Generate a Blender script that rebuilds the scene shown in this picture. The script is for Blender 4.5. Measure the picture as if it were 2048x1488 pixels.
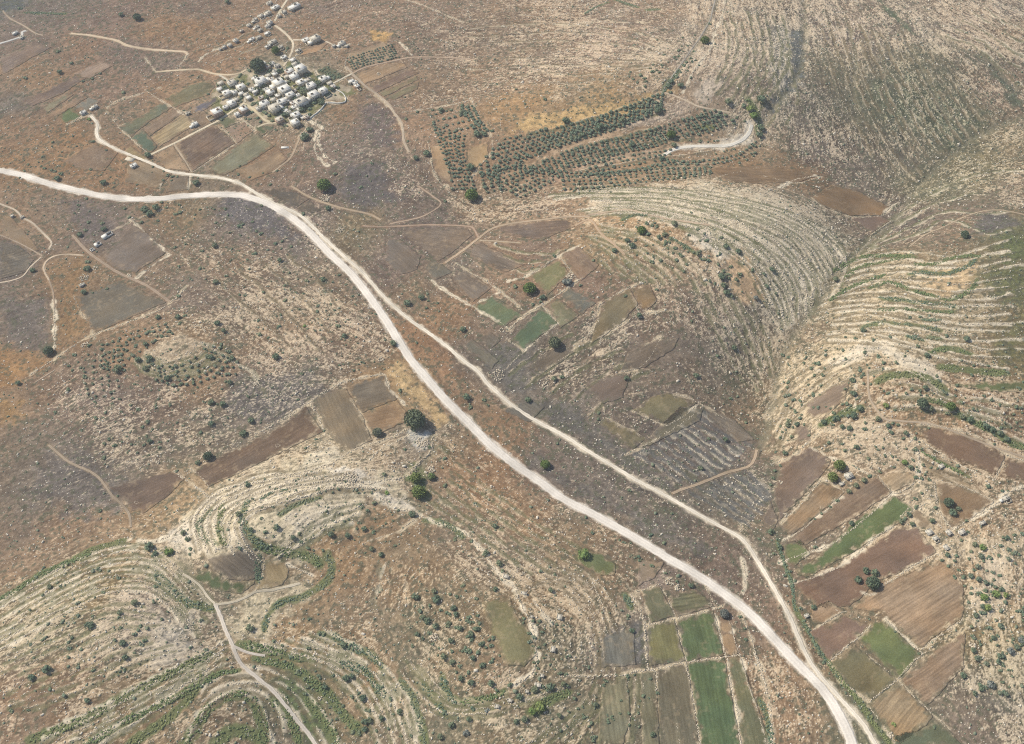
import bpy, math, random
import numpy as np
from mathutils import Vector, Matrix

# ------------------------------------------------------------------ camera, world, sun, exposure
for _o in list(bpy.data.objects):
    bpy.data.objects.remove(_o)
SC = bpy.context.scene
COL = SC.collection
CAM_H = 1000.0
DEP = math.radians(50.0)          # camera looks 50 degrees below the horizon
FPX = 2360.0                      # focal length in pixels of the 2048 px wide photograph
cam_d = bpy.data.cameras.new("camera")
cam = bpy.data.objects.new("camera", cam_d)
COL.objects.link(cam)
cam.location = (0, 0, CAM_H)
cam.rotation_euler = (math.pi / 2 - DEP, 0, 0)
cam_d.sensor_width = 36.0
cam_d.lens = 36.0 * FPX / 2048.0
cam_d.clip_start = 1.0
cam_d.clip_end = 90000.0
SC.camera = cam

SUN_EL = math.radians(47.0)
SUN_DIR = Vector((-0.93, 0.36, 0)).normalized() * math.cos(SUN_EL) + Vector((0, 0, math.sin(SUN_EL)))
world = bpy.data.worlds.new("World")
SC.world = world
world.use_nodes = True
wn = world.node_tree.nodes
wl = world.node_tree.links
wn.clear()
wo = wn.new("ShaderNodeOutputWorld")
wb = wn.new("ShaderNodeBackground")
ws = wn.new("ShaderNodeTexSky")
ws.sky_type = 'NISHITA'
ws.sun_disc = False
ws.sun_elevation = SUN_EL
ws.sun_rotation = math.atan2(SUN_DIR.x, SUN_DIR.y)
ws.altitude = 800
ws.air_density = 1.0
ws.dust_density = 1.5
wb.inputs[1].default_value = 0.12
wl.new(ws.outputs[0], wb.inputs[0])
wl.new(wb.outputs[0], wo.inputs[0])
sun_d = bpy.data.lights.new("sun", 'SUN')
sun_d.energy = 3.9
sun_d.angle = math.radians(0.53)
sun_d.color = (1.0, 0.945, 0.84)
sun = bpy.data.objects.new("sun", sun_d)
COL.objects.link(sun)
sun.rotation_euler = (-SUN_DIR).to_track_quat('-Z', 'Y').to_euler()
SC.view_settings.view_transform = 'Standard'
SC.view_settings.look = 'None'
SC.view_settings.gamma = 1.0
SC.view_settings.use_curve_mapping = False
SC.view_settings.exposure = 0.43
SC.render.engine = 'CYCLES'
SC.cycles.max_bounces = 4
SC.cycles.diffuse_bounces = 2
SC.cycles.glossy_bounces = 1
SC.cycles.volume_bounces = 0
SC.cycles.use_denoising = False
SC.cycles.caustics_reflective = False
SC.cycles.caustics_refractive = False
SC.cycles.filter_width = 1.1

HAZE = 0.000075
KCAL = 1.30      # picture value of a flat surface of albedo 1 (linear), used to turn seen colours into base colours


def s2l(c):
    c = np.asarray(c, float) / 255.0
    return np.where(c <= 0.04045, c / 12.92, ((c + 0.055) / 1.055) ** 2.4)


def alb(c):
    return s2l(c) / KCAL


# ------------------------------------------------------------------ numpy noise
_rs = np.random.RandomState(7)
_TAB = _rs.rand(256, 256)


def vnoise(x, y, sc, seed=0):
    """smooth value noise 0..1 of world coordinates"""
    u = x / sc + seed * 17.31
    v = y / sc + seed * 9.77
    iu = np.floor(u).astype(np.int64)
    iv = np.floor(v).astype(np.int64)
    fu = u - iu
    fv = v - iv
    fu = fu * fu * (3 - 2 * fu)
    fv = fv * fv * (3 - 2 * fv)
    a = _TAB[iu & 255, iv & 255]
    b = _TAB[(iu + 1) & 255, iv & 255]
    c = _TAB[iu & 255, (iv + 1) & 255]
    d = _TAB[(iu + 1) & 255, (iv + 1) & 255]
    return (a * (1 - fu) + b * fu) * (1 - fv) + (c * (1 - fu) + d * fu) * fv


def fbm(x, y, sc, seed=0, n=4):
    s = 0
    t = 0
    a = 1.0
    for k in range(n):
        s = s + a * vnoise(x, y, sc / (2 ** k), seed + k * 3)
        t += a
        a *= 0.55
    return s / t


def sstep(a, b, x):
    t = np.clip((x - a) / (b - a), 0, 1)
    return t * t * (3 - 2 * t)


# ------------------------------------------------------------------ photo pixel <-> place
cd, sd = math.cos(DEP), math.sin(DEP)


def ray(X, Y):
    X = np.asarray(X, float)
    Y = np.asarray(Y, float)
    a = (X - 1024.0) / FPX
    b = -(Y - 744.0) / FPX
    # right (1,0,0), up (0,sd,cd), forward (0,cd,-sd)
    return a, b * sd + cd, b * cd - sd


def flat_xy(X, Y, z=0.0):
    dx, dy, dz = ray(X, Y)
    t = (z - CAM_H) / dz
    return dx * t, dy * t


# hills and hollows: (photo x, photo y, height m, half width along, half width across, turn deg)
RELIEF = [
    (1290, 560, 34, 150, 95, 15), (1480, 470, 26, 120, 80, -30), (1200, 250, 30, 190, 70, 18),
    (1480, 230, 18, 90, 60, 0), (1350, 90, 26, 160, 90, 40), (1760, 130, 26, 200, 150, 30), (2040, 120, 22, 160, 110, 0),
    (1950, 560, 40, 170, 110, 10), (1760, 770, 14, 70, 60, 0), (1980, 830, 20, 120, 70, 0),
    (230, 1330, 30, 110, 75, 10), (470, 1440, 9, 45, 45, 0), (1010, 1270, 24, 95, 80, -20), (600, 1010, 20, 90, 45, 25),
    (470, 1128, 17, 26, 17, 0), (2000, 1250, 14, 90, 110, 0), (560, 700, 14, 140, 90, 0), (330, 700, 8, 45, 35, 0),
    (560, 180, 10, 110, 70, 0), (250, 60, 14, 160, 90, 0), (700, 330, 8, 90, 80, 0), (900, 60, 16, 170, 90, 0),
    (1750, 480, -26, 60, 90, -35), (1600, 680, -26, 45, 130, -40), (1540, 860, -18, 40, 110, -20),
    (1880, 330, -22, 60, 150, -50), (1530, 330, -10, 60, 60, 0), (430, 1260, -12, 35, 80, 25), (640, 1440, -14, 60, 60, 0),
    (1180, 1330, -8, 40, 110, 0), (860, 1400, -6, 60, 60, 0), (1100, 950, -6, 240, 60, -35), (700, 540, -5, 160, 60, -35),
]
_R = []
for (X, Y, h, a, b, r) in RELIEF:
    x, y = flat_xy(X, Y)
    _R.append((float(x), float(y), h * (1.05 if h > 0 else .7), a * 1.0, b * 1.0, math.radians(r)))


def hsm(x, y):
    z = np.zeros_like(np.asarray(x, float))
    for (cx, cy, h, a, b, r) in _R:
        dx = x - cx
        dy = y - cy
        u = (dx * math.cos(r) + dy * math.sin(r)) / a
        v = (-dx * math.sin(r) + dy * math.cos(r)) / b
        z = z + h * np.exp(-0.5 * (u * u + v * v))
    z = z + 7.0 * (fbm(x, y, 260.0, 5, 3) - 0.5)
    far = np.clip((np.hypot(x, y - 900.0) - 1500.0) / 6000.0, 0, 1)
    z = z + far * 260.0 * (fbm(x, y, 2600.0, 9, 4) - 0.35)
    return z


def P(X, Y):
    """photo pixels -> world x, y on the smooth relief"""
    z = 0.0
    for k in range(9):
        x, y = flat_xy(X, Y, z)
        z = hsm(x, y)
    return x, y


def mpp(x, y):
    """metres per photo pixel at a ground point"""
    depth = y * cd + CAM_H * sd
    return depth / FPX


# ------------------------------------------------------------------ the ground grid (fine where the photo looks, stretched to the horizon)
PITCH = 1.08
X0, X1, Y0, Y1 = -960.0, 960.0, 330.0, 1800.0
cx_ = np.arange(X0, X1 + 0.01, PITCH)
cy_ = np.arange(Y0, Y1 + 0.01, PITCH)
geo = np.cumsum(3.0 * 1.22 ** np.arange(38))
geo = geo[geo < 32000]
GX = np.concatenate([X0 - geo[::-1], cx_, X1 + geo])
GY = np.concatenate([Y0 - geo[::-1], cy_, Y1 + geo])
NG = len(geo)
NX, NY = len(GX), len(GY)
XX, YY = np.meshgrid(GX, GY)          # shape (NY, NX)


def gi(x, y):
    """world -> fractional grid index (core only)"""
    return (np.asarray(x) - X0) / PITCH + NG, (np.asarray(y) - Y0) / PITCH + NG


def samp(A, x, y):
    u, v = gi(x, y)
    u = np.clip(u, 0, NX - 1.001)
    v = np.clip(v, 0, NY - 1.001)
    iu = u.astype(int)
    iv = v.astype(int)
    fu = u - iu
    fv = v - iv
    return (A[iv, iu] * (1 - fu) + A[iv, iu + 1] * fu) * (1 - fv) + (A[iv + 1, iu] * (1 - fu) + A[iv + 1, iu + 1] * fu) * fv


# ------------------------------------------------------------------ curves
def smooth_px(pts, step=3.0):
    """Catmull-Rom through photo pixels, resampled about every step px"""
    p = np.array(pts, float)
    if len(p) == 2:
        n = max(2, int(np.hypot(*(p[1] - p[0])) / step))
        t = np.linspace(0, 1, n)[:, None]
        return p[0] * (1 - t) + p[1] * t
    q = np.vstack([2 * p[0] - p[1], p, 2 * p[-1] - p[-2]])
    out = []
    for i in range(1, len(q) - 2):
        n = max(1, int(np.hypot(*(q[i + 1] - q[i])) / step))
        t = (np.arange(n) / n)[:, None]
        a, b, c, d = q[i - 1], q[i], q[i + 1], q[i + 2]
        out.append(0.5 * ((2 * b) + (c - a) * t + (2 * a - 5 * b + 4 * c - d) * t ** 2 + (-a + 3 * b - 3 * c + d) * t ** 3))
    out.append(q[-2][None])
    return np.vstack(out)


def world_line(pts, step=3.0):
    s = smooth_px(pts, step)
    x, y = P(s[:, 0], s[:, 1])
    return np.stack([x, y], 1)


def resample(w, d):
    seg = np.hypot(*np.diff(w, axis=0).T)
    L = np.concatenate([[0], np.cumsum(seg)])
    n = max(2, int(L[-1] / d) + 1)
    t = np.linspace(0, L[-1], n)
    return np.stack([np.interp(t, L, w[:, 0]), np.interp(t, L, w[:, 1])], 1)


def tangents(w):
    t = np.gradient(w, axis=0)
    n = np.hypot(t[:, 0], t[:, 1])[:, None]
    return t / np.maximum(n, 1e-6)


def family(c0, c1, n, m=9, wob=1.5, seed=1, skip=0.0):
    """n curves between two digitised ones"""
    r = np.random.RandomState(seed)

    def even(c):
        s = smooth_px(c, 4)
        L = np.concatenate([[0], np.cumsum(np.hypot(*np.diff(s, axis=0).T))])
        t = np.linspace(0, L[-1], m)
        return np.stack([np.interp(t, L, s[:, 0]), np.interp(t, L, s[:, 1])], 1)
    a, b = even(c0), even(c1)
    out = []
    for i in range(n):
        f = (i / max(1, n - 1))
        c = a * (1 - f) + b * f
        c = c + r.uniform(-wob, wob, c.shape)
        if skip > 0:
            i0 = 1 if r.rand() < skip else 0
            i1 = m - (1 if r.rand() < skip else 0)
            c = c[i0:i1]
        out.append([tuple(q) for q in c])
    return out

# ================================================================== what the photograph shows, in its own pixels
# ground cover seen: x, y, r, g, b, share of bare pale rock, share of dark scrub
GC = """0 0 95 95 98 5 30|120 20 112 100 95 10 30|250 20 135 112 98 15 20|400 15 135 113 98 15 20|60 60 122 106 96 5 20|200 50 130 107 95 5 20|150 110 140 112 92 5 20
320 60 158 122 92 8 10|420 70 158 122 92 12 10|60 165 150 118 90 3 15|20 210 112 105 98 5 20|230 170 145 118 100 12 20|260 110 125 108 100 10 20|330 130 132 115 102 15 15
450 120 165 126 96 10 10|340 165 168 130 98 5 10|30 260 148 116 90 5 20|110 290 155 116 82 3 15|60 320 152 115 82 3 15|220 340 152 115 84 3 12|230 240 140 118 95 10 15
520 20 160 132 108 15 10|640 20 145 125 110 25 10|700 60 165 132 105 20 10|620 50 158 125 98 10 20|760 40 150 125 105 25 15|860 50 150 128 108 30 15|980 60 165 140 115 35 15
1100 60 165 140 115 45 15|1200 90 160 135 115 50 15|1300 60 165 140 118 35 12|1000 150 168 138 110 35 12|900 170 155 130 105 30 10|1100 130 160 140 118 50 10|1050 210 185 146 102 12 15
1200 205 195 157 108 12 15|1150 180 175 148 115 35 10|1300 170 190 165 135 40 20|1340 110 185 165 140 55 15|1380 60 180 160 135 50 10|1400 190 198 175 148 30 10|1430 130 175 155 135 50 10
1480 80 165 150 130 50 20|1500 180 150 135 118 45 25|1560 60 150 138 120 45 30|1600 200 128 121 108 35 35|1700 60 145 130 115 40 30|1700 150 122 119 100 30 40|1760 200 105 110 88 25 50
1850 150 118 118 96 30 40|1900 250 110 113 90 25 50|1800 300 122 117 100 40 40|1700 330 125 115 102 40 35|1620 290 128 115 102 40 30|1830 60 150 138 120 45 25|1950 60 165 144 122 50 20
2040 80 168 147 122 50 20|2000 160 162 140 118 40 25|2040 20 150 135 118 40 20|1980 130 130 120 100 35 30|560 180 180 165 140 35 20|500 180 175 160 135 30 20|620 180 168 152 122 30 20
540 140 150 140 115 20 20|600 240 165 145 120 30 20|690 220 155 122 93 10 10|740 230 140 118 100 20 10|660 300 132 116 105 25 15|720 300 130 118 108 35 15|780 300 140 122 106 35 15
840 260 168 132 104 20 10|720 370 118 108 104 20 20|800 380 132 117 106 35 15|850 330 135 118 102 30 20|600 340 135 114 98 15 15|520 330 152 118 90 8 10|450 350 132 116 95 10 15
920 300 175 136 104 8 10|1050 320 172 138 108 10 10|1200 290 172 140 110 12 10|1400 260 178 146 115 18 10|1480 240 208 188 158 50 15|1480 290 200 168 130 25 10|1250 360 178 146 110 15 10
1200 330 178 143 110 12 10|1350 215 185 158 130 35 15|1500 330 142 112 82 10 10|1600 335 138 110 82 10 15|1250 390 178 150 120 50 15|1000 410 165 142 115 40 20|1080 410 172 145 118 40 15
1400 400 188 167 135 60 20|1550 420 182 165 138 60 25|1650 480 168 156 132 55 35|1600 560 162 152 130 60 35|1560 640 140 132 115 50 35|1500 460 195 173 142 60 20|1400 450 210 177 138 35 15
1300 430 190 157 118 30 15|1300 480 185 152 116 40 15|1200 500 172 146 110 35 20|1350 540 172 146 118 45 20|1750 480 135 120 104 30 20|1800 430 130 118 105 30 30|1850 370 132 128 98 35 35
1950 330 138 132 100 40 35|2040 300 152 140 110 40 30|1900 460 142 122 100 25 25|1970 450 120 110 100 15 25|2040 380 145 130 108 40 25|2030 480 118 122 80 10 40|1750 520 168 150 112 40 30
1850 560 180 152 115 35 25|1950 560 150 132 98 25 35|2030 560 118 116 78 10 45|1700 600 150 135 98 30 40|1650 650 158 136 105 45 30|1800 640 178 152 115 40 25|1900 650 172 143 110 35 30
2000 620 142 124 90 30 40|2040 680 125 118 78 20 45|1950 700 165 142 106 40 30|1700 690 182 162 130 45 30|1750 690 210 188 158 50 25|1650 720 188 166 135 50 30|1600 700 165 148 120 50 30
1850 740 182 155 122 40 30|620 450 132 118 108 30 10|720 470 138 124 96 25 10|780 520 118 104 98 15 10|850 470 115 103 98 15 15|900 560 122 110 98 20 20|1000 520 152 122 96 15 10
1050 500 145 117 98 12 10|830 580 135 117 96 25 15|880 640 155 118 88 10 20|950 690 122 110 98 20 20|1000 740 114 108 98 20 20|1100 740 128 118 105 40 20|1200 700 135 122 105 40 25
1300 660 138 123 108 40 20|1400 620 133 119 105 35 20|1450 700 128 118 104 40 25|1500 750 133 124 104 40 30|1320 700 122 110 98 10 10|1250 560 145 122 100 20 15|1180 560 142 115 98 20 15
300 420 142 115 88 10 20|380 420 148 128 98 20 25|450 430 122 113 112 20 20|100 430 130 114 98 5 10|50 440 152 122 96 10 15|20 520 112 102 98 10 10|60 640 120 108 98 10 10
20 720 162 120 82 3 10|140 550 148 115 82 5 15|140 660 142 112 82 5 10|220 440 122 108 100 5 10|200 480 112 102 102 5 10|400 520 140 122 102 30 15|500 560 140 122 102 35 15
600 620 147 128 104 40 15|450 650 145 128 106 45 15|550 700 150 131 110 50 12|700 680 147 128 108 50 15|400 600 136 117 100 30 10|350 690 175 148 115 40 20|250 700 160 126 96 15 15
400 740 158 131 104 30 20|150 740 145 122 102 30 20|600 760 134 124 110 35 20|500 800 132 122 110 30 20|300 800 135 117 102 35 15|200 800 138 121 108 35 15|250 900 132 122 108 40 20
400 870 134 124 108 35 20|30 820 140 113 88 5 10|60 900 120 108 95 8 10|100 980 124 115 104 15 10|200 960 126 118 106 20 10|50 1050 128 111 95 10 10|150 1040 152 126 102 20 10
60 1110 165 138 112 30 10|200 1080 185 155 122 30 12|300 1050 188 160 122 25 12|370 1000 192 164 125 25 12|600 920 195 174 136 50 15|520 960 192 173 142 50 20|640 900 212 194 158 50 15
350 1080 212 194 164 55 20|450 1040 205 184 147 40 15|500 1010 210 189 153 45 15|600 1000 194 168 130 40 20|700 1000 200 174 142 50 20|780 940 200 178 147 55 20|850 880 175 163 142 40 20
740 1040 180 144 108 15 15|800 1100 155 130 98 20 15|650 1080 184 150 112 30 20|880 1060 150 130 105 30 20|950 950 175 137 105 30 10|1050 1040 180 144 110 30 10|900 900 160 140 110 40 20
800 770 192 154 110 20 10|1150 1060 168 143 112 35 20|900 780 148 115 88 15 20|1000 860 154 118 88 12 15|1100 920 120 108 100 15 15|1200 990 124 115 106 20 20|1300 1040 120 113 102 20 30
1400 1110 132 118 104 20 20|1450 1140 128 110 98 20 15|1530 1230 152 126 105 20 20|1050 800 122 115 106 15 30|1150 860 122 115 106 20 30|1250 940 116 109 102 30 30|1350 900 114 106 102 20 30
1450 880 118 107 100 15 20|1450 1000 110 108 98 25 35|1500 830 142 120 94 20 20|1560 820 165 144 112 45 30|1600 780 168 147 115 40 35|1650 800 145 117 95 20 20|1700 850 178 154 120 45 30
1750 900 190 163 130 50 20|1780 780 184 152 118 40 25|1850 820 165 137 106 30 25|1950 830 184 153 122 50 20|1900 900 178 149 115 40 25|1980 1030 180 152 120 40 25|1850 1000 205 182 148 50 20
1950 1100 196 170 135 55 30|2000 1180 196 170 135 55 35|1970 1250 168 152 114 50 40|2000 1350 160 150 120 50 40|1950 1400 138 129 112 40 35|2000 1440 145 135 118 45 30|1900 1440 133 118 104 20 20
1600 1400 182 149 118 40 20|1560 1340 164 138 110 35 20|1540 1080 138 124 104 30 40|1590 1250 140 125 100 25 35|1700 1400 128 122 94 20 50|1800 1470 104 116 86 20 40|100 1180 152 139 106 45 30
200 1160 152 132 92 40 30|300 1200 164 143 114 50 25|100 1280 138 130 106 50 35|250 1300 152 140 120 55 35|350 1280 166 150 126 60 30|150 1380 170 145 118 40 20|50 1440 166 138 112 30 20
250 1420 175 148 112 35 30|420 1230 138 130 112 40 35|400 1400 182 154 118 40 30|480 1450 175 154 125 50 25|500 1250 198 175 138 50 25|560 1290 186 154 115 35 30|620 1250 180 153 118 35 20
700 1200 158 133 104 30 15|800 1150 158 131 100 30 15|700 1130 178 141 104 25 15|850 1250 143 131 104 35 35|950 1250 150 132 102 35 35|1000 1100 152 132 108 35 25|1100 1150 192 166 132 50 20
1150 1230 192 164 128 45 25|1200 1300 148 134 118 35 35|1100 1300 148 139 112 40 45|1000 1360 168 142 112 35 35|700 1380 188 152 115 35 30|800 1450 155 140 115 40 40|900 1460 150 140 112 35 40
1000 1440 150 135 106 30 35|1100 1420 138 129 104 30 40|1200 1400 145 131 104 35 40|1250 1460 133 127 102 30 40|600 1400 112 122 84 10 50|560 1480 150 135 110 30 40|1250 1180 150 130 105 30 25
1270 1290 124 118 110 25 30|1280 1380 133 121 100 30 30"""
GC = [tuple(float(v) for v in s.split()) for s in GC.replace("\n", "|").split("|")]

# patches with an outline of their own: bare limestone, ochre grass, burnt dark grass ... (polygon, rgb, rock, scrub, soft edge m)
PATCH = [
    ([(275, 722), (300, 695), (360, 668), (402, 686), (380, 712), (320, 735)], (186, 164, 134), .35, .08, 3),
    ([(372, 1095), (375, 1030), (430, 985), (520, 945), (640, 915), (700, 950), (790, 958), (830, 1020), (740, 1005), (700, 1050), (640, 1062), (600, 1115), (520, 1085), (480, 1112)], (216, 200, 164), .42, .14, 12),
    ([(470, 1280), (470, 1215), (530, 1175), (620, 1165), (600, 1200), (545, 1250), (540, 1290)], (204, 188, 154), .42, .18, 10),
    ([(1180, 380), (1400, 372), (1560, 400), (1690, 480), (1700, 540), (1640, 620), (1560, 660), (1540, 560), (1440, 480), (1350, 440), (1200, 420)], (184, 172, 145), .55, .3, 14),
    ([(1660, 560), (1740, 520), (1860, 520), (1950, 520), (2000, 600), (1960, 700), (1800, 740), (1640, 700)], (182, 162, 126), .38, .25, 14),
    ([(1560, 690), (1740, 690), (1720, 760), (1640, 860), (1540, 900)], (176, 156, 122), .5, .35, 14),
    ([(1640, 850), (1760, 840), (1850, 880), (1840, 950), (1760, 940), (1680, 930)], (196, 172, 140), .6, .25, 8),
    ([(1830, 960), (1870, 970), (1880, 1060), (1960, 1080), (2048, 1050), (2048, 1110), (1880, 1120), (1840, 1070)], (202, 180, 146), .55, .25, 8),
    ([(1455, 505), (1492, 500), (1515, 560), (1530, 600), (1480, 605), (1455, 550)], (205, 168, 130), .10, .10, 4),
    ([(1370, 445), (1420, 470), (1470, 505), (1440, 510), (1380, 480)], (225, 212, 190), .75, .05, 6),
    ([(1340, 430), (1400, 455), (1470, 490), (1410, 480), (1350, 450)], (222, 208, 188), .7, .05, 6),
    ([(1385, 190), (1430, 150), (1450, 165), (1420, 200), (1395, 205)], (205, 185, 160), .2, .05, 5),
    ([(1345, 290), (1420, 288), (1480, 270), (1500, 245), (1500, 285), (1440, 298), (1370, 300)], (222, 208, 184), .6, .04, 5),
    ([(1320, 225), (1370, 200), (1390, 215), (1330, 245), (1240, 262), (1250, 248)], (180, 158, 135), .4, .05, 6),
    ([(1140, 335), (1250, 305), (1345, 292), (1350, 300), (1260, 318), (1150, 345)], (190, 160, 130), .15, .05, 4),
    ([(1025, 345), (1130, 290), (1230, 262), (1240, 270), (1130, 305), (1040, 340)], (190, 158, 125), .15, .05, 5),
    ([(1100, 345), (1180, 330), (1110, 370), (1085, 372)], (180, 145, 118), .2, .05, 5),
    ([(1290, 225), (1300, 195), (1345, 180), (1240, 205), (1060, 230), (1020, 262), (1100, 255)], (198, 160, 108), .08, .08, 6),
    ([(740, 60), (790, 65), (770, 85), (745, 80)], (195, 150, 95), .05, .05, 3),
    ([(640, 900), (665, 895), (680, 915), (640, 935), (600, 940), (605, 925)], (215, 200, 170), .6, .05, 4),
    ([(655, 935), (720, 940), (745, 955), (700, 965), (670, 950)], (222, 212, 195), .75, .08, 4),
    ([(745, 975), (810, 1000), (825, 1018), (780, 1015), (750, 995)], (222, 208, 185), .6, .1, 4),
    ([(360, 1050), (410, 1040), (420, 1100), (370, 1110), (320, 1080)], (222, 207, 182), .6, .1, 6),
    ([(560, 1030), (640, 1005), (690, 1010), (640, 1050), (590, 1070)], (215, 200, 172), .6, .08, 6),
    ([(480, 990), (545, 960), (560, 975), (505, 1020), (500, 1060), (480, 1040)], (222, 204, 170), .4, .06, 5),
    ([(445, 1085), (470, 1060), (480, 1100), (520, 1130), (470, 1110)], (215, 196, 162), .4, .06, 5),
    ([(820, 860), (862, 870), (850, 900), (815, 885)], (200, 195, 182), .7, .1, 4),
    ([(780, 745), (800, 730), (835, 770), (900, 840), (880, 850), (800, 780)], (205, 170, 122), .15, .05, 6),
    ([(460, 90), (0, 0), (0, 0)], (0, 0, 0), 0, 0, 0),
    ([(1720, 690), (1770, 680), (1800, 705), (1850, 720), (1900, 775), (1860, 760), (1760, 705), (1690, 730), (1640, 740)], (220, 205, 178), .7, .06, 5),
    ([(1850, 545), (1950, 530), (1950, 555), (1900, 590), (1850, 580)], (205, 172, 130), .12, .05, 5),
    ([(1840, 740), (1880, 760), (1895, 790), (1880, 790)], (215, 200, 175), .6, .05, 5),
    ([(1960, 560), (2048, 520), (2048, 600), (1990, 610)], (118, 120, 76), .08, .5, 12),
    ([(2000, 470), (2048, 455), (2048, 520), (2010, 520)], (112, 120, 76), .08, .5, 12),
    ([(1985, 690), (2048, 640), (2048, 730), (2000, 730)], (125, 122, 78), .1, .5, 12),
    ([(1970, 1120), (2010, 1120), (2000, 1230), (1950, 1240), (1955, 1170)], (218, 198, 168), .55, .25, 8),
    ([(300, 1230), (380, 1240), (370, 1320), (300, 1330)], (190, 178, 158), .7, .2, 10),
    ([(200, 1240), (260, 1170), (320, 1180), (330, 1240), (270, 1280)], (165, 148, 128), .6, .3, 10),
    ([(135, 400), (180, 410), (230, 460), (160, 480)], (118, 106, 104), .05, .1, 10),
    ([(690, 330), (760, 330), (790, 400), (720, 420), (680, 380)], (112, 104, 106), .12, .2, 12),
    ([(740, 200), (800, 240), (790, 290), (740, 290), (720, 240)], (122, 108, 102), .2, .1, 10),
    ([(1960, 430), (2010, 425), (2040, 450), (1990, 468), (1950, 465)], (118, 110, 102), .12, .2, 6),
    ([(1750, 180), (1830, 160), (1960, 230), (1900, 290), (1800, 250)], (120, 122, 94), .38, .45, 26),
    ([(1540, 60), (1610, 60), (1600, 170), (1550, 230)], (138, 134, 122), .4, .3, 10),
    ([(1955, 110), (2040, 190), (2048, 220), (2030, 215), (1990, 150)], (110, 115, 92), .15, .5, 6),
    ([(1760, 0), (1800, 40), (1830, 70), (1810, 60), (1770, 20)], (105, 118, 88), .1, .5, 5),
    ([(1585, 60), (1608, 60), (1606, 150), (1560, 205), (1540, 220), (1590, 150)], (122, 122, 118), .2, .3, 5),
    ([(445, 385), (520, 400), (560, 430), (600, 480), (520, 470), (450, 430)], (120, 113, 116), .25, .15, 10),
    ([(470, 760), (620, 750), (640, 790), (520, 840), (430, 830)], (128, 118, 108), .35, .15, 16),
    ([(100, 900), (200, 920), (260, 1010), (150, 1030), (60, 980)], (126, 116, 106), .25, .08, 16),
    ([(0, 590), (90, 600), (105, 690), (60, 740), (0, 700)], (116, 106, 98), .06, .06, 12),
    ([(0, 690), (50, 700), (100, 720), (40, 760), (0, 770)], (165, 122, 82), .03, .06, 8),
    ([(0, 800), (40, 805), (50, 830), (0, 850)], (165, 125, 82), .03, .06, 8),
    ([(0, 478), (50, 500), (60, 530), (0, 560)], (108, 100, 98), .05, .06, 6),
    ([(790, 640), (800, 700), (860, 720), (900, 760), (930, 780), (880, 690), (830, 655)], (158, 118, 88), .08, .1, 6),
    ([(120, 575), (155, 520), (172, 505), (150, 590), (165, 660), (110, 700), (112, 620)], (150, 115, 80), .04, .12, 8),
    ([(0, 0), (60, 0), (40, 20), (0, 25)], (92, 95, 102), .03, .3, 6),
    ([(1020, 890), (1060, 910), (1250, 1010), (1420, 1100), (1400, 1110), (1200, 1010), (1080, 950)], (120, 112, 102), .15, .25, 10),
    ([(1040, 805), (1100, 790), (1180, 850), (1255, 905), (1330, 975), (1200, 900)], (120, 114, 104), .2, .3, 8),
    ([(960, 700), (1010, 690), (1060, 700), (1060, 770), (1010, 790)], (114, 108, 100), .12, .2, 8),
    ([(1270, 1150), (1360, 1130), (1340, 1170), (1280, 1178)], (160, 140, 122), .3, .1, 6),
    ([(1200, 1270), (1270, 1255), (1275, 1320), (1195, 1330)], (120, 116, 112), .25, .3, 8),
    ([(560, 1350), (610, 1370), (640, 1410), (665, 1488), (620, 1488), (590, 1430), (550, 1380)], (112, 124, 80), .08, .4, 5),
]
PATCH = [p for p in PATCH if p[4] > 0]

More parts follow.
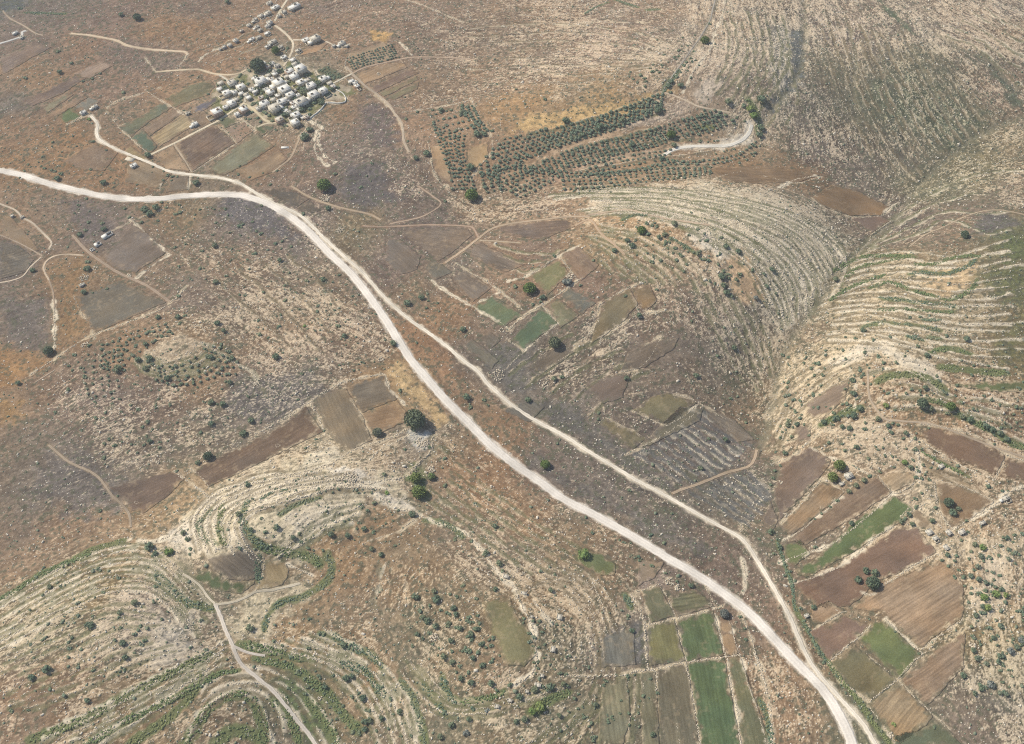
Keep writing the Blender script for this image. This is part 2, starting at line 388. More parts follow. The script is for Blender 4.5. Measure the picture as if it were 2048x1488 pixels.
# fields: outline, colour seen, furrow heading (photo degrees, 0 = to the right, 90 = down), furrow strength, label
FIELDS = [
    ([(795, 462), (860, 457), (935, 458), (945, 470), (905, 505), (880, 520), (835, 490)], (122, 104, 90), 10, .2, "faint brown fallow left of the track junction"),
    ([(775, 480), (800, 478), (842, 512), (835, 540), (800, 550), (770, 520)], (112, 98, 90), 40, .15, "faint dark plot by the gravel road under the reddish footpath"),
    ([(905, 555), (930, 540), (985, 575), (945, 605)], (124, 108, 96), 35, .2, "faint brown plot above the bright green one"),
    ([(858, 520), (885, 528), (905, 545), (870, 560), (848, 540)], (118, 116, 92), 35, .15, "small faint green plot beside the track's lower end"),
    ([(925, 500), (960, 485), (1010, 510), (1050, 530), (1010, 545), (960, 525)], (124, 106, 92), 20, .25, "brown strip field right of the track to the junction"),
    ([(955, 685), (978, 660), (1002, 680), (985, 695)], (110, 100, 92), 40, .15, "small dark plot left of the round stone pen"),
    ([(925, 690), (945, 678), (998, 722), (985, 738)], (112, 114, 92), 40, .15, "faint green strip right of the gravel road's middle stretch"),
    ([(1050, 735), (1120, 690), (1150, 705), (1090, 745)], (116, 104, 92), -35, .15, "faint brown plot under the round dark tree"),
    ([(1255, 705), (1305, 682), (1360, 676), (1345, 700), (1290, 735), (1240, 745)], (116, 102, 90), -25, .2, "dark oval fallow on the slope below the nose"),
    ([(1360, 812), (1405, 818), (1400, 842), (1300, 890), (1275, 895)], (122, 112, 90), -30, .2, "faint sandy strip right of the five sided field"),
    ([(1410, 815), (1470, 840), (1510, 880), (1480, 885), (1420, 845)], (124, 108, 92), 32, .3, "faint brown strip at the top of the striped fallow"),
    ([(1000, 820), (1060, 800), (1090, 815), (1060, 845)], (112, 104, 98), 35, .2, "faint grey plot right of the gravel road's long straight"),
    ([(1615, 805), (1660, 775), (1700, 760), (1690, 800), (1645, 838), (1610, 830)], (136, 112, 94), -30, .2, "reddish fallow below the ravine on the scrubby spur"),
    ([(1590, 850), (1625, 845), (1620, 880), (1590, 895)], (124, 104, 92), -40, .15, "small dark fallow above the purple brown field"),
    ([(1540, 1000), (1556, 1040), (1545, 1062), (1525, 1040)], (116, 100, 92), -60, .15, "faint dark plot between the gravel road and the purple brown field"),
    ([(1820, 1025), (1835, 1020), (1868, 1040), (1870, 1060), (1840, 1055)], (150, 124, 98), -30, .15, "small pale brown plot left of the hamlet of ruins"),
    ([(1845, 925), (1880, 940), (1950, 975), (1990, 1000), (1960, 985), (1870, 955)], (160, 134, 104), 25, .3, "narrow sandy terrace strip above the kite shaped brown field"),
    ([(1275, 1120), (1330, 1125), (1310, 1155), (1275, 1172)], (150, 126, 104), -20, .15, "small brown plot above the walled green grid"),
    ([(1205, 1275), (1235, 1262), (1268, 1256), (1272, 1330), (1200, 1335)], (122, 116, 104), 80, .3, "grey striped plot left of the walled green grid"),
    ([(1280, 1345), (1312, 1342), (1320, 1500), (1285, 1500)], (120, 114, 88), 82, .3, "faint green strip at the bottom edge left of the dull green one"),
    ([(1205, 1365), (1255, 1358), (1262, 1440), (1245, 1490), (1195, 1490)], (124, 118, 92), 82, .3, "faint strip field at the bottom edge below the level stone wall"),
    ([(400, 450), (380, 420), (430, 415)], (0, 0, 0), 0, 0, ""),
    ([(0, 430), (20, 430), (80, 500), (60, 505), (0, 470)], (146, 120, 96), 25, .1, "pale brown stony plot between the two tracks at the left edge"),
    ([(0, 480), (50, 500), (68, 520), (50, 545), (0, 558)], (110, 100, 92), -15, .35, "dark furrowed field within the curve of the left track"),
    ([(265, 445), (335, 405), (370, 425), (340, 505)], (0, 0, 0), 0, 0, ""),
    ([(255, 330), (275, 315), (345, 345), (318, 378), (250, 365)], (140, 116, 92), 20, .15, "brown fallow between the gravel road and the wide road"),
    ([(345, 352), (378, 352), (376, 380), (330, 385)], (128, 110, 92), 20, .15, "small dull plot between the two roads near their fork"),
    ([(470, 340), (520, 322), (560, 300), (575, 318), (545, 345), (500, 362)], (150, 120, 94), -30, .15, "orange brown field left of the sandy path below the village"),
    ([(595, 330), (640, 322), (700, 345), (690, 380), (640, 350)], (0, 0, 0), 0, 0, ""),
    ([(860, 292), (890, 290), (898, 340), (905, 368), (885, 360), (868, 335)], (176, 140, 108), 70, .1, "bare sandy corner inside the square grid of olives"),
    ([(938, 295), (975, 285), (978, 315), (950, 340), (935, 320)], (172, 138, 102), 60, .1, "bare sandy patch between the square grid and the terraces"),
    ([(1440, 375), (1500, 370), (1560, 378), (1520, 390)], (0, 0, 0), 0, 0, ""),
    ([(60, 290), (110, 270), (180, 282), (120, 318)], (0, 0, 0), 0, 0, ""),
    ([(130, 235), (95, 232), (115, 246)], (0, 0, 0), 0, 0, ""),
    ([(0, 118), (60, 88), (102, 95), (60, 118), (0, 152)], (128, 106, 98), -28, .25, "purple brown ploughed strip at the photo's upper left edge below the white track fork"),
    ([(40, 205), (150, 152), (172, 158), (120, 190), (65, 212)], (120, 98, 95), -28, .2, "bare purple brown field in the upper left among ochre slopes"),
    ([(145, 148), (200, 123), (228, 130), (180, 158)], (160, 132, 115), -28, .25, "small pinkish stubble field beside a row of dark bushes in the upper left"),
    ([(85, 215), (130, 187), (148, 190), (97, 225)], (132, 122, 96), -28, .2, "narrow dull green field above the straw strip near the vivid green plot"),
    ([(98, 228), (160, 192), (176, 196), (113, 235)], (168, 133, 108), -28, .25, "narrow straw pink strip just above the vivid green plot"),
    ([(115, 231), (140, 215), (164, 228), (150, 242), (130, 246)], (98, 124, 68), -28, .15, "small vivid green plot left of the two little white farm buildings"),
    ([(150, 215), (178, 195), (200, 204), (172, 224)], (120, 124, 104), -28, .15, "pale grey green plot behind the two little white farm buildings"),
    ([(327, 197), (385, 168), (422, 160), (430, 173), (415, 190), (350, 215)], (116, 118, 80), -28, .15, "long olive green field left of the village's upper houses"),
    ([(235, 254), (285, 231), (323, 204), (346, 214), (298, 244), (283, 256), (262, 275)], (104, 116, 84), -30, .15, "curving green strip field on the slope left of the village"),
    ([(262, 276), (285, 258), (316, 293), (299, 308)], (84, 112, 84), -30, .1, "deep green square plot where the lane to the village begins"),
    ([(287, 256), (350, 217), (366, 226), (300, 273)], (150, 120, 98), -32, .3, "upper brown field between the green strip and the village lane"),
    ([(301, 274), (367, 227), (392, 249), (319, 294)], (168, 142, 106), -32, .35, "straw coloured field lying along the straight village lane"),
    ([(383, 218), (432, 193), (439, 201), (398, 228)], (102, 104, 106), -30, .25, "dark blue grey plot above the lane at the village's edge"),
    ([(376, 232), (408, 222), (432, 241), (400, 258)], (132, 108, 88), -32, .2, "small brown plot behind the lone white hut on the lane"),
    ([(354, 286), (429, 249), (470, 286), (386, 342)], (116, 92, 78), -33, .35, "large dark ploughed field below the straight village lane"),
    ([(312, 311), (347, 291), (381, 343), (330, 337)], (168, 132, 102), -33, .15, "orange brown plot of young saplings beside the gravel road"),
    ([(449, 258), (489, 243), (507, 262), (475, 286)], (152, 120, 100), -33, .1, "brown plot dotted with young trees below the village"),
    ([(415, 341), (475, 289), (512, 266), (548, 292), (500, 325), (450, 350)], (128, 122, 96), -33, .2, "dull grey green field below the large dark ploughed one"),
    ([(436, 243), (460, 231), (482, 243), (451, 257)], (98, 110, 72), -33, .1, "small green garden plot beside the village lane"),
    ([(508, 254), (517, 248), (537, 262), (525, 272)], (84, 110, 72), -33, .1, "tiny deep green garden below the village"),
    ([(522, 252), (540, 250), (552, 256), (540, 266)], (96, 110, 78), -33, .1, "tiny rounded green garden under the village's curved wall"),
    ([(122, 322), (186, 288), (235, 306), (210, 342), (160, 340)], (138, 110, 90), -30, .15, "brown fallow field inside the bend of the gravel road"),
    ([(690, 109), (768, 84), (800, 114), (752, 128), (704, 140)], (160, 132, 106), -15, .1, "soil of the dotted tree plot above the track east of the village"),
    ([(736, 177), (822, 137), (838, 146), (752, 186)], (132, 104, 90), -24, .25, "dark brown ploughed strip east of the village"),
    ([(757, 187), (832, 151), (836, 160), (768, 194)], (124, 122, 84), -24, .2, "upper olive green strip east of the village"),
    ([(771, 196), (838, 163), (836, 178), (788, 200)], (122, 120, 82), -24, .2, "lower olive green strip east of the village"),
    ([(710, 151), (750, 134), (805, 122), (816, 135), (730, 168)], (170, 135, 105), -24, .2, "pinkish stubble field with a white stone heap east of the village"),
    ([(600, 101), (655, 87), (640, 103), (603, 111)], (178, 136, 105), -12, .15, "orange soil plot below the lone large house north of the village"),
    ([(527, 381), (568, 374), (619, 398), (588, 417)], (94, 84, 80), 25, .15, "almost black burnt plot beside the fork of the two roads"),
    ([(590, 419), (620, 400), (641, 421), (615, 426)], (102, 92, 86), 25, .15, "small dark plot right of the burnt one by the gravel road"),
    ([(148, 592), (200, 578), (240, 560), (265, 572), (331, 605), (188, 667), (166, 626)], (108, 98, 84), -25, .12, "dark grey green walled field below the ruined hut in the left of the photo"),
    ([(205, 512), (240, 480), (262, 450), (290, 462), (330, 507), (272, 545), (230, 540)], (122, 106, 100), -30, .15, "purple grey fallow field right of the long ruined building"),
    ([(945, 614), (985, 590), (1046, 630), (1006, 655)], (98, 124, 82), -30, .15, "bright green square plot above the round stone pen"),
    ([(1020, 680), (1085, 615), (1116, 646), (1046, 700)], (84, 116, 78), -35, .12, "large deep green plot right of the round stone pen"),
    ([(1058, 552), (1116, 520), (1140, 546), (1096, 590)], (122, 118, 80), -32, .15, "olive coloured plot above the bright round tree"),
    ([(1120, 509), (1155, 492), (1200, 530), (1162, 562)], (142, 112, 92), 40, .2, "reddish brown plot beside the terraced nose"),
    ([(1091, 607), (1112, 594), (1160, 630), (1122, 655)], (126, 120, 90), 40, .12, "olive grey plot right of the large deep green one"),
    ([(1118, 592), (1140, 575), (1192, 605), (1165, 628)], (112, 106, 92), 40, .12, "dark grey plot beside the olive grey one"),
    ([(1195, 632), (1212, 600), (1262, 578), (1278, 606), (1240, 650), (1180, 690)], (130, 112, 82), -40, .15, "curved olive brown field under the small round brown one"),
    ([(1263, 578), (1300, 568), (1316, 602), (1292, 622), (1274, 606)], (138, 110, 80), -20, .1, "rounded brown field at the foot of the terraced nose"),
    ([(1265, 820), (1300, 795), (1335, 785), (1395, 806), (1335, 851)], (128, 126, 84), -30, .12, "large olive green five sided field right of the gravel road"),
    ([(1200, 848), (1212, 835), (1296, 876), (1265, 900)], (122, 120, 82), 30, .12, "long olive green plot left of the five sided field"),
    ([(1168, 770), (1225, 748), (1262, 745), (1245, 795), (1205, 808)], (120, 102, 96), -30, .12, "purple brown fallow plot above the olive green fields"),
    ([(985, 455), (1060, 444), (1130, 440), (1152, 452), (1085, 480), (1012, 470)], (118, 97, 86), -5, .3, "dark brown ploughed field with curved furrows at the photo's centre"),
    ([(1622, 396), (1664, 370), (1712, 380), (1782, 415), (1764, 430), (1702, 432), (1642, 411)], (142, 109, 80), 25, .08, "large smooth brown field in the bottom of the ravine"),
    ([(1702, 434), (1764, 432), (1782, 441), (1744, 466)], (118, 93, 80), 30, .08, "small dark triangular field in the bottom of the ravine"),
    ([(1418, 337), (1520, 330), (1640, 349), (1600, 364), (1500, 368), (1450, 362)], (136, 106, 80), 5, .3, "brown furrowed field between the olive groves and the ravine"),
    ([(386, 944), (440, 910), (540, 866), (612, 812), (646, 864), (600, 886), (500, 936), (416, 974)], (108, 86, 72), -30, .22, "long dark chocolate field left of the pair of taupe fields"),
    ([(629, 800), (655, 785), (692, 778), (722, 828), (745, 880), (700, 900), (682, 896), (652, 862)], (124, 107, 86), 65, .2, "tall taupe field between the chocolate field and the reddish plot"),
    ([(694, 777), (730, 760), (770, 750), (778, 775), (795, 798), (723, 826)], (122, 107, 90), -15, .2, "grey taupe field above the reddish plot"),
    ([(724, 828), (795, 801), (812, 822), (808, 845), (748, 872), (737, 855)], (154, 120, 92), -12, .2, "reddish plot beside the largest tree"),
    ([(218, 974), (290, 955), (352, 938), (372, 954), (345, 985), (287, 1026), (262, 1021), (242, 996)], (112, 89, 77), -25, .22, "dark ploughed field above the terraced chalk nose"),
    ([(415, 1120), (445, 1103), (490, 1098), (522, 1116), (524, 1140), (510, 1160), (460, 1160), (430, 1145)], (140, 122, 104), 40, .3, "small domed brown field on the knoll with a green rim"),
    ([(529, 1118), (572, 1128), (580, 1140), (566, 1172), (514, 1180), (524, 1150)], (170, 144, 106), 60, .15, "tan plot right of the domed field with a green rim"),
    ([(385, 1152), (412, 1138), (430, 1148), (462, 1163), (512, 1162), (484, 1187), (430, 1182)], (88, 112, 62), 20, .1, "crescent of bright green grass hugging the domed field"),
    ([(965, 1206), (1020, 1194), (1034, 1230), (1066, 1272), (1074, 1306), (1050, 1333), (1010, 1328), (988, 1280), (972, 1240)], (126, 128, 80), 70, .12, "large rounded green field on the low hilltop"),
    ([(1149, 1102), (1170, 1094), (1204, 1110), (1231, 1128), (1229, 1150), (1202, 1152), (1160, 1124)], (104, 122, 68), 40, .12, "small green teardrop plot just left of the wide road"),
    ([(1281, 1180), (1320, 1171), (1350, 1232), (1302, 1246)], (114, 120, 80), 65, .12, "grey green plot at the top left of the walled green grid"),
    ([(1338, 1192), (1392, 1178), (1430, 1212), (1354, 1234)], (110, 116, 76), -8, .45, "striped green plot at the top right of the walled green grid"),
    ([(1296, 1252), (1350, 1240), (1371, 1322), (1300, 1332)], (126, 122, 80), 78, .25, "olive plot with pale stripes in the middle left of the walled green grid"),
    ([(1352, 1238), (1427, 1219), (1448, 1311), (1373, 1322)], (92, 122, 68), 78, .25, "vivid green plot in the middle right of the walled green grid"),
    ([(1436, 1241), (1460, 1237), (1477, 1308), (1452, 1311)], (170, 134, 102), 78, .1, "narrow straw plot beside the walled green grid"),
    ([(1312, 1339), (1373, 1326), (1402, 1500), (1322, 1500)], (114, 114, 84), 80, .3, "dull green strip field at the photo's bottom edge left of the vivid green strip"),
    ([(1375, 1326), (1450, 1315), (1482, 1500), (1404, 1500)], (86, 120, 68), 80, .25, "long vivid green strip field reaching the photo's bottom edge"),
    ([(1454, 1315), (1480, 1311), (1546, 1500), (1486, 1500)], (108, 116, 74), 78, .2, "narrow green strip field right of the long vivid one"),
    ([(1547, 985), (1562, 922), (1620, 894), (1664, 920), (1640, 955), (1560, 1040)], (120, 98, 86), -42, .15, "purple brown field left of the white roofed hut with two green trees"),
    ([(1562, 1048), (1643, 962), (1690, 986), (1582, 1072)], (142, 112, 85), -42, .3, "orange brown strip field below the white roofed hut"),
    ([(1692, 986), (1755, 950), (1784, 985), (1702, 1040), (1602, 1095), (1578, 1078)], (134, 106, 86), -35, .25, "long red brown field beneath the row of dark blue green trees"),
    ([(1757, 955), (1800, 932), (1830, 955), (1825, 968), (1787, 984)], (170, 142, 112), -35, .3, "small straw coloured square field right of the row of dark trees"),
    ([(1588, 1141), (1628, 1120), (1700, 1050), (1788, 990), (1828, 1018), (1808, 1042), (1762, 1070), (1700, 1108), (1612, 1157)], (94, 122, 64), -35, .15, "long curving bright green field across the lower right farmland"),
    ([(1566, 1092), (1600, 1078), (1620, 1108), (1590, 1132), (1572, 1122)], (100, 122, 68), -35, .15, "short green plot beside the gravel road under the curving green field"),
    ([(1585, 1165), (1640, 1149), (1720, 1106), (1800, 1053), (1836, 1058), (1874, 1104), (1800, 1146), (1760, 1160), (1700, 1214), (1636, 1216)], (130, 98, 82), -30, .15, "large red earth field around the clump of dark trees"),
    ([(1618, 1263), (1690, 1232), (1738, 1250), (1718, 1275), (1658, 1322)], (132, 103, 90), -30, .12, "purple brown kite shaped field above the green squares"),
    ([(1624, 1218), (1655, 1200), (1692, 1222), (1640, 1250), (1622, 1240)], (150, 118, 92), -30, .2, "small stony brown plot beside the gravel road above the kite shaped field"),
    ([(1708, 1218), (1760, 1165), (1880, 1120), (1905, 1135), (1928, 1170), (1926, 1235), (1842, 1296), (1790, 1250), (1755, 1225)], (156, 124, 98), -32, .42, "large straw brown field combed with long furrows"),
    ([(1712, 1274), (1745, 1245), (1772, 1240), (1842, 1310), (1796, 1358)], (100, 124, 66), -40, .1, "bright green square field among brown fields in the lower right"),
    ([(1660, 1325), (1710, 1291), (1794, 1360), (1741, 1400), (1690, 1365)], (118, 118, 76), -40, .12, "dull green square field between the gravel road and the bright green one"),
    ([(1800, 1360), (1850, 1312), (1930, 1262), (1928, 1335), (1882, 1385), (1855, 1412)], (146, 116, 93), -35, .35, "brown field with fading furrows beside the rocky scrub"),
    ([(1736, 1412), (1796, 1362), (1868, 1434), (1835, 1465), (1800, 1490), (1788, 1480)], (158, 128, 96), -50, .4, "straw brown field with curved furrows near the photo's lower right corner"),
    ([(1828, 856), (1880, 855), (1960, 879), (2012, 912), (1992, 950), (1900, 918), (1860, 888)], (128, 98, 80), 25, .1, "long red brown field on the terraces at the right edge"),
    ([(2016, 914), (2060, 926), (2060, 962), (1996, 952)], (130, 100, 82), 25, .1, "red brown field cut by the right edge beyond the stone wall"),
    ([(1872, 962), (1900, 964), (1990, 1004), (1912, 1056), (1882, 1022)], (140, 110, 84), -30, .12, "brown kite shaped field with three dark trees"),
    ([(1895, 769), (1950, 765), (2060, 760), (2060, 787), (1960, 781)], (92, 114, 62), 2, .1, "green wedge of grass at the right edge below the terraces"),
    ([(1388, 258), (1403, 248), (1432, 249), (1428, 260), (1402, 264)], (116, 134, 68), 0, .05, "small oval of bright grass among the olive terraces"),
    ([(1790, 1470), (1840, 1460), (1880, 1440), (1925, 1490), (1790, 1500)], (96, 116, 82), -40, .1, "green plot cut by the bottom edge near the lower right corner"),
    ([(632, 139), (655, 131), (690, 150), (672, 164), (650, 158), (637, 150)], (104, 112, 78), 30, .05, "soil of the dense green orchard inside the village wall"),
    ([(240, 308), (262, 292), (300, 318), (285, 326)], (150, 128, 92), -30, .1, "small straw plot beside the gravel road above the white slab"),
]

FIELDS = [f for f in FIELDS if f[4]]

# roads and tracks: points, width m, (colour seen), name, label, along-edge paler verge
ROADS = [
    ([(1328, 310), (1348, 299), (1380, 293), (1420, 292), (1455, 291), (1482, 281), (1498, 266), (1503, 250)], 4.6, (238, 228, 208), "track", "bright white curved track at the end of the olive terraces", 0),
    ([(-40, 334), (0, 341), (50, 352), (100, 368), (150, 380), (200, 391), (260, 398), (320, 397), (370, 392), (430, 389), (480, 391), (512, 399), (545, 412), (585, 436), (625, 470), (660, 508), (700, 545), (730, 581), (758, 620), (782, 656), (800, 686), (824, 722), (850, 752), (887, 795), (937, 845), (975, 884), (1024, 925), (1074, 959), (1124, 996), (1199, 1035), (1274, 1078), (1336, 1116), (1399, 1153), (1449, 1188), (1499, 1226), (1536, 1264), (1573, 1304), (1611, 1343), (1643, 1376), (1668, 1411), (1688, 1448), (1704, 1488), (1716, 1540)], 8.8, (242, 230, 212), "main_road", "widest road of pale crushed limestone, sweeping from the left edge to the bottom right", 1),
    ([(182, 232), (195, 248), (193, 265), (200, 280), (225, 295), (260, 310), (300, 326), (340, 343), (390, 350), (440, 356), (480, 367), (512, 386), (549, 407), (594, 427), (619, 447), (652, 480), (687, 512), (724, 544), (762, 587), (787, 612), (819, 639), (862, 669), (899, 697), (924, 719), (957, 744), (974, 766), (999, 789), (1024, 810), (1074, 843), (1124, 869), (1174, 901), (1224, 931), (1274, 961), (1324, 987), (1374, 1016), (1424, 1044), (1474, 1071), (1494, 1089), (1511, 1116), (1536, 1156), (1556, 1191), (1578, 1231), (1593, 1266), (1613, 1311), (1636, 1346), (1666, 1381), (1698, 1416), (1726, 1448), (1751, 1488), (1780, 1530)], 3.9, (238, 224, 200), "gravel_road", "narrower cream gravel road running beside the wide one to join it at the bottom", 1),
    ([(142, 67), (180, 71), (210, 76), (235, 82), (258, 92), (300, 99), (345, 102), (370, 104), (376, 110)], 3.6, (222, 198, 165), "track", "pale dirt track crossing the upper left slopes", 0),
    ([(312, 144), (350, 141), (385, 139), (402, 140), (425, 147), (455, 150), (478, 147), (492, 140)], 3.0, (218, 196, 162), "track", "pale track entering the village from the left past the big dark tree", 0),
    ([(438, 150), (452, 158), (460, 168), (475, 176), (486, 186), (491, 205)], 2.4, (215, 202, 178), "lane", "village lane turning down between the western houses", 0),
    ([(-20, 92), (0, 87), (30, 78), (44, 72), (44, 64), (52, 62)], 3.0, (218, 212, 200), "track", "white track fork at the upper left edge of the photo", 0),
    ([(6, 22), (20, 37), (45, 50), (70, 66), (86, 71)], 1.8, (195, 172, 145), "track", "thin pale footpath in the upper left corner", 0),
    ([(300, 310), (350, 286), (420, 250), (437, 241), (489, 206)], 3.2, (226, 208, 176), "lane", "straight cream lane leading up between fields to the village", 0),
    ([(490, 207), (510, 222), (530, 240), (540, 244)], 3.0, (228, 210, 172), "lane", "cream lane slanting down through the village's lower houses", 0),
    ([(515, 255), (530, 248), (550, 246), (570, 247), (586, 253)], 2.6, (215, 198, 165), "lane", "curved lane under the village's lowest houses", 0),
    ([(348, 288), (366, 315), (384, 344)], 1.8, (215, 190, 155), "track", "thin straight track between the large dark field and the sapling plot", 0),
    ([(567, 133), (578, 116), (585, 100), (586, 86), (578, 74), (564, 61), (550, 51)], 3.0, (220, 202, 172), "lane", "lane climbing away from the top of the village", 0),
    ([(550, 42), (556, 30), (565, 14), (577, -4)], 3.2, (224, 208, 178), "lane", "cream lane running out at the top edge past the far houses", 0),
    ([(586, 80), (600, 80), (612, 82)], 3.0, (218, 200, 172), "lane", "short spur to the lone large house north of the village", 0),
    ([(652, 83), (668, 90), (682, 93), (700, 88)], 2.4, (222, 204, 176), "lane", "pale yard path between the large house and the hilltop farm", 0),
    ([(558, 134), (549, 152), (545, 165), (560, 178), (575, 188)], 2.2, (212, 198, 172), "lane", "crooked lane through the middle of the village", 0),
    ([(661, 170), (685, 157), (705, 147)], 2.6, (226, 212, 184), "lane", "pale straight lane leaving the village to the east", 0),
    ([(705, 147), (725, 137), (749, 130), (787, 122), (824, 115), (887, 115), (940, 118)], 2.4, (205, 170, 138), "track", "pinkish track running east above the village fields", 0),
    ([(693, 134), (700, 141), (706, 149), (720, 162), (730, 172), (752, 187), (775, 207), (790, 228), (802, 244), (806, 262), (808, 282), (818, 305)], 3.2, (212, 188, 158), "track", "rough pale track descending south east from the village", 0),
    ([(600, 272), (597, 282), (582, 315), (562, 332), (545, 345)], 2.6, (200, 170, 135), "track", "sandy path dropping away below the village", 0),
    ([(582, 372), (619, 394), (662, 410), (700, 420), (737, 428), (762, 440)], 2.4, (195, 165, 130), "track", "ochre track slanting down from the burnt plot", 0),
    ([(725, 452), (762, 454), (812, 452), (862, 450), (937, 453), (950, 462), (957, 475)], 2.2, (180, 142, 115), "track", "reddish footpath crossing level ground to the track junction", 0),
    ([(780, 448), (820, 440), (850, 431), (882, 409), (866, 393), (837, 372)], 1.8, (190, 158, 130), "track", "thin footpath bending round below the olive groves", 0),
    ([(890, 526), (925, 502), (957, 477), (985, 457), (1024, 447), (1090, 439), (1130, 434), (1180, 433)], 3.0, (205, 172, 135), "track", "sandy track climbing from the small plots to the terraced nose", 0),
    ([(1150, 452), (1180, 440), (1202, 467), (1232, 492), (1250, 510)], 2.6, (205, 165, 125), "track", "orange track cutting down across the terraces of the nose", 0),
    ([(960, 481), (1000, 483), (1040, 486)], 1.8, (205, 180, 145), "track", "short pale path right of the track junction", 0),
    ([(1175, 430), (1230, 422), (1260, 420), (1300, 430), (1350, 440), (1420, 450)], 2.6, (215, 182, 148), "track", "pinkish terrace path over the top of the limestone nose", 0),
    ([(-20, 402), (0, 408), (30, 420), (45, 435), (65, 446), (85, 465), (103, 485), (98, 498)], 2.2, (212, 192, 165), "track", "pale track with a pair of huts at the left edge", 0),
    ([(0, 470), (40, 487), (85, 512)], 1.4, (185, 160, 135), "track", "faint thin path at the left edge meeting the curved track", 0),
    ([(-10, 567), (20, 562), (45, 553), (60, 535), (82, 515)], 1.8, (212, 192, 165), "track", "pale curved track edging the dark field at the left edge", 0),
    ([(166, 511), (130, 509), (105, 514), (91, 525), (88, 540), (98, 560)], 2.2, (214, 190, 160), "track", "hooked pale track above the orange meadow on the left", 0),
    ([(98, 560), (105, 580), (108, 600), (110, 615)], 1.8, (185, 155, 125), "track", "worn footpath running down beside the left stone wall", 0),
    ([(145, 470), (172, 500), (205, 525), (236, 545), (262, 557), (295, 572), (318, 588), (340, 604)], 3.4, (160, 132, 108), "track", "earth lane between the ruined building and the grey walled field", 0),
    ([(110, 740), (70, 765)], 1.2, (180, 155, 130), "track", "short faint path below the lone dark tree on the left", 0),
    ([(430, 1208), (442, 1235), (452, 1262), (465, 1290), (480, 1325), (510, 1352), (545, 1380), (570, 1410), (595, 1442), (615, 1465), (632, 1490), (645, 1520)], 3.4, (222, 208, 188), "track", "cream track winding down the green valley to the bottom edge", 0),
    ([(366, 1148), (380, 1156), (400, 1172), (418, 1196), (430, 1208)], 2.2, (215, 200, 172), "track", "pale path dropping from the crescent meadow to the valley track", 0),
    ([(430, 1210), (470, 1203), (500, 1190), (512, 1183), (545, 1180), (580, 1172), (600, 1167)], 2.4, (215, 200, 172), "track", "pale path passing under the crescent meadow", 0),
    ([(467, 1292), (490, 1303), (512, 1309), (530, 1312)], 2.4, (214, 200, 182), "track", "stony spur off the valley track", 0),
    ([(1345, 987), (1365, 979), (1400, 967), (1450, 947), (1495, 934), (1508, 920), (1514, 900)], 2.8, (196, 165, 130), "track", "sandy track linking the gravel road with the ravine", 0),
    ([(1536, 560), (1536, 560)], 0, (0, 0, 0), "", "", 0),
    ([(1818, 494), (1850, 470), (1885, 455), (1920, 438), (1955, 425), (1990, 420), (2020, 423), (2060, 432)], 1.7, (205, 180, 145), "track", "cream track arching over the slope at the right edge", 0),
    ([(1320, 184), (1345, 190), (1375, 203), (1400, 214), (1440, 222), (1460, 226)], 2.2, (212, 190, 160), "track", "pale track above the upper olive terraces", 0),
    ([(1735, 740), (1738, 790), (1750, 815), (1770, 838), (1800, 842), (1860, 848), (1920, 868), (1990, 895), (2050, 915)], 2.0, (205, 178, 145), "track", "pale path looping round the low spur at the right", 0),
    ([(1433, -10), (1425, 20), (1420, 40), (1400, 75), (1382, 100), (1370, 118), (1355, 138), (1336, 165), (1326, 182)], 1.6, (160, 160, 155), "track", "dark edged path climbing beside the dry gully to the top edge", 0),
    ([(1830, 560), (1830, 560)], 0, (0, 0, 0), "", "", 0),
    ([(255, 610), (255, 610)], 0, (0, 0, 0), "", "", 0),
    ([(97, 890), (115, 905), (140, 925), (180, 943), (200, 958), (213, 975), (226, 993), (245, 1010), (259, 1030), (262, 1055)], 2.4, (166, 144, 118), "track", "earth path running down the left slope beside the dark ploughed field", 0),
    ([(1340, 60), (1340, 60)], 0, (0, 0, 0), "", "", 0),
]
ROADS = [r for r in ROADS if r[1] > 0]

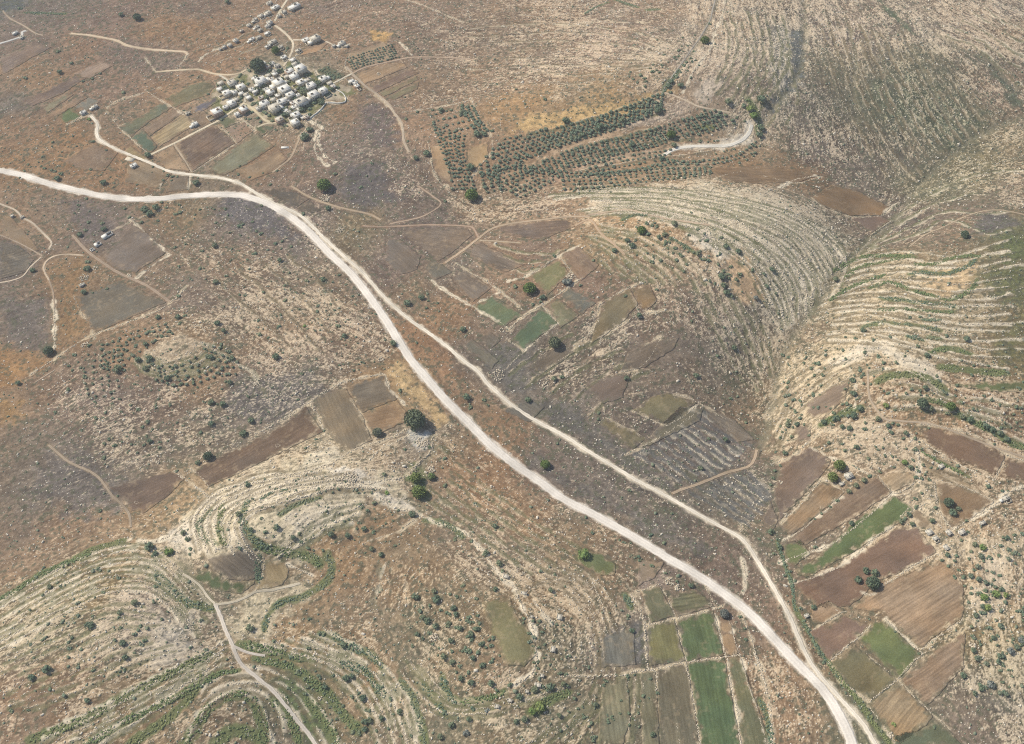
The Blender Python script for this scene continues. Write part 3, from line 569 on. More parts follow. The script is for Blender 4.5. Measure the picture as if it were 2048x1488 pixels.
# dry stone walls and stony field edges: points, width, height, colour, label, share of gaps
PALE = (222, 207, 182)
WALLS = [
    ([(340, 606), (322, 618), (300, 628), (250, 647), (190, 668)], 1.6, .8, "pale stone wall along the lower side of the grey walled field", .15),
    ([(147, 592), (160, 620), (172, 640), (188, 668), (188, 680)], 1.2, .8, "thin stone wall down the left side of the grey walled field", .3),
    ([(186, 670), (150, 690), (112, 716), (85, 735), (62, 748)], 1.8, .7, "tumbled wall running down to the left from the grey walled field", .15),
    ([(272, 556), (300, 535), (338, 508)], 1.2, .6, "low wall rising right from the earth lane to the field corner", .35),
    ([(340, 605), (356, 594), (368, 578), (375, 572)], 1.6, .8, "stub of pale wall continuing uphill past the lane's end", .25),
    ([(107, 600), (110, 640), (108, 670), (109, 700)], 1.5, .8, "broken upright wall above the lone dark round tree", .3),
    ([(257, 435), (285, 460), (310, 485), (340, 510)], 1.2, .6, "low stony bank on the slope right of the ruined building", .4),
    ([(335, 400), (340, 408), (320, 420), (270, 440), (225, 462)], 1.0, .5, "faint scatter of wall stones behind the ruined building", .55),
    ([(404, 686), (430, 700), (470, 725), (500, 742), (520, 770)], 2.2, .8, "rubble wall running down right of the round olive terraces", .2),
    ([(380, 650), (400, 652), (410, 662)], 2.2, 1.0, "low ruined enclosure above the round olive terraces", .3),
    ([(268, 720), (280, 735), (290, 745)], 1.2, .6, "short wall at the left foot of the round olive terraces", .2),
    ([(347, 942), (365, 955), (385, 968), (412, 990), (420, 998)], 2.4, .8, "double stony bank between the two dark ploughed fields", .15),
    ([(380, 938), (400, 950), (418, 975)], 1.4, .7, "pale bank at the left end of the chocolate field", .3),
    ([(620, 808), (635, 830), (648, 862)], 2.0, .8, "stony bank between the chocolate field and the tall taupe one", .15),
    ([(512, 868), (560, 842), (612, 810), (632, 795), (665, 775), (700, 760), (765, 748)], 2.0, .7, "long pale bank along the top of the taupe and chocolate fields", .2),
    ([(770, 750), (780, 780), (800, 800), (812, 812)], 1.6, .8, "dark topped wall at the right end of the grey taupe field", .25),
    ([(722, 828), (735, 852), (745, 875)], .9, .5, "thin line of stones between the tall taupe and reddish fields", .5),
    ([(700, 800), (712, 815), (722, 828)], .9, .5, "line of stones between the two taupe fields", .5),
    ([(815, 858), (770, 880), (720, 895), (690, 910), (660, 930), (630, 945), (590, 950)], 1.8, .8, "pale wall curving from the largest tree below the taupe fields", .1),
    ([(820, 868), (790, 885), (760, 900), (740, 920)], 1.8, .7, "second pale bank below the largest tree", .25),
    ([(865, 872), (862, 900), (845, 920), (825, 940), (810, 955), (790, 958)], 2.4, 1.2, "jumbled pale boulders down the gully below the largest tree", .2),
    ([(790, 958), (760, 962), (735, 968), (700, 962), (672, 955), (655, 938)], 2.0, .8, "pale looping ledge below the white rock patch", .1),
    ([(740, 975), (765, 1000), (800, 1018), (825, 1022), (840, 1030)], 2.2, .8, "white double ledge left of the dense green thicket", .15),
    ([(840, 1030), (870, 1045), (920, 1060), (945, 1080), (970, 1110), (1000, 1150), (1035, 1180), (1050, 1192)], 1.6, .7, "wall of pale stones curving down the right side of the low hill", .25),
    ([(1030, 1182), (1050, 1225), (1065, 1255), (1072, 1300), (1072, 1325), (1060, 1350), (1030, 1370)], 1.8, .9, "stone wall hugging the right side of the rounded green hilltop field", .1),
    ([(1065, 1198), (1085, 1225), (1105, 1250)], 1.6, .8, "short dotted wall above the white roofed hut by the green hilltop field", .35),
    ([(1120, 1352), (1160, 1352), (1200, 1352), (1250, 1350), (1275, 1342), (1312, 1338), (1373, 1325), (1450, 1314), (1480, 1309)], 1.7, .8, "long level stone wall under the walled green grid", .05),
    ([(1290, 1252), (1350, 1238), (1430, 1218), (1445, 1212)], 1.6, .8, "stone wall across the middle of the walled green grid", .08),
    ([(1275, 1183), (1310, 1172), (1340, 1158)], 1.4, .8, "stone wall along the top of the walled green grid", .2),
    ([(1262, 1190), (1280, 1220), (1288, 1250), (1292, 1300), (1296, 1335), (1312, 1345), (1312, 1380)], 2.2, .8, "thick stony bank down the left side of the walled green grid", .15),
    ([(1278, 1190), (1293, 1215), (1300, 1248)], 1.2, .6, "second thin bank at the left of the walled green grid", .25),
    ([(1320, 1172), (1335, 1195), (1350, 1235)], 1.2, .6, "thin bank between the two top plots of the walled green grid", .35),
    ([(1350, 1240), (1362, 1285), (1373, 1322)], 1.2, .5, "thin bank between the two middle plots of the walled green grid", .45),
    ([(1427, 1216), (1435, 1245), (1445, 1290), (1453, 1315)], 1.5, .7, "wall at the right side of the vivid green grid plot", .12),
    ([(1455, 1318), (1462, 1370), (1475, 1430), (1482, 1500)], 1.9, .8, "stone wall along the right of the long vivid green strip", .15),
    ([(1372, 1330), (1385, 1390), (1395, 1450), (1402, 1500)], 1.9, .7, "stony bank along the left of the long vivid green strip", .25),
    ([(1334, 1340), (1345, 1400), (1355, 1450), (1360, 1500)], 1.2, .5, "faint line of stones in the dull green bottom strip", .45),
    ([(1458, 1242), (1468, 1275), (1478, 1308)], 1.1, .6, "thin wall right of the narrow straw plot", .2),
    ([(1480, 1311), (1500, 1380), (1520, 1440), (1535, 1500)], 1.3, .6, "dotted wall right of the narrow green strip at the bottom", .3),
    ([(1508, 1300), (1530, 1370), (1540, 1430), (1545, 1500)], 2.6, .7, "wide stony bank left of the wide road at the bottom", .2),
    ([(1480, 1225), (1500, 1270), (1512, 1310), (1530, 1350)], 1.6, .7, "stony bank rising from the bottom strip towards the wide road", .3),
    ([(1556, 915), (1535, 930), (1500, 945)], 1.2, .5, "low bank at the upper corner of the purple brown field", .4),
    ([(1643, 958), (1600, 1010), (1562, 1046)], 1.6, .8, "stone wall between the purple brown field and the orange brown strip", .1),
    ([(1644, 955), (1668, 970), (1690, 985)], 1.0, .6, "short wall at the top of the orange brown strip", .25),
    ([(1685, 995), (1640, 1030), (1600, 1062), (1565, 1082)], 1.3, .7, "wall beneath the row of small round trees in the lower right", .15),
    ([(1620, 895), (1660, 915), (1690, 925), (1730, 945), (1748, 950)], 1.3, .7, "dotted wall climbing behind the white roofed hut", .25),
    ([(1756, 952), (1770, 970), (1786, 985), (1800, 985), (1830, 965)], 1.4, .7, "pale wall round the small straw coloured square field", .12),
    ([(1786, 986), (1745, 1025), (1715, 1050), (1700, 1062), (1660, 1090), (1615, 1105), (1560, 1125)], 1.6, .8, "pale wall along the upper edge of the curving bright green field", .08),
    ([(1580, 1168), (1612, 1160), (1660, 1142), (1700, 1120), (1750, 1075), (1785, 1055)], 1.6, .8, "pale wall between the curving bright green field and the red earth field", .06),
    ([(1820, 1015), (1800, 1035), (1845, 1010), (1868, 1000)], 1.6, .8, "short wall by the dark trees at the tip of the curving green field", .3),
    ([(1875, 1108), (1850, 1118), (1820, 1135), (1785, 1160), (1765, 1170)], 2.2, .9, "thick pale wall below the red earth field", .08),
    ([(1722, 1182), (1735, 1190), (1752, 1188)], 2.0, .6, "white rubble under the clump of dark trees", .15),
    ([(1692, 1222), (1670, 1232), (1640, 1252), (1622, 1262)], 1.2, .6, "thin wall above the kite shaped purple field", .2),
    ([(1655, 1198), (1665, 1210), (1678, 1226)], 1.0, .5, "short stub wall above the kite shaped purple field", .4),
    ([(1740, 1252), (1720, 1272), (1695, 1292), (1658, 1324)], 1.7, .8, "wall between the kite shaped purple field and the green squares", .1),
    ([(1770, 1238), (1810, 1275), (1845, 1308)], 1.2, .6, "thin wall between the bright green square and the combed field", .3),
    ([(1845, 1308), (1820, 1330), (1795, 1358), (1740, 1402)], 1.6, .8, "pale wall along the lower side of the green squares", .1),
    ([(1710, 1290), (1750, 1322), (1794, 1358)], .8, .4, "faint line of stones between the two green squares", .6),
    ([(1656, 1325), (1690, 1368), (1740, 1402)], 1.4, .7, "dark topped wall between the green square and the gravel road", .2),
    ([(1925, 1240), (1880, 1270), (1845, 1298)], 1.6, .8, "wall at the lower edge of the combed straw brown field", .15),
    ([(1796, 1362), (1830, 1395), (1870, 1432), (1900, 1460)], 1.2, .6, "thin wall between the two lowest brown fields", .2),
    ([(1738, 1414), (1765, 1450), (1790, 1485)], 1.2, .6, "wall left of the lowest straw brown field", .25),
    ([(1868, 965), (1880, 1025), (1905, 1060)], 1.8, .8, "rocky wall at the left of the kite shaped brown field", .15),
    ([(1905, 1060), (1950, 1035), (1992, 1008), (2010, 990), (2050, 970)], 2.0, .9, "pale wall at the lower right of the kite shaped brown field", .12),
    ([(1875, 960), (1920, 972), (1960, 988), (1992, 1004)], 1.4, .7, "stony bank above the kite shaped brown field", .2),
    ([(2014, 912), (2004, 932), (1990, 955)], 1.6, .8, "short wall splitting the long red brown field", .08),
    ([(1830, 850), (1880, 852), (1960, 876), (2015, 910), (2050, 922)], 1.5, .7, "wall along the upper edge of the long red brown field", .15),
    ([(1840, 880), (1870, 900), (1930, 935), (1990, 960)], 1.8, .6, "rubbly bank under the long red brown field", .2),
    ([(1835, 905), (1838, 925), (1835, 945)], 2.4, .9, "upright stack of stone walls left of the narrow green terrace", .15),
    ([(1700, 740), (1712, 770), (1710, 812)], 1.4, .6, "upright broken wall on the scrubby spur", .4),
    ([(1700, 755), (1660, 775), (1630, 795), (1600, 815)], 1.4, .7, "wall along the upper side of the reddish fallow above the spur", .2),
    ([(1635, 868), (1610, 890), (1590, 910), (1545, 928)], 1.6, .8, "pale wall above the purple brown field", .12),
    ([(1780, 842), (1745, 858), (1700, 860), (1640, 862)], 1.4, .6, "pale ledge across the scrubby spur", .3),
    ([(1395, 810), (1370, 830), (1335, 852)], 1.6, .7, "wall at the right of the olive green five sided field", .12),
    ([(1405, 812), (1380, 835), (1340, 862), (1300, 885), (1265, 903), (1250, 910)], 1.8, .6, "long sandy bank beside the five sided field down to the gravel road", .15),
    ([(1265, 822), (1300, 838), (1332, 852)], 1.2, .6, "wall below the left side of the five sided field", .25),
    ([(1335, 785), (1375, 795), (1400, 808), (1450, 838)], 1.2, .6, "dotted wall above the five sided field", .35),
    ([(1210, 835), (1250, 855), (1296, 878)], 1.0, .5, "thin edge of stones above the long olive plot", .4),
    ([(1207, 815), (1208, 835), (1195, 848)], 1.4, .6, "short pale bank above the long olive plot", .2),
    ([(1015, 655), (985, 635), (945, 613), (905, 590), (880, 575), (860, 560)], 1.5, .7, "wall along the lower left of the bright green plot", .15),
    ([(945, 612), (965, 600), (990, 588)], 1.2, .6, "wall at the upper left of the bright green plot", .2),
    ([(1018, 660), (1050, 630), (1085, 610), (1115, 590), (1150, 565), (1165, 555)], 1.8, .8, "pale wall over the top of the large deep green plot", .1),
    ([(1046, 702), (1085, 672), (1118, 645)], 1.4, .7, "wall at the right side of the large deep green plot", .15),
    ([(1018, 682), (1046, 702), (1030, 720), (1010, 740)], 1.2, .6, "wall at the foot of the large deep green plot", .25),
    ([(1085, 612), (1100, 630), (1118, 648)], 1.2, .6, "thin wall between the deep green and olive grey plots", .25),
    ([(1018, 562), (1055, 552), (1090, 530), (1130, 505), (1160, 490)], 1.0, .5, "thin bank above the olive plot by the bright round tree", .3),
    ([(1120, 515), (1140, 540), (1155, 560)], 1.8, .8, "stony bank between the olive and reddish plots", .2),
    ([(912, 527), (940, 545), (975, 565), (1010, 590), (1045, 620)], 1.6, .7, "long stony bank from the track junction down to the green plots", .15),
    ([(1000, 585), (970, 600)], 1.0, .5, "short wall stub left of the bright green plot", .3),
    ([(1198, 632), (1200, 610), (1240, 585), (1275, 570), (1285, 562)], 1.3, .7, "curved wall round the top of the olive brown field", .2),
    ([(1200, 690), (1205, 672), (1240, 650), (1280, 630), (1330, 622)], 1.6, .7, "curved wall below the olive brown field", .12),
    ([(1198, 640), (1185, 660), (1165, 680), (1150, 690)], 1.8, .7, "rubble bank left of the olive brown field", .25),
    ([(1268, 600), (1272, 612), (1280, 628)], 1.0, .5, "short wall between the two rounded fields", .3),
    ([(1155, 700), (1120, 720), (1090, 745)], 1.2, .5, "broken bank running down from the dark round tree", .4),
    ([(1290, 690), (1320, 675), (1350, 660)], 1.2, .5, "curved wall above the dark oval fallow", .3),
    ([(1240, 745), (1280, 735), (1300, 715), (1320, 680)], 1.2, .5, "curved wall left of the dark oval fallow", .25),
    ([(1625, 397), (1645, 412), (1700, 433), (1762, 432), (1785, 417)], 1.0, .6, "dark edged wall under the smooth brown ravine field", .3),
    ([(1764, 430), (1784, 412), (1800, 405)], 1.4, .6, "short pale wall at the right of the ravine field", .2),
    ([(1782, 442), (1745, 468), (1740, 480)], 1.4, .7, "pale wall at the foot of the dark triangular field", .2),
    ([(237, 255), (262, 277), (300, 310)], 1.6, .7, "pale wall down the left of the deep green square plot", .2),
    ([(352, 220), (390, 245), (400, 258)], 1.0, .5, "thin wall right of the straw coloured lane field", .35),
    ([(290, 180), (320, 200), (345, 215), (380, 228)], 1.2, .6, "thin pale wall across the slope left of the village", .2),
    ([(386, 344), (430, 315), (473, 287)], 1.2, .6, "thin wall under the large dark ploughed field", .15),
    ([(430, 250), (450, 262), (474, 287)], 1.2, .6, "thin wall between the large dark field and the young tree plot", .2),
    ([(215, 215), (240, 200), (280, 188), (320, 175)], 1.6, .7, "stony bank on the slope above the curving green strip", .3),
    ([(133, 250), (160, 235), (175, 228)], 2.8, .7, "heap of pale rubble below the vivid green plot", .1),
    ([(215, 225), (235, 250), (250, 248)], 1.2, .5, "broken stony edge beside the bend of the gravel road", .5),
    ([(290, 115), (305, 135), (312, 143)], 1.8, .7, "short pale bank above the track into the village", .2),
    ([(376, 108), (365, 125), (353, 140)], 1.8, .7, "broken pale wall linking the two tracks left of the village", .25),
    ([(398, 122), (410, 110), (430, 100), (445, 92)], 1.4, .6, "pale bank below the row of four small white huts", .2),
    ([(325, 345), (320, 380)], .9, .5, "thin upright wall between the two roads left of the fork", .2),
    ([(382, 350), (378, 378)], 1.2, .5, "short upright wall between the two roads near the fork", .25),
    ([(655, 206), (685, 207), (692, 200), (686, 188), (672, 180)], 1.8, 1.6, "white village boundary wall with a hooked end", .0),
    ([(653, 206), (640, 222), (620, 238)], 1.8, 1.6, "white boundary wall slanting down from the village's east side", .0),
    ([(628, 139), (632, 148), (640, 152)], 1.6, 1.6, "short white wall at the left of the dense green orchard", .0),
    ([(618, 240), (632, 250), (645, 258), (637, 265), (636, 280), (642, 300), (655, 315), (668, 325)], 1.8, .9, "ragged white wall winding down below the village", .1),
    ([(636, 262), (630, 290), (632, 305), (640, 320), (655, 330)], 1.8, .9, "loop of ruined white wall below the village", .15),
    ([(610, 242), (612, 258), (600, 272)], 1.6, .9, "pale wall beside the sandy path below the village", .1),
    ([(490, 243), (507, 262), (512, 248)], 1.2, .8, "thin wall round the gardens below the village", .1),
    ([(475, 232), (500, 252), (510, 256)], 1.2, .8, "pale garden wall above the tiny deep green garden", .1),
    ([(700, 110), (690, 128), (694, 140)], 1.6, .8, "pale bank left of the dotted tree plot", .2),
    ([(800, 85), (815, 100), (824, 112)], 1.4, .7, "short pale bank right of the dotted tree plot", .2),
    ([(812, 0), (850, 12), (880, 25), (910, 38), (925, 45)], 1.6, .7, "pale wall running down from the top edge above the village fields", .15),
    ([(880, 28), (865, 42), (845, 50)], 1.2, .6, "short branch wall near the top edge", .25),
    ([(600, 110), (650, 100), (690, 96)], 1.0, .5, "thin bank below the orange soil plot", .4),
    ([(752, 190), (775, 210), (792, 232), (800, 245), (808, 270)], 1.6, .7, "pale bank beside the rough track below the village", .3),
    ([(858, 290), (862, 320), (868, 345), (880, 365), (895, 375)], 1.6, .8, "pale wall at the left edge of the olive grove", .15),
    ([(862, 297), (895, 288)], 1.0, .5, "thin wall across the top of the bare olive grove corner", .3),
    ([(942, 195), (950, 220), (965, 245), (980, 270), (985, 300), (965, 325), (940, 360)], 1.6, .7, "pale wall between the square grid of olives and the terraces", .25),
    ([(805, 225), (850, 218), (900, 210), (940, 200)], 1.6, .7, "pale ledge above the square grid of olives", .25),
    ([(1470, 230), (1500, 235), (1515, 255), (1520, 280), (1545, 295)], 1.6, .8, "pale wall curving round the end of the olive terraces", .15),
    ([(1425, 362), (1450, 350), (1530, 332)], 1.2, .5, "thin bank at the top of the brown furrowed field by the groves", .4),
    ([(1510, 348), (1560, 360), (1600, 365), (1650, 352)], 1.2, .5, "pale stony edge of the brown furrowed field by the groves", .35),
    ([(1560, 375), (1590, 360), (1630, 352)], 2.0, .6, "curved white edges of the small terraces above the ravine field", .3),
    ([(1480, 120), (1470, 100), (1475, 60), (1460, 0)], 1.6, .6, "pale edge of the dry gully at the top", .4),
    ([(1450, -5), (1445, 30), (1430, 65), (1420, 100), (1395, 130), (1375, 165), (1365, 185)], 1.8, .7, "pale stony bank along the right side of the dry gully", .2),
    ([(1040, 30), (1065, 32), (1100, 45), (1140, 52), (1180, 45), (1300, 45)], 1.4, .5, "pale ledge on the stony plateau near the top edge", .5),
    ([(40, 1090), (55, 1085)], 0, 0, "", 0),
    ([(100, 1205), (60, 1222)], 0, 0, "", 0),
    ([(262, 1078), (285, 1085), (310, 1082), (345, 1070), (385, 1035), (415, 1002), (440, 985)], 2.4, .7, "stepped white bank below the dark ploughed field above the chalk nose", .15),
    ([(430, 1098), (450, 1095), (480, 1095)], 1.4, .6, "thin pale wall at the top of the domed field", .2),
    ([(576, 1128), (600, 1140), (622, 1150)], 1.4, .7, "thin pale wall right of the tan plot", .15),
    ([(512, 1180), (524, 1150), (528, 1120), (515, 1105)], 1.2, .7, "thin curved wall between the green crescent and the tan plot", .1),
    ([(772, 1125), (760, 1160), (755, 1190)], 1.0, .5, "upright line of stones on the orange slope", .4),
    ([(810, 1150), (812, 1190), (795, 1210)], 1.0, .5, "short curved line of stones left of the thicket of dark bushes", .5),
    ([(830, 1040), (810, 1052), (800, 1062), (760, 1075), (730, 1085)], 1.4, .6, "pale ledge at the top of the low hill", .3),
    ([(1240, 1150), (1262, 1180)], 1.2, .6, "short dotted wall below the small green teardrop plot", .35),
    ([(1485, 1120), (1490, 1150), (1487, 1190)], 1.4, .6, "upright dotted wall between the two roads", .4),
    ([(1410, 1170), (1425, 1200), (1430, 1215)], 1.2, .6, "dotted wall between the green grid and the wide road", .4),
    ([(1180, 1150), (1200, 1200), (1215, 1240)], 1.4, .5, "stony bank falling left of the walled green grid", .45),
]
WALLS = [w for w in WALLS if w[1] > 0]

# families of terrace ledges: curve a, curve b, how many, width, height, gaps, label base
FAMS = [
    ([(1628, 10), (1655, 110), (1695, 220), (1750, 320), (1800, 385)], [(1880, 110), (1930, 170), (1985, 240), (2000, 260)], 14, .9, .5, .5, "faint rocky ledge slanting down the green mountain flank"),
    ([(1890, 70), (1960, 100), (2048, 170)], [(1960, 10), (2000, 40), (2060, 70)], 5, .9, .5, .5, "faint rocky ledge on the tan slope in the upper right corner"),
    ([(1440, 20), (1455, 100), (1420, 180)], [(1560, 30), (1575, 120), (1530, 200), (1500, 230)], 8, .9, .5, .45, "pale rib running down beside the dry gully"),
    ([(940, 60), (1100, 48), (1250, 62), (1350, 92)], [(930, 175), (1080, 168), (1200, 165), (1290, 150)], 8, .9, .4, .6, "faint pale ledge across the stony plateau"),
    ([(0, 1320), (100, 1268), (210, 1215), (300, 1222)], [(20, 1430), (150, 1385), (260, 1330), (350, 1295)], 8, .9, .5, .5, "broken ledge over the rocky dome at the lower left"),
    ([(1400, 590), (1450, 690), (1510, 790)], [(1500, 590), (1540, 680), (1555, 740)], 6, .9, .5, .5, "broken ledge on the grey slope above the ravine"),
    ([(1560, 905), (1600, 830), (1680, 770), (1760, 740)], [(1545, 830), (1590, 760), (1660, 715)], 6, 1.0, .5, .4, "pale stony bank stepping up from the ravine floor"),
    ([(880, 900), (1000, 1000), (1120, 1080), (1230, 1140)], [(850, 1000), (960, 1080), (1060, 1150)], 6, .8, .4, .55, "faint line of stones on the orange slope below the wide road"),
    ([(1000, 760), (1080, 700), (1160, 660)], [(1180, 830), (1250, 760), (1320, 730)], 5, .9, .4, .5, "faint field bank in the grey central valley"),
    ([(560, 500), (640, 570), (700, 660)], [(430, 560), (520, 640), (600, 720)], 4, .7, .3, .65, "faint stone line on the pale slope left of the wide road"),
    ([(1080, 385), (1180, 378), (1300, 378), (1400, 385), (1500, 402), (1590, 430), (1650, 465), (1690, 505), (1695, 545), (1670, 590)],
     [(1180, 430), (1280, 428), (1370, 455), (1440, 490), (1500, 540), (1530, 600), (1560, 660)], 20, 1.9, .8, .22, "pale limestone ledge curving round the rocky nose below the olive groves"),
    ([(1165, 455), (1220, 452), (1290, 470), (1350, 500), (1400, 545), (1425, 590)],
     [(1185, 480), (1215, 500), (1260, 525), (1310, 560)], 6, 1.5, .6, .35, "sandy terrace ledge among the round shrubs inside the rocky nose"),
    ([(1670, 545), (1720, 520), (1800, 505), (1880, 512), (1960, 500), (2060, 470)],
     [(1610, 690), (1700, 680), (1790, 690), (1880, 715), (1960, 730), (2060, 740)], 15, 1.5, .7, .2, "sandy terrace ledge crossing the green slope at the right"),
    ([(1700, 520), (1800, 430), (1900, 375), (1960, 350), (2050, 340)],
     [(1720, 512), (1830, 470), (1900, 440), (1980, 470), (2050, 450)], 4, 1.1, .5, .4, "thin ledge on the brown slope above the green terraces at the right"),
    ([(0, 1205), (60, 1170), (130, 1130), (200, 1105), (270, 1090), (320, 1105), (370, 1150), (420, 1205)],
     [(0, 1300), (60, 1265), (130, 1225), (210, 1190), (290, 1185), (350, 1230), (390, 1290)], 9, 1.4, .6, .25, "pale ledge arching over the low rocky hill at the lower left"),
    ([(400, 1098), (388, 1060), (395, 1020), (440, 985), (520, 955), (600, 945), (650, 932)],
     [(520, 1120), (480, 1070), (500, 1030), (560, 1005), (640, 985), (720, 975), (790, 985)], 8, 2.2, .8, .1, "white chalk ledge winding round the nose of bare hill"),
    ([(520, 1125), (560, 1100), (600, 1060), (660, 1020), (720, 1000)],
     [(560, 1120), (600, 1090), (650, 1060), (720, 1040)], 4, 1.9, .5, .35, "short chalk ledge on the hill behind the tan plot"),
    ([(455, 1275), (420, 1298), (350, 1335), (270, 1375), (180, 1425), (60, 1475)],
     [(440, 1330), (400, 1360), (330, 1410), (260, 1450), (200, 1490)], 6, 1.7, .6, .2, "pale ledge between green strips in the lower left corner"),
    ([(400, 1375), (430, 1338), (480, 1328), (545, 1340), (600, 1372), (645, 1420), (685, 1495)],
     [(370, 1490), (405, 1430), (445, 1392), (490, 1388), (525, 1415), (545, 1490)], 5, 1.7, .5, .25, "pale ledge looping round the hollow at the bottom left"),
    ([(500, 1295), (580, 1310), (660, 1340), (710, 1390), (740, 1440), (760, 1495)],
     [(650, 1262), (720, 1300), (780, 1345), (820, 1400), (845, 1495)], 7, 1.7, .6, .25, "pale ledge following the curved green strips at the bottom"),
    ([(820, 1310), (860, 1350), (890, 1390), (925, 1402), (980, 1398), (1040, 1375)],
     [(800, 1340), (840, 1390), (880, 1420), (960, 1430), (1050, 1400), (1130, 1370)], 4, 1.2, .5, .3, "sandy ledge under the rounded hilltop at the bottom"),
    ([(1030, 1190), (1100, 1170), (1160, 1220), (1190, 1290), (1190, 1350)],
     [(1110, 1110), (1190, 1160), (1230, 1220), (1260, 1300), (1270, 1345)], 5, 1.1, .5, .45, "stony strip edge left of the walled green grid"),
    ([(1185, 1355), (1170, 1400), (1120, 1440), (1050, 1490)],
     [(1285, 1350), (1290, 1400), (1285, 1450), (1290, 1495)], 8, 1.1, .5, .4, "stony strip edge fanning out at the bottom centre"),
    ([(275, 722), (290, 742), (330, 755), (390, 745), (440, 715), (470, 690)],
     [(300, 705), (330, 725), (370, 715), (400, 690)], 6, 1.1, .5, .25, "ring of terrace wall round the small olive knoll"),
    ([(1400, 822), (1440, 850), (1480, 880), (1515, 905)],
     [(1262, 905), (1300, 928), (1340, 952), (1370, 975)], 11, 1.1, .4, .42, "slanting line of stones in the striped fallow right of the gravel road"),
    ([(1500, 945), (1520, 962), (1540, 985)],
     [(1375, 985), (1420, 1010), (1470, 1040), (1500, 1060)], 8, 1.1, .4, .4, "slanting line of stones in the striped fallow below the sandy track"),
    ([(985, 490), (1040, 505), (1100, 510), (1120, 500)],
     [(1000, 530), (1040, 545), (1080, 540), (1100, 525)], 3, 1.1, .5, .2, "pale curved bank in the brown strip fields left of the nose"),
    ([(1840, 895), (1880, 915), (1950, 950)], [(1845, 935), (1890, 955), (1960, 985)], 3, 1.1, .5, .3, "ledge of the narrow terraces below the long red brown field"),
    ([(1740, 740), (1790, 738), (1850, 760), (1900, 790), (1980, 800), (2050, 810)],
     [(1760, 800), (1800, 815), (1860, 815), (1940, 835), (2050, 885)], 4, 1.2, .5, .35, "ledge of the looping terraces at the right edge"),
    ([(1060, 265), (1150, 245), (1230, 222), (1290, 200)], [(1140, 325), (1220, 302), (1300, 285), (1380, 275)], 4, 1.0, .6, .3, "pale terrace edge between the rows of olives"),
    ([(1150, 345), (1250, 325), (1340, 312), (1450, 300)], [(1130, 375), (1230, 372), (1340, 362)], 3, 1.0, .6, .4, "lower terrace edge between the rows of olives"),
    ([(1250, 510), (1275, 545), (1290, 565)], [(1200, 520), (1225, 540), (1255, 560)], 3, 1.1, .5, .4, "short broken ledge at the foot of the orange track"),
    ([(1570, 110), (1590, 200), (1560, 260)], [(1500, 90), (1520, 200), (1510, 240)], 3, .9, .4, .6, "faint rocky rib beside the dry gully"),
    ([(420, 130), (470, 115), (520, 95)], [(430, 95), (480, 75), (520, 55)], 3, .9, .4, .4, "faint orange terrace edge north west of the village"),
]

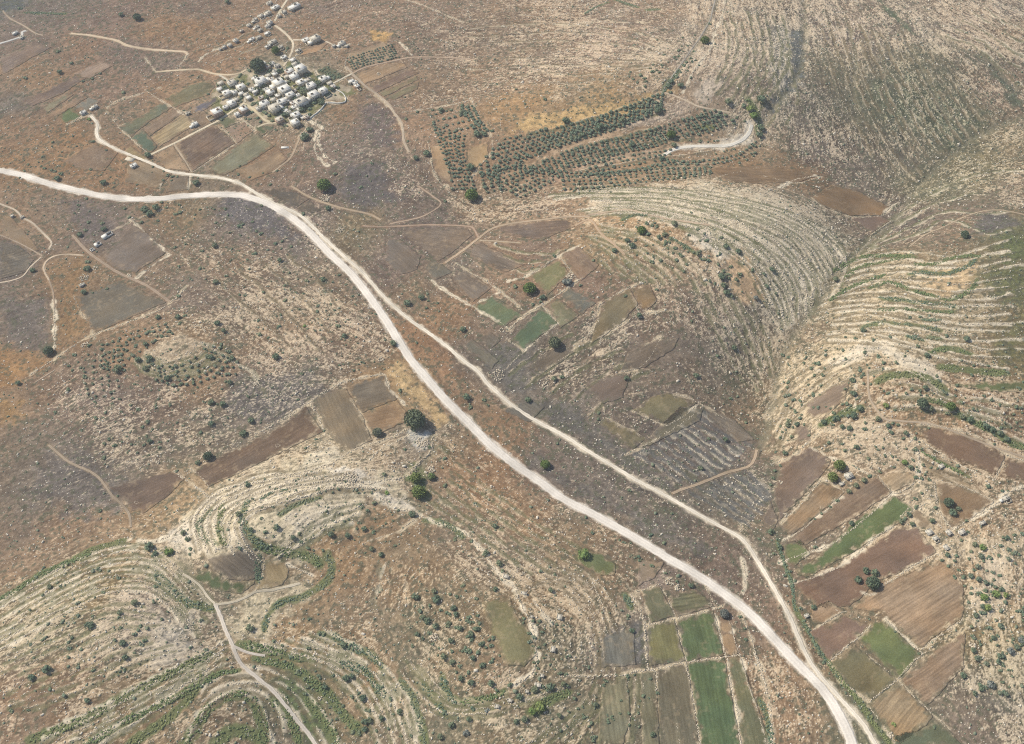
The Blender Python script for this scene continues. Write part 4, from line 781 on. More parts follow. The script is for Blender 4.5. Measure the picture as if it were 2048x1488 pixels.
# belts of low undergrowth: points, width m, rgb tone 0 green 1 grey, label
BELTS = [
    ([(60, 1480), (110, 1462), (180, 1432), (270, 1382), (350, 1342), (420, 1308)], 7, "longest green belt of scrub slanting across the lower left corner"),
    ([(170, 1492), (240, 1450), (330, 1405), (400, 1370)], 5.5, "second green belt of scrub in the lower left corner"),
    ([(255, 1490), (320, 1450), (375, 1400), (400, 1350)], 7, "third green belt of scrub in the lower left corner"),
    ([(370, 1490), (395, 1450), (430, 1405), (470, 1390), (500, 1395), (520, 1430), (530, 1490)], 8, "green horseshoe of scrub in the hollow at the bottom left"),
    ([(430, 1490), (455, 1468), (490, 1462), (520, 1478)], 9, "small green arch of scrub at the bottom edge"),
    ([(408, 1365), (440, 1347), (475, 1342)], 4, "short green belt left of the valley track"),
    ([(480, 1290), (540, 1302), (580, 1312), (625, 1318)], 7, "thick green belt right of the valley track's stony spur"),
    ([(512, 1318), (580, 1335), (640, 1375), (680, 1420), (715, 1460)], 7, "long green belt curving down to the bottom right of the valley track"),
    ([(545, 1400), (580, 1440), (600, 1490)], 6, "green belt hugging the valley track at the bottom"),
    ([(610, 1395), (650, 1440), (675, 1490)], 8, "broad green belt between two ledges at the bottom"),
    ([(640, 1268), (665, 1272), (690, 1288), (740, 1310), (765, 1335)], 6, "dark green belt under the orange slope"),
    ([(680, 1325), (725, 1340), (750, 1370), (770, 1395)], 6, "second dark green belt below the orange slope"),
    ([(800, 1360), (825, 1395), (840, 1440), (850, 1490)], 5, "grey green belt running down to the bottom left of the hilltop"),
    ([(885, 1355), (895, 1390), (912, 1405)], 6, "dark belt of scrub hugging the left foot of the hilltop"),
    ([(845, 1368), (870, 1400), (888, 1430)], 5, "grey green belt left of the hilltop's foot"),
    ([(920, 1405), (980, 1395), (1010, 1382)], 4, "thin green belt under the hilltop"),
    ([(525, 1122), (560, 1108), (600, 1120), (640, 1138), (660, 1150), (662, 1130), (650, 1118)], 0, ""),
    ([(515, 1092), (545, 1100), (590, 1108), (625, 1118), (640, 1130)], 8, "green belt behind the tan plot"),
    ([(655, 1110), (664, 1135), (655, 1160), (630, 1180), (590, 1200)], 6, "dark hooked belt where the chalk ledges end"),
    ([(590, 1195), (555, 1210), (535, 1235), (528, 1262)], 4.5, "grey green belt down the chalky slope beside the valley"),
    ([(497, 1000), (485, 1030), (492, 1060), (515, 1085), (540, 1100)], 6.5, "dark belt of scrub round the inner chalk terrace"),
    ([(425, 1020), (400, 1045), (405, 1070), (430, 1090)], 6, "grey belt of scrub round the outer chalk terrace"),
    ([(520, 1000), (545, 985), (575, 980)], 3, "thin grey belt on the inner chalk terrace"),
    ([(560, 1030), (590, 1010), (640, 995)], 3.5, "thin grey belt on the upper chalk terrace"),
    ([(445, 1010), (440, 1040), (442, 1070), (452, 1090)], 5.5, "green belt on the middle chalk terrace"),
    ([(520, 1110), (515, 1140), (518, 1160), (512, 1120)], 5, "dark green rim right of the domed field"),
    ([(310, 1150), (345, 1180), (370, 1205), (400, 1212), (425, 1215)], 8, "grey green belt along the gully at the lower left"),
    ([(0, 1198), (30, 1182), (80, 1150), (130, 1128), (180, 1108)], 5, "long green belt on the flank of the lower left hill"),
    ([(150, 1115), (200, 1095), (245, 1082)], 6, "olive belt at the top of the lower left hill"),
    ([(1668, 540), (1720, 515), (1790, 512), (1830, 515)], 5, "topmost green terrace belt on the right slope"),
    ([(1690, 555), (1720, 535), (1780, 520), (1820, 512)], 4.5, "second green terrace belt on the right slope"),
    ([(1830, 530), (1870, 528), (1910, 515), (1960, 512)], 4.5, "green belt above the sandy patch on the right slope"),
    ([(1820, 548), (1850, 545), (1885, 548), (1930, 535), (1950, 520)], 5, "grey green belt beside the sandy patch"),
    ([(1740, 575), (1780, 565), (1820, 580), (1860, 590), (1900, 600), (1940, 580), (1955, 560)], 4.5, "long wavy green belt under the sandy patch"),
    ([(1760, 595), (1800, 600), (1870, 608), (1910, 612)], 6, "dark green belt in the middle of the right slope"),
    ([(1755, 620), (1800, 618), (1860, 622), (1905, 625)], 4.5, "green belt below the middle of the right slope"),
    ([(1725, 655), (1760, 645), (1800, 648)], 5.5, "short dark belt on the lower right slope"),
    ([(1810, 648), (1850, 655), (1880, 662)], 5.5, "dark oval belt on the lower right slope"),
    ([(1845, 640), (1880, 640)], 4, "tiny belt of scrub above the dark oval one"),
    ([(1815, 672), (1845, 680)], 4.5, "tiny grey belt under the dark oval one"),
    ([(1855, 675), (1880, 678)], 5, "round grey patch of scrub right of the tiny grey belt"),
    ([(1860, 705), (1900, 698), (1940, 708)], 6, "olive belt above the white rock rib at the right"),
    ([(1880, 735), (1920, 738), (1980, 745), (2010, 745)], 7, "green belt above the green wedge at the right edge"),
    ([(1660, 600), (1700, 575), (1740, 560), (1770, 550)], 4, "olive belt at the left end of the right slope"),
    ([(1770, 600), (1735, 620), (1700, 640), (1660, 650)], 0, ""),
    ([(1755, 765), (1780, 752), (1830, 750), (1870, 765), (1890, 785)], 7, "green crescent of scrub on the looping spur"),
    ([(1850, 798), (1880, 805), (1892, 812)], 4, "olive strip on the looping spur"),
    ([(1915, 828), (1950, 845), (1990, 865), (2020, 885), (2050, 895)], 6, "green belt with a row of round shrubs at the right edge"),
    ([(1640, 850), (1680, 830), (1720, 815)], 6, "green belt on the scrubby spur"),
    ([(1845, 905), (1880, 925), (1940, 955)], 2.5, "thin vivid green terrace strip below the long red brown field"),
    ([(1450, 1315), (1475, 1340), (1490, 1400), (1500, 1490)], 0, ""),
    ([(1520, 1400), (1535, 1440), (1540, 1490)], 5, "dark green verge at the bottom left of the wide road"),
    ([(1655, 1320), (1670, 1345), (1690, 1370), (1720, 1405), (1750, 1450), (1780, 1488)], 3.5, "green verge right of the gravel road at the bottom"),
    ([(1555, 1085), (1570, 1130), (1585, 1175), (1590, 1215), (1610, 1250), (1635, 1295), (1655, 1325)], 2.5, "thin dark verge right of the gravel road"),
    ([(1330, 435), (1355, 450), (1385, 470), (1400, 490)], 0, ""),
    ([(1340, 475), (1365, 490), (1392, 508)], 3, "grey green line of scrub over the white rock patch"),
    ([(1245, 440), (1270, 430), (1295, 430)], 4, "dark green belt under the terrace path"),
    ([(1495, 200), (1508, 215), (1515, 235), (1518, 270)], 7, "dense green thicket curving round the end of the olive terraces"),
    ([(1326, 185), (1335, 168), (1348, 155), (1358, 140)], 5, "dark thicket in the dry gully above the olive terraces"),
    ([(1265, 20), (1290, 20), (1320, 18)], 0, ""),
    ([(1230, 0), (1255, 8), (1275, 15)], 4, "dark scrub belt at the top edge on the plateau"),
    ([(1295, 20), (1320, 19)], 5, "short dark patch of scrub near the top edge"),
    ([(1170, 28), (1190, 15), (1215, 5)], 3, "thin dark scrub line near the top edge"),
    ([(832, 935), (840, 955), (838, 975), (850, 990)], 10, "dense bright green thicket in the gully below the largest tree"),
    ([(815, 955), (830, 960)], 7, "low green scrub left of the bright thicket"),
    ([(850, 1040), (880, 1045), (905, 1055), (925, 1075)], 5, "grey green belt down the right flank of the low hill"),
    ([(50, 25), (80, 26), (130, 28)], 4, "dark hedge like belt in the upper left corner"),
    ([(1140, 1385), (1100, 1400), (1075, 1425)], 6, "dense green scrub by the two tiny huts at the bottom"),
    ([(1062, 1425), (1078, 1412), (1098, 1402)], 7, "olive green thicket below the tiny huts"),
    ([(1250, 1190), (1262, 1215)], 5, "dark green patch left of the walled green grid"),
]
BELTS = [b for b in BELTS if b[1] > 0]

# headings of the stony grain where no wall shows it
FLOW = [
    [(0, 60), (100, 30)], [(0, 260), (100, 200)], [(300, 60), (420, 10)], [(60, 300), (160, 250)], [(250, 150), (350, 95)], [(0, 640), (90, 620)], [(0, 520), (60, 500)],
    [(0, 950), (120, 900)], [(40, 1020), (160, 970)], [(0, 1110), (120, 1040), (240, 990)], [(0, 1150), (200, 1060)], [(100, 860), (200, 800)], [(300, 850), (420, 800)], [(500, 820), (600, 790)],
    [(100, 1300), (200, 1250)], [(30, 1400), (130, 1370)], [(200, 1380), (300, 1330)], [(600, 20), (700, -10)], [(700, 60), (800, 30)], [(900, 100), (1000, 85)], [(1100, 100), (1200, 40)],
    [(1000, 200), (1150, 190)], [(1500, 20), (1510, 120)], [(1560, 30), (1600, 120)], [(1640, 60), (1680, 200)], [(1620, 180), (1700, 300)], [(1700, 100), (1760, 220)], [(1780, 40), (1860, 160)],
    [(1800, 200), (1880, 320)], [(1720, 250), (1780, 350)], [(1860, 100), (1960, 200)], [(1900, 200), (1960, 280)], [(1920, 40), (2040, 90)], [(1980, 100), (2048, 150)], [(1850, 350), (1950, 290), (2040, 250)],
    [(1820, 400), (1900, 350)], [(1950, 390), (2040, 370)], [(640, 480), (760, 590)], [(800, 520), (900, 600)], [(850, 760), (1000, 900)], [(900, 900), (1100, 1050), (1250, 1130)], [(950, 1000), (1100, 1100)],
    [(1100, 900), (1300, 1010)], [(1300, 1060), (1450, 1140)], [(500, 500), (600, 520)], [(600, 600), (700, 640)], [(400, 560), (520, 590)], [(600, 700), (700, 730)], [(1500, 640), (1540, 720)],
    [(1560, 500), (1600, 600)], [(1540, 760), (1600, 700)], [(1540, 850), (1600, 790)], [(1400, 600), (1450, 700)], [(1300, 640), (1400, 690)], [(1200, 760), (1300, 720)], [(700, 1180), (760, 1060)],
    [(800, 1200), (850, 1100)], [(650, 1220), (720, 1180)], [(1960, 1100), (1980, 1200)], [(1990, 1300), (2020, 1400)], [(1950, 660), (2048, 640)], [(1980, 560), (2048, 530)], [(640, 250), (740, 200)],
    [(680, 350), (760, 310)], [(820, 400), (900, 420)], [(700, 480), (800, 560)], [(560, 330), (600, 300)], [(470, 330), (540, 300)], [(1600, 1300), (1660, 1400)], [(1560, 1350), (1600, 1450)],
]

# ================================================================== mesh and material helpers
def setp(o, label=None, cat=None, group=None, kind=None):
    if label:
        o["label"] = label
    if cat:
        o["category"] = cat
    if group:
        o["group"] = group
    if kind:
        o["kind"] = kind
    return o


def mesh_np(name, V, F, mats=(), smooth=False, col=None, vec=None):
    """V (n,3), F (m,3) or (m,4) arrays -> mesh"""
    V = np.asarray(V, np.float32)
    F = np.asarray(F, np.int32)
    me = bpy.data.meshes.new(name)
    m, k = F.shape
    me.vertices.add(len(V))
    me.vertices.foreach_set("co", V.ravel())
    me.loops.add(m * k)
    me.loops.foreach_set("vertex_index", F.ravel())
    me.polygons.add(m)
    me.polygons.foreach_set("loop_start", np.arange(0, m * k, k, dtype=np.int32))
    if smooth:
        me.polygons.foreach_set("use_smooth", np.ones(m, bool))
    me.update(calc_edges=True)
    for mt in mats:
        me.materials.append(mt)
    if col is not None:
        a = me.attributes.new("Col", 'FLOAT_COLOR', 'POINT')
        c = np.ones((len(V), 4), np.float32)
        c[:, :3] = col
        a.data.foreach_set("color", c.ravel())
    if vec is not None:
        a = me.attributes.new("grain", 'FLOAT_VECTOR', 'POINT')
        a.data.foreach_set("vector", np.asarray(vec, np.float32).ravel())
    return me


def link(name, me, parent=None):
    o = bpy.data.objects.new(name, me)
    COL.objects.link(o)
    if parent:
        o.parent = parent
    return o


def mat_new(name, rough=0.95):
    m = bpy.data.materials.new(name)
    m.use_nodes = True
    nt = m.node_tree
    b = nt.nodes["Principled BSDF"]
    b.inputs["Roughness"].default_value = rough
    b.inputs["Specular IOR Level"].default_value = 0.12
    return m, nt, b


def nd(nt, typ, **kw):
    n = nt.nodes.new(typ)
    for k, v in kw.items():
        setattr(n, k, v)
    return n


def ramp(nt, lo, hi, a, b):
    r = nd(nt, "ShaderNodeMapRange")
    r.inputs[1].default_value = lo
    r.inputs[2].default_value = hi
    r.inputs[3].default_value = a
    r.inputs[4].default_value = b
    return r


def mulc(nt, c_out, f_out):
    v = nd(nt, "ShaderNodeVectorMath", operation='SCALE')
    nt.links.new(c_out, v.inputs[0])
    nt.links.new(f_out, v.inputs[3])
    return v.outputs[0]


def ground_mat(name, fine=0.28, coarse=0.18, sc1=0.9, sc2=0.12, grain=0.0, bump=0.4):
    m, nt, b = mat_new(name)
    at = nd(nt, "ShaderNodeAttribute", attribute_name="Col")
    geo_ = nd(nt, "ShaderNodeNewGeometry")
    n1 = nd(nt, "ShaderNodeTexNoise")
    n1.inputs["Scale"].default_value = sc1
    n1.inputs["Detail"].default_value = 2
    n2 = nd(nt, "ShaderNodeTexNoise")
    n2.inputs["Scale"].default_value = sc2
    n2.inputs["Detail"].default_value = 4
    nt.links.new(geo_.outputs["Position"], n1.inputs["Vector"])
    nt.links.new(geo_.outputs["Position"], n2.inputs["Vector"])
    r1 = ramp(nt, .3, .7, 1 - fine, 1 + fine)
    r2 = ramp(nt, .3, .7, 1 - coarse, 1 + coarse)
    nt.links.new(n1.outputs[0], r1.inputs[0])
    nt.links.new(n2.outputs[0], r2.inputs[0])
    c = mulc(nt, at.outputs["Color"], r1.outputs[0])
    c = mulc(nt, c, r2.outputs[0])
    if grain > 0:
        ga = nd(nt, "ShaderNodeAttribute", attribute_name="grain")
        n3 = nd(nt, "ShaderNodeTexNoise")
        n3.inputs["Scale"].default_value = 1.0
        n3.inputs["Detail"].default_value = 2
        nt.links.new(ga.outputs["Vector"], n3.inputs["Vector"])
        sep = nd(nt, "ShaderNodeObjectInfo")
        r3 = ramp(nt, .34, .66, -1, 1)
        nt.links.new(n3.outputs[0], r3.inputs[0])
        ml = nd(nt, "ShaderNodeMath", operation='MULTIPLY')
        nt.links.new(r3.outputs[0], ml.inputs[0])
        oc = nd(nt, "ShaderNodeSeparateColor")
        nt.links.new(sep.outputs["Color"], oc.inputs[0])
        nt.links.new(oc.outputs[0], ml.inputs[1])
        ad = nd(nt, "ShaderNodeMath", operation='ADD')
        ad.inputs[1].default_value = 1.0
        nt.links.new(ml.outputs[0], ad.inputs[0])
        c = mulc(nt, c, ad.outputs[0])
    nt.links.new(c, b.inputs["Base Color"])
    if bump:
        bp = nd(nt, "ShaderNodeBump")
        bp.inputs["Strength"].default_value = bump
        bp.inputs["Distance"].default_value = 0.5
        nt.links.new(n1.outputs[0], bp.inputs["Height"])
        nt.links.new(bp.outputs[0], b.inputs["Normal"])
    return m


def plain_mat(name, rgb, var=0.25, sc=0.8, objvar=0.0, rough=0.95, use_obj=True):
    m, nt, b = mat_new(name, rough)
    tc = nd(nt, "ShaderNodeNewGeometry")
    n1 = nd(nt, "ShaderNodeTexNoise")
    n1.inputs["Scale"].default_value = sc
    n1.inputs["Detail"].default_value = 3
    nt.links.new(tc.outputs["Position"], n1.inputs["Vector"])
    r1 = ramp(nt, .3, .7, 1 - var, 1 + var)
    nt.links.new(n1.outputs[0], r1.inputs[0])
    cn = nd(nt, "ShaderNodeRGB")
    cn.outputs[0].default_value = (*alb(rgb), 1)
    c = mulc(nt, cn.outputs[0], r1.outputs[0])
    if objvar:
        oi = nd(nt, "ShaderNodeObjectInfo")
        r2 = ramp(nt, 0, 1, 1 - objvar, 1 + objvar)
        nt.links.new(oi.outputs["Random"], r2.inputs[0])
        c = mulc(nt, c, r2.outputs[0])
    nt.links.new(c, b.inputs["Base Color"])
    return m


def foliage_mat(name, c0, c1, c2, sc=0.35):
    """two tones mixed by a noise in space, third tone by instance"""
    m, nt, b = mat_new(name, 0.9)
    g = nd(nt, "ShaderNodeNewGeometry")
    n1 = nd(nt, "ShaderNodeTexNoise")
    n1.inputs["Scale"].default_value = sc
    n1.inputs["Detail"].default_value = 3
    nt.links.new(g.outputs["Position"], n1.inputs["Vector"])
    oi = nd(nt, "ShaderNodeObjectInfo")
    mx = nd(nt, "ShaderNodeMix", data_type='RGBA')
    mx.inputs[6].default_value = (*alb(c0), 1)
    mx.inputs[7].default_value = (*alb(c1), 1)
    r1 = ramp(nt, .35, .65, 0, 1)
    nt.links.new(n1.outputs[0], r1.inputs[0])
    nt.links.new(r1.outputs[0], mx.inputs[0])
    mx2 = nd(nt, "ShaderNodeMix", data_type='RGBA')
    nt.links.new(mx.outputs[2], mx2.inputs[6])
    mx2.inputs[7].default_value = (*alb(c2), 1)
    r2 = ramp(nt, .55, 1.0, 0, .8)
    nt.links.new(oi.outputs["Random"], r2.inputs[0])
    nt.links.new(r2.outputs[0], mx2.inputs[0])
    n2 = nd(nt, "ShaderNodeTexNoise")
    n2.inputs["Scale"].default_value = 2.2
    nt.links.new(g.outputs["Position"], n2.inputs["Vector"])
    r3 = ramp(nt, .3, .7, .6, 1.45)
    nt.links.new(n2.outputs[0], r3.inputs[0])
    c = mulc(nt, mx2.outputs[2], r3.outputs[0])
    nt.links.new(c, b.inputs["Base Color"])
    return m


def muted(c):
    r, g_, b = c
    if g_ >= r - 3:
        m = (r + g_ + b) / 3.0
        b += 0
        return (r * .72 + m * .28 + 8, g_ * .72 + m * .28 - 1, b * .72 + m * .28 + 1)
    b = b - .7 * max(0, b - (g_ - 13))
    g_ = g_ + .12 * max(0, r - g_ - 14)
    m = (r + g_ + b) / 3.0
    return (r * .84 + m * .16 + 5, g_ * .84 + m * .16 + 4, b * .84 + m * .16 + 3)


M_GROUND = ground_mat("hillside_soil", .22, .10, 0.8, 0.10)
M_FIELD = ground_mat("field_soil", .16, .12, 0.9, 0.07, grain=1.0, bump=.3)
M_ROAD = ground_mat("crushed_limestone", .08, .08, 0.7, 0.05, bump=.2)
M_STONE = plain_mat("field_stone", (218, 202, 175), .28, .9, .06)
M_WHITEWALL = plain_mat("whitewashed_wall", (236, 230, 216), .1, .4)
M_RUBBLE = plain_mat("limestone_rubble", (218, 206, 184), .3, .35)
F_DARK = foliage_mat("dark_evergreen_leaves", (102, 119, 98), (124, 134, 104), (138, 140, 108))
F_OLIVE = foliage_mat("olive_leaves", (108, 124, 102), (130, 138, 114), (142, 144, 118))
F_GREEN = foliage_mat("bright_green_leaves", (110, 132, 78), (134, 150, 88), (144, 152, 92))
F_GREY = foliage_mat("grey_leaves", (128, 134, 126), (146, 146, 132), (138, 138, 126))
F_BELT = foliage_mat("terrace_scrub_leaves", (110, 124, 86), (128, 138, 92), (136, 136, 92), .12)
M_BARK = plain_mat("bark", (110, 98, 84), .3, 3)

# ================================================================== rasterising on the ground grid
def window(x0, x1, y0, y1):
    i0 = int(np.clip(np.searchsorted(GX, x0) - 1, 0, NX - 1))
    i1 = int(np.clip(np.searchsorted(GX, x1) + 1, 1, NX))
    j0 = int(np.clip(np.searchsorted(GY, y0) - 1, 0, NY - 1))
    j1 = int(np.clip(np.searchsorted(GY, y1) + 1, 1, NY))
    return slice(j0, j1), slice(i0, i1)


def seg_dist(px, py, W, closed=False):
    d = np.full(px.shape, 1e9)
    n = len(W)
    for i in range(n if closed else n - 1):
        a = W[i]
        b = W[(i + 1) % n]
        ab = b - a
        L = max(1e-9, ab @ ab)
        t = np.clip(((px - a[0]) * ab[0] + (py - a[1]) * ab[1]) / L, 0, 1)
        d = np.minimum(d, (px - a[0] - t * ab[0]) ** 2 + (py - a[1] - t * ab[1]) ** 2)
    return np.sqrt(d)


def inside(px, py, W):
    c = np.zeros(px.shape, bool)
    n = len(W)
    j = n - 1
    for i in range(n):
        xi, yi = W[i]
        xj, yj = W[j]
        k = ((yi > py) != (yj > py)) & (px < (xj - xi) * (py - yi) / (yj - yi + 1e-12) + xi)
        c ^= k
        j = i
    return c


def poly_window(W, margin):
    s = window(W[:, 0].min() - margin, W[:, 0].max() + margin, W[:, 1].min() - margin, W[:, 1].max() + margin)
    px, py = XX[s], YY[s]
    ins = inside(px, py, W)
    d = seg_dist(px, py, W, True)
    return s, np.where(ins, d, -d)


def line_field(W, reach):
    """yield (window, distance) pieces along a line"""
    n = len(W)
    k = 10
    for i in range(0, n - 1, k):
        w = W[i:min(n, i + k + 1)]
        s = window(w[:, 0].min() - reach, w[:, 0].max() + reach, w[:, 1].min() - reach, w[:, 1].max() + reach)
        yield s, seg_dist(XX[s], YY[s], w)


# all curves in world coordinates
random.seed(4)
WALLW = [(world_line(p), w, h, l, g) for (p, w, h, l, g) in WALLS]
FAMW = []
for k, (a, b, n, w, h, g, l) in enumerate(FAMS):
    q = random.Random(k * 7 + 1)
    for c in family(a, b, n, seed=k + 3, wob=3.6 if n > 9 else 2.6, skip=.5 if n > 9 else .35, m=11):
        FAMW.append((world_line(c), w * q.uniform(.55, 1.35), h * q.uniform(.7, 1.2), min(.7, g * q.uniform(.9, 2.4)), l, k))
BELTW = [(world_line(p), w * 1.15, l) for (p, w, l) in BELTS]
ROADW = [(resample(world_line(p), 3.0), w, c, nm, l, vg) for (p, w, c, nm, l, vg) in ROADS]
FLOWW = [world_line(p, 20) for p in FLOW]


def poly_world(p, seed=0, jit=0.5):
    r = np.random.RandomState(seed)
    p = np.array(p, float)
    out = []
    n = len(p)
    for i in range(n):
        a, b = p[i], p[(i + 1) % n]
        k = max(1, int(np.hypot(*(b - a)) / 7))
        for t in range(k):
            out.append(a + (b - a) * t / k)
    out = np.array(out)
    x, y = P(out[:, 0], out[:, 1])
    W = np.stack([x, y], 1)
    return W + r.uniform(-jit, jit, W.shape)


FIELDW = []
for i, (p, c, ang, st, l) in enumerate(FIELDS):
    W = poly_world(p, i, .9)
    cxp = sum(q[0] for q in p) / len(p)
    cyp = sum(q[1] for q in p) / len(p)
    ax, ay = P(np.array([cxp, cxp + 8 * math.cos(math.radians(ang))]), np.array([cyp, cyp + 8 * math.sin(math.radians(ang))]))
    th = math.atan2(ay[1] - ay[0], ax[1] - ax[0])
    FIELDW.append((W, c, th, st, l, (cxp, cyp)))

# ------------------------------------------------------------------ grain direction (doubled angle, averaged)
CN = 110
gx = np.linspace(X0, X1, CN)
gy = np.linspace(Y0, Y1, CN)
CX, CY = np.meshgrid(gx, gy)
sx, sy, sc2, ss2 = [], [], [], []
for W in [w[0] for w in WALLW] + [w[0] for w in FAMW] * 1 + [b[0] for b in BELTW] + FLOWW * 3:
    w = resample(W, 18.0)
    if len(w) < 2:
        continue
    d = np.diff(w, axis=0)
    m = (w[1:] + w[:-1]) / 2
    th = np.arctan2(d[:, 1], d[:, 0])
    sx += list(m[:, 0]); sy += list(m[:, 1]); sc2 += list(np.cos(2 * th)); ss2 += list(np.sin(2 * th))
sx, sy, sc2, ss2 = map(np.array, (sx, sy, sc2, ss2))
C2 = np.zeros_like(CX)
S2 = np.zeros_like(CX)
for j in range(CN):
    d2 = (CX[j][:, None] - sx) ** 2 + (CY[j][:, None] - sy) ** 2
    w = 1.0 / (d2 + 250.0) ** 1.6
    C2[j] = (w * sc2).sum(1) / w.sum(1)
    S2[j] = (w * ss2).sum(1) / w.sum(1)


def coarse_to(A, x, y):
    u = np.clip((x - X0) / (X1 - X0) * (CN - 1), 0, CN - 1.001)
    v = np.clip((y - Y0) / (Y1 - Y0) * (CN - 1), 0, CN - 1.001)
    iu = u.astype(int); iv = v.astype(int)
    fu = u - iu; fv = v - iv
    return (A[iv, iu] * (1 - fu) + A[iv, iu + 1] * fu) * (1 - fv) + (A[iv + 1, iu] * (1 - fu) + A[iv + 1, iu + 1] * fu) * fv


def heading(x, y):
    return 0.5 * np.arctan2(coarse_to(S2, x, y), coarse_to(C2, x, y))


TH = heading(XX + 16 * (fbm(XX, YY, 60, 3, 2) - .5), YY + 16 * (fbm(XX, YY, 60, 4, 2) - .5)) + 0.9 * (fbm(XX, YY, 35, 11, 2) - 0.5)
DXc, DYc = np.cos(TH), np.sin(TH)
STR = np.hypot(coarse_to(C2, XX, YY), coarse_to(S2, XX, YY))


def lic(N, steps, stride):
    """smear noise N along the grain, in index space"""
    acc = N.copy()
    tot = 1.0
    for sgn in (1, -1):
        px = np.tile(np.arange(NX, dtype=np.float32), (NY, 1))
        py = np.tile(np.arange(NY, dtype=np.float32)[:, None], (1, NX))
        vx, vy = DXc * sgn, DYc * sgn
        cxv, cyv = vx.copy(), vy.copy()
        for k in range(steps):
            px += cxv * stride
            py += cyv * stride
            ix = np.clip(px + .5, 0, NX - 1).astype(np.int32)
            iy = np.clip(py + .5, 0, NY - 1).astype(np.int32)
            w = math.cos((k + 1) / (steps + 1) * math.pi / 2)
            acc += w * N[iy, ix]
            nx_, ny_ = DXc[iy, ix], DYc[iy, ix]
            s = np.sign(nx_ * cxv + ny_ * cyv)
            s[s == 0] = 1
            cxv, cyv = nx_ * s, ny_ * s
    return acc


def rank01(A):
    """map to uniform 0..1"""
    core = A[NG:-NG, NG:-NG]
    mu, sg = core.mean(), core.std()
    z = (A - mu) / sg
    return 1 / (1 + np.exp(-1.702 * z))


rsn = np.random.RandomState(11)


def blur1(A):
    B = A.copy()
    B[1:-1] = (A[:-2] + 2 * A[1:-1] + A[2:]) / 4
    C = B.copy()
    C[:, 1:-1] = (B[:, :-2] + 2 * B[:, 1:-1] + B[:, 2:]) / 4
    return C


N0 = rsn.randn(NY, NX).astype(np.float32)
LF = rank01(lic(N0, 2, 1.0))                                         # short streaks
LG = rank01(lic(blur1(rsn.randn(NY, NX).astype(np.float32)), 3, 1.1))
N1 = blur1(blur1(rsn.randn(NY, NX).astype(np.float32)))
LM = rank01(lic(N1, 14, 1.5))                                        # medium streaks
LL = rank01(lic(blur1(blur1(blur1(blur1(rsn.randn(NY, NX).astype(np.float32))))), 26, 2.0))   # long, wide bands

# ------------------------------------------------------------------ ground cover
def desat(c, k):
    r, g_, b = c
    b = b - .55 * max(0, b - (g_ - 9))
    g_ = g_ + .15 * max(0, r - g_ - 20)
    m = (r + g_ + b) / 3.0
    return [v * (1 - k) + m * k for v in (r, g_, b)]


gcx, gcy = P(np.array([g[0] for g in GC]), np.array([g[1] for g in GC]))
gcv = np.array([list(s2l(desat(g[2:5], .22))) + [g[5] / 100, g[6] / 100] for g in GC])
BASE = np.zeros((CN, CN, 5))
for j in range(CN):
    d2 = (CX[j][:, None] - gcx) ** 2 + (CY[j][:, None] - gcy) ** 2
    w = 1.0 / (d2 + 300.0) ** 2.2
    BASE[j] = (w[:, :, None] * gcv).sum(1) / w.sum(1)[:, None]
wx = XX + 40 * (fbm(XX, YY, 90, 21, 3) - .5)
wy = YY + 40 * (fbm(XX, YY, 90, 25, 3) - .5)
MEAN = np.stack([coarse_to(BASE[:, :, k], wx, wy) for k in range(3)], -1)
lum_ = MEAN.mean(-1, keepdims=True)
MEAN = MEAN * (np.minimum(1.0, (.215 / np.maximum(lum_, 1e-4)) ** .42)) * np.maximum(1.0, (.205 / np.maximum(lum_, 1e-4)) ** .30)
MEAN = (MEAN * .76 + s2l((147, 131, 109)) * .24) * np.array([1.045, 1.0, .955])
RK = .10 + .72 * coarse_to(BASE[:, :, 3], wx, wy)
SB = coarse_to(BASE[:, :, 4], wx, wy)
# clumpy cover: greyer and greener spots against ochre ones
mot = fbm(XX, YY, 42, 31, 4) - .5
mot2 = fbm(XX, YY, 15, 36, 3) - .5
MEAN *= (1 + 0.16 * mot + 0.26 * mot2)[:, :, None]
hue = (fbm(XX, YY, 70, 41, 3) - .5)
hue2 = (fbm(XX, YY, 22, 45, 3) - .5)
MEAN[:, :, 0] *= 1 + .08 * hue + .10 * hue2
MEAN[:, :, 2] *= 1 - .08 * hue - .12 * hue2
RK = np.clip(RK * (1 + .7 * (fbm(XX, YY, 38, 51, 3) - .5) + .5 * (fbm(XX, YY, 13, 55, 2) - .5)), 0, .9)
SB = np.clip(SB * (1 + 1.5 * (fbm(XX, YY, 30, 61, 3) - .5)), 0, .9)
edgen = (fbm(XX, YY, 9, 71, 3) - .5)
for i, (p, c, rk, sb, soft) in enumerate(PATCH):
    W = poly_world(p, 100 + i, .5)
    s, d = poly_window(W, soft * 1.5)
    m = sstep(-soft, soft, d + edgen[s] * soft * 3.4) * (.92 if soft < 7 else .8)
    cc = s2l(desat(c, .16))
    for k in range(3):
        MEAN[s][:, :, k] = MEAN[s][:, :, k] * (1 - m) + cc[k] * (1 + .3 * mot2[s] + .15 * mot[s]) * m
    RK[s] = RK[s] * (1 - m) + rk * m
    SB[s] = SB[s] * (1 - m) + sb * m
ROCKC = s2l((224, 211, 190))
SCRC = s2l((96, 96, 78))
rr = np.clip(RK * .8, 0, .75)
ss_ = np.clip(.10 + SB * .6, 0, .5)
rr = np.clip(RK * .58, 0, .55)
tint = ROCKC * .90 * (MEAN / np.maximum(MEAN.mean(-1, keepdims=True), 1e-6)) ** .32
q_ = (.62 * rr)[:, :, None]
DARK = np.maximum((MEAN * 1.02 - q_ * tint) / (1 - q_), .60 * MEAN)
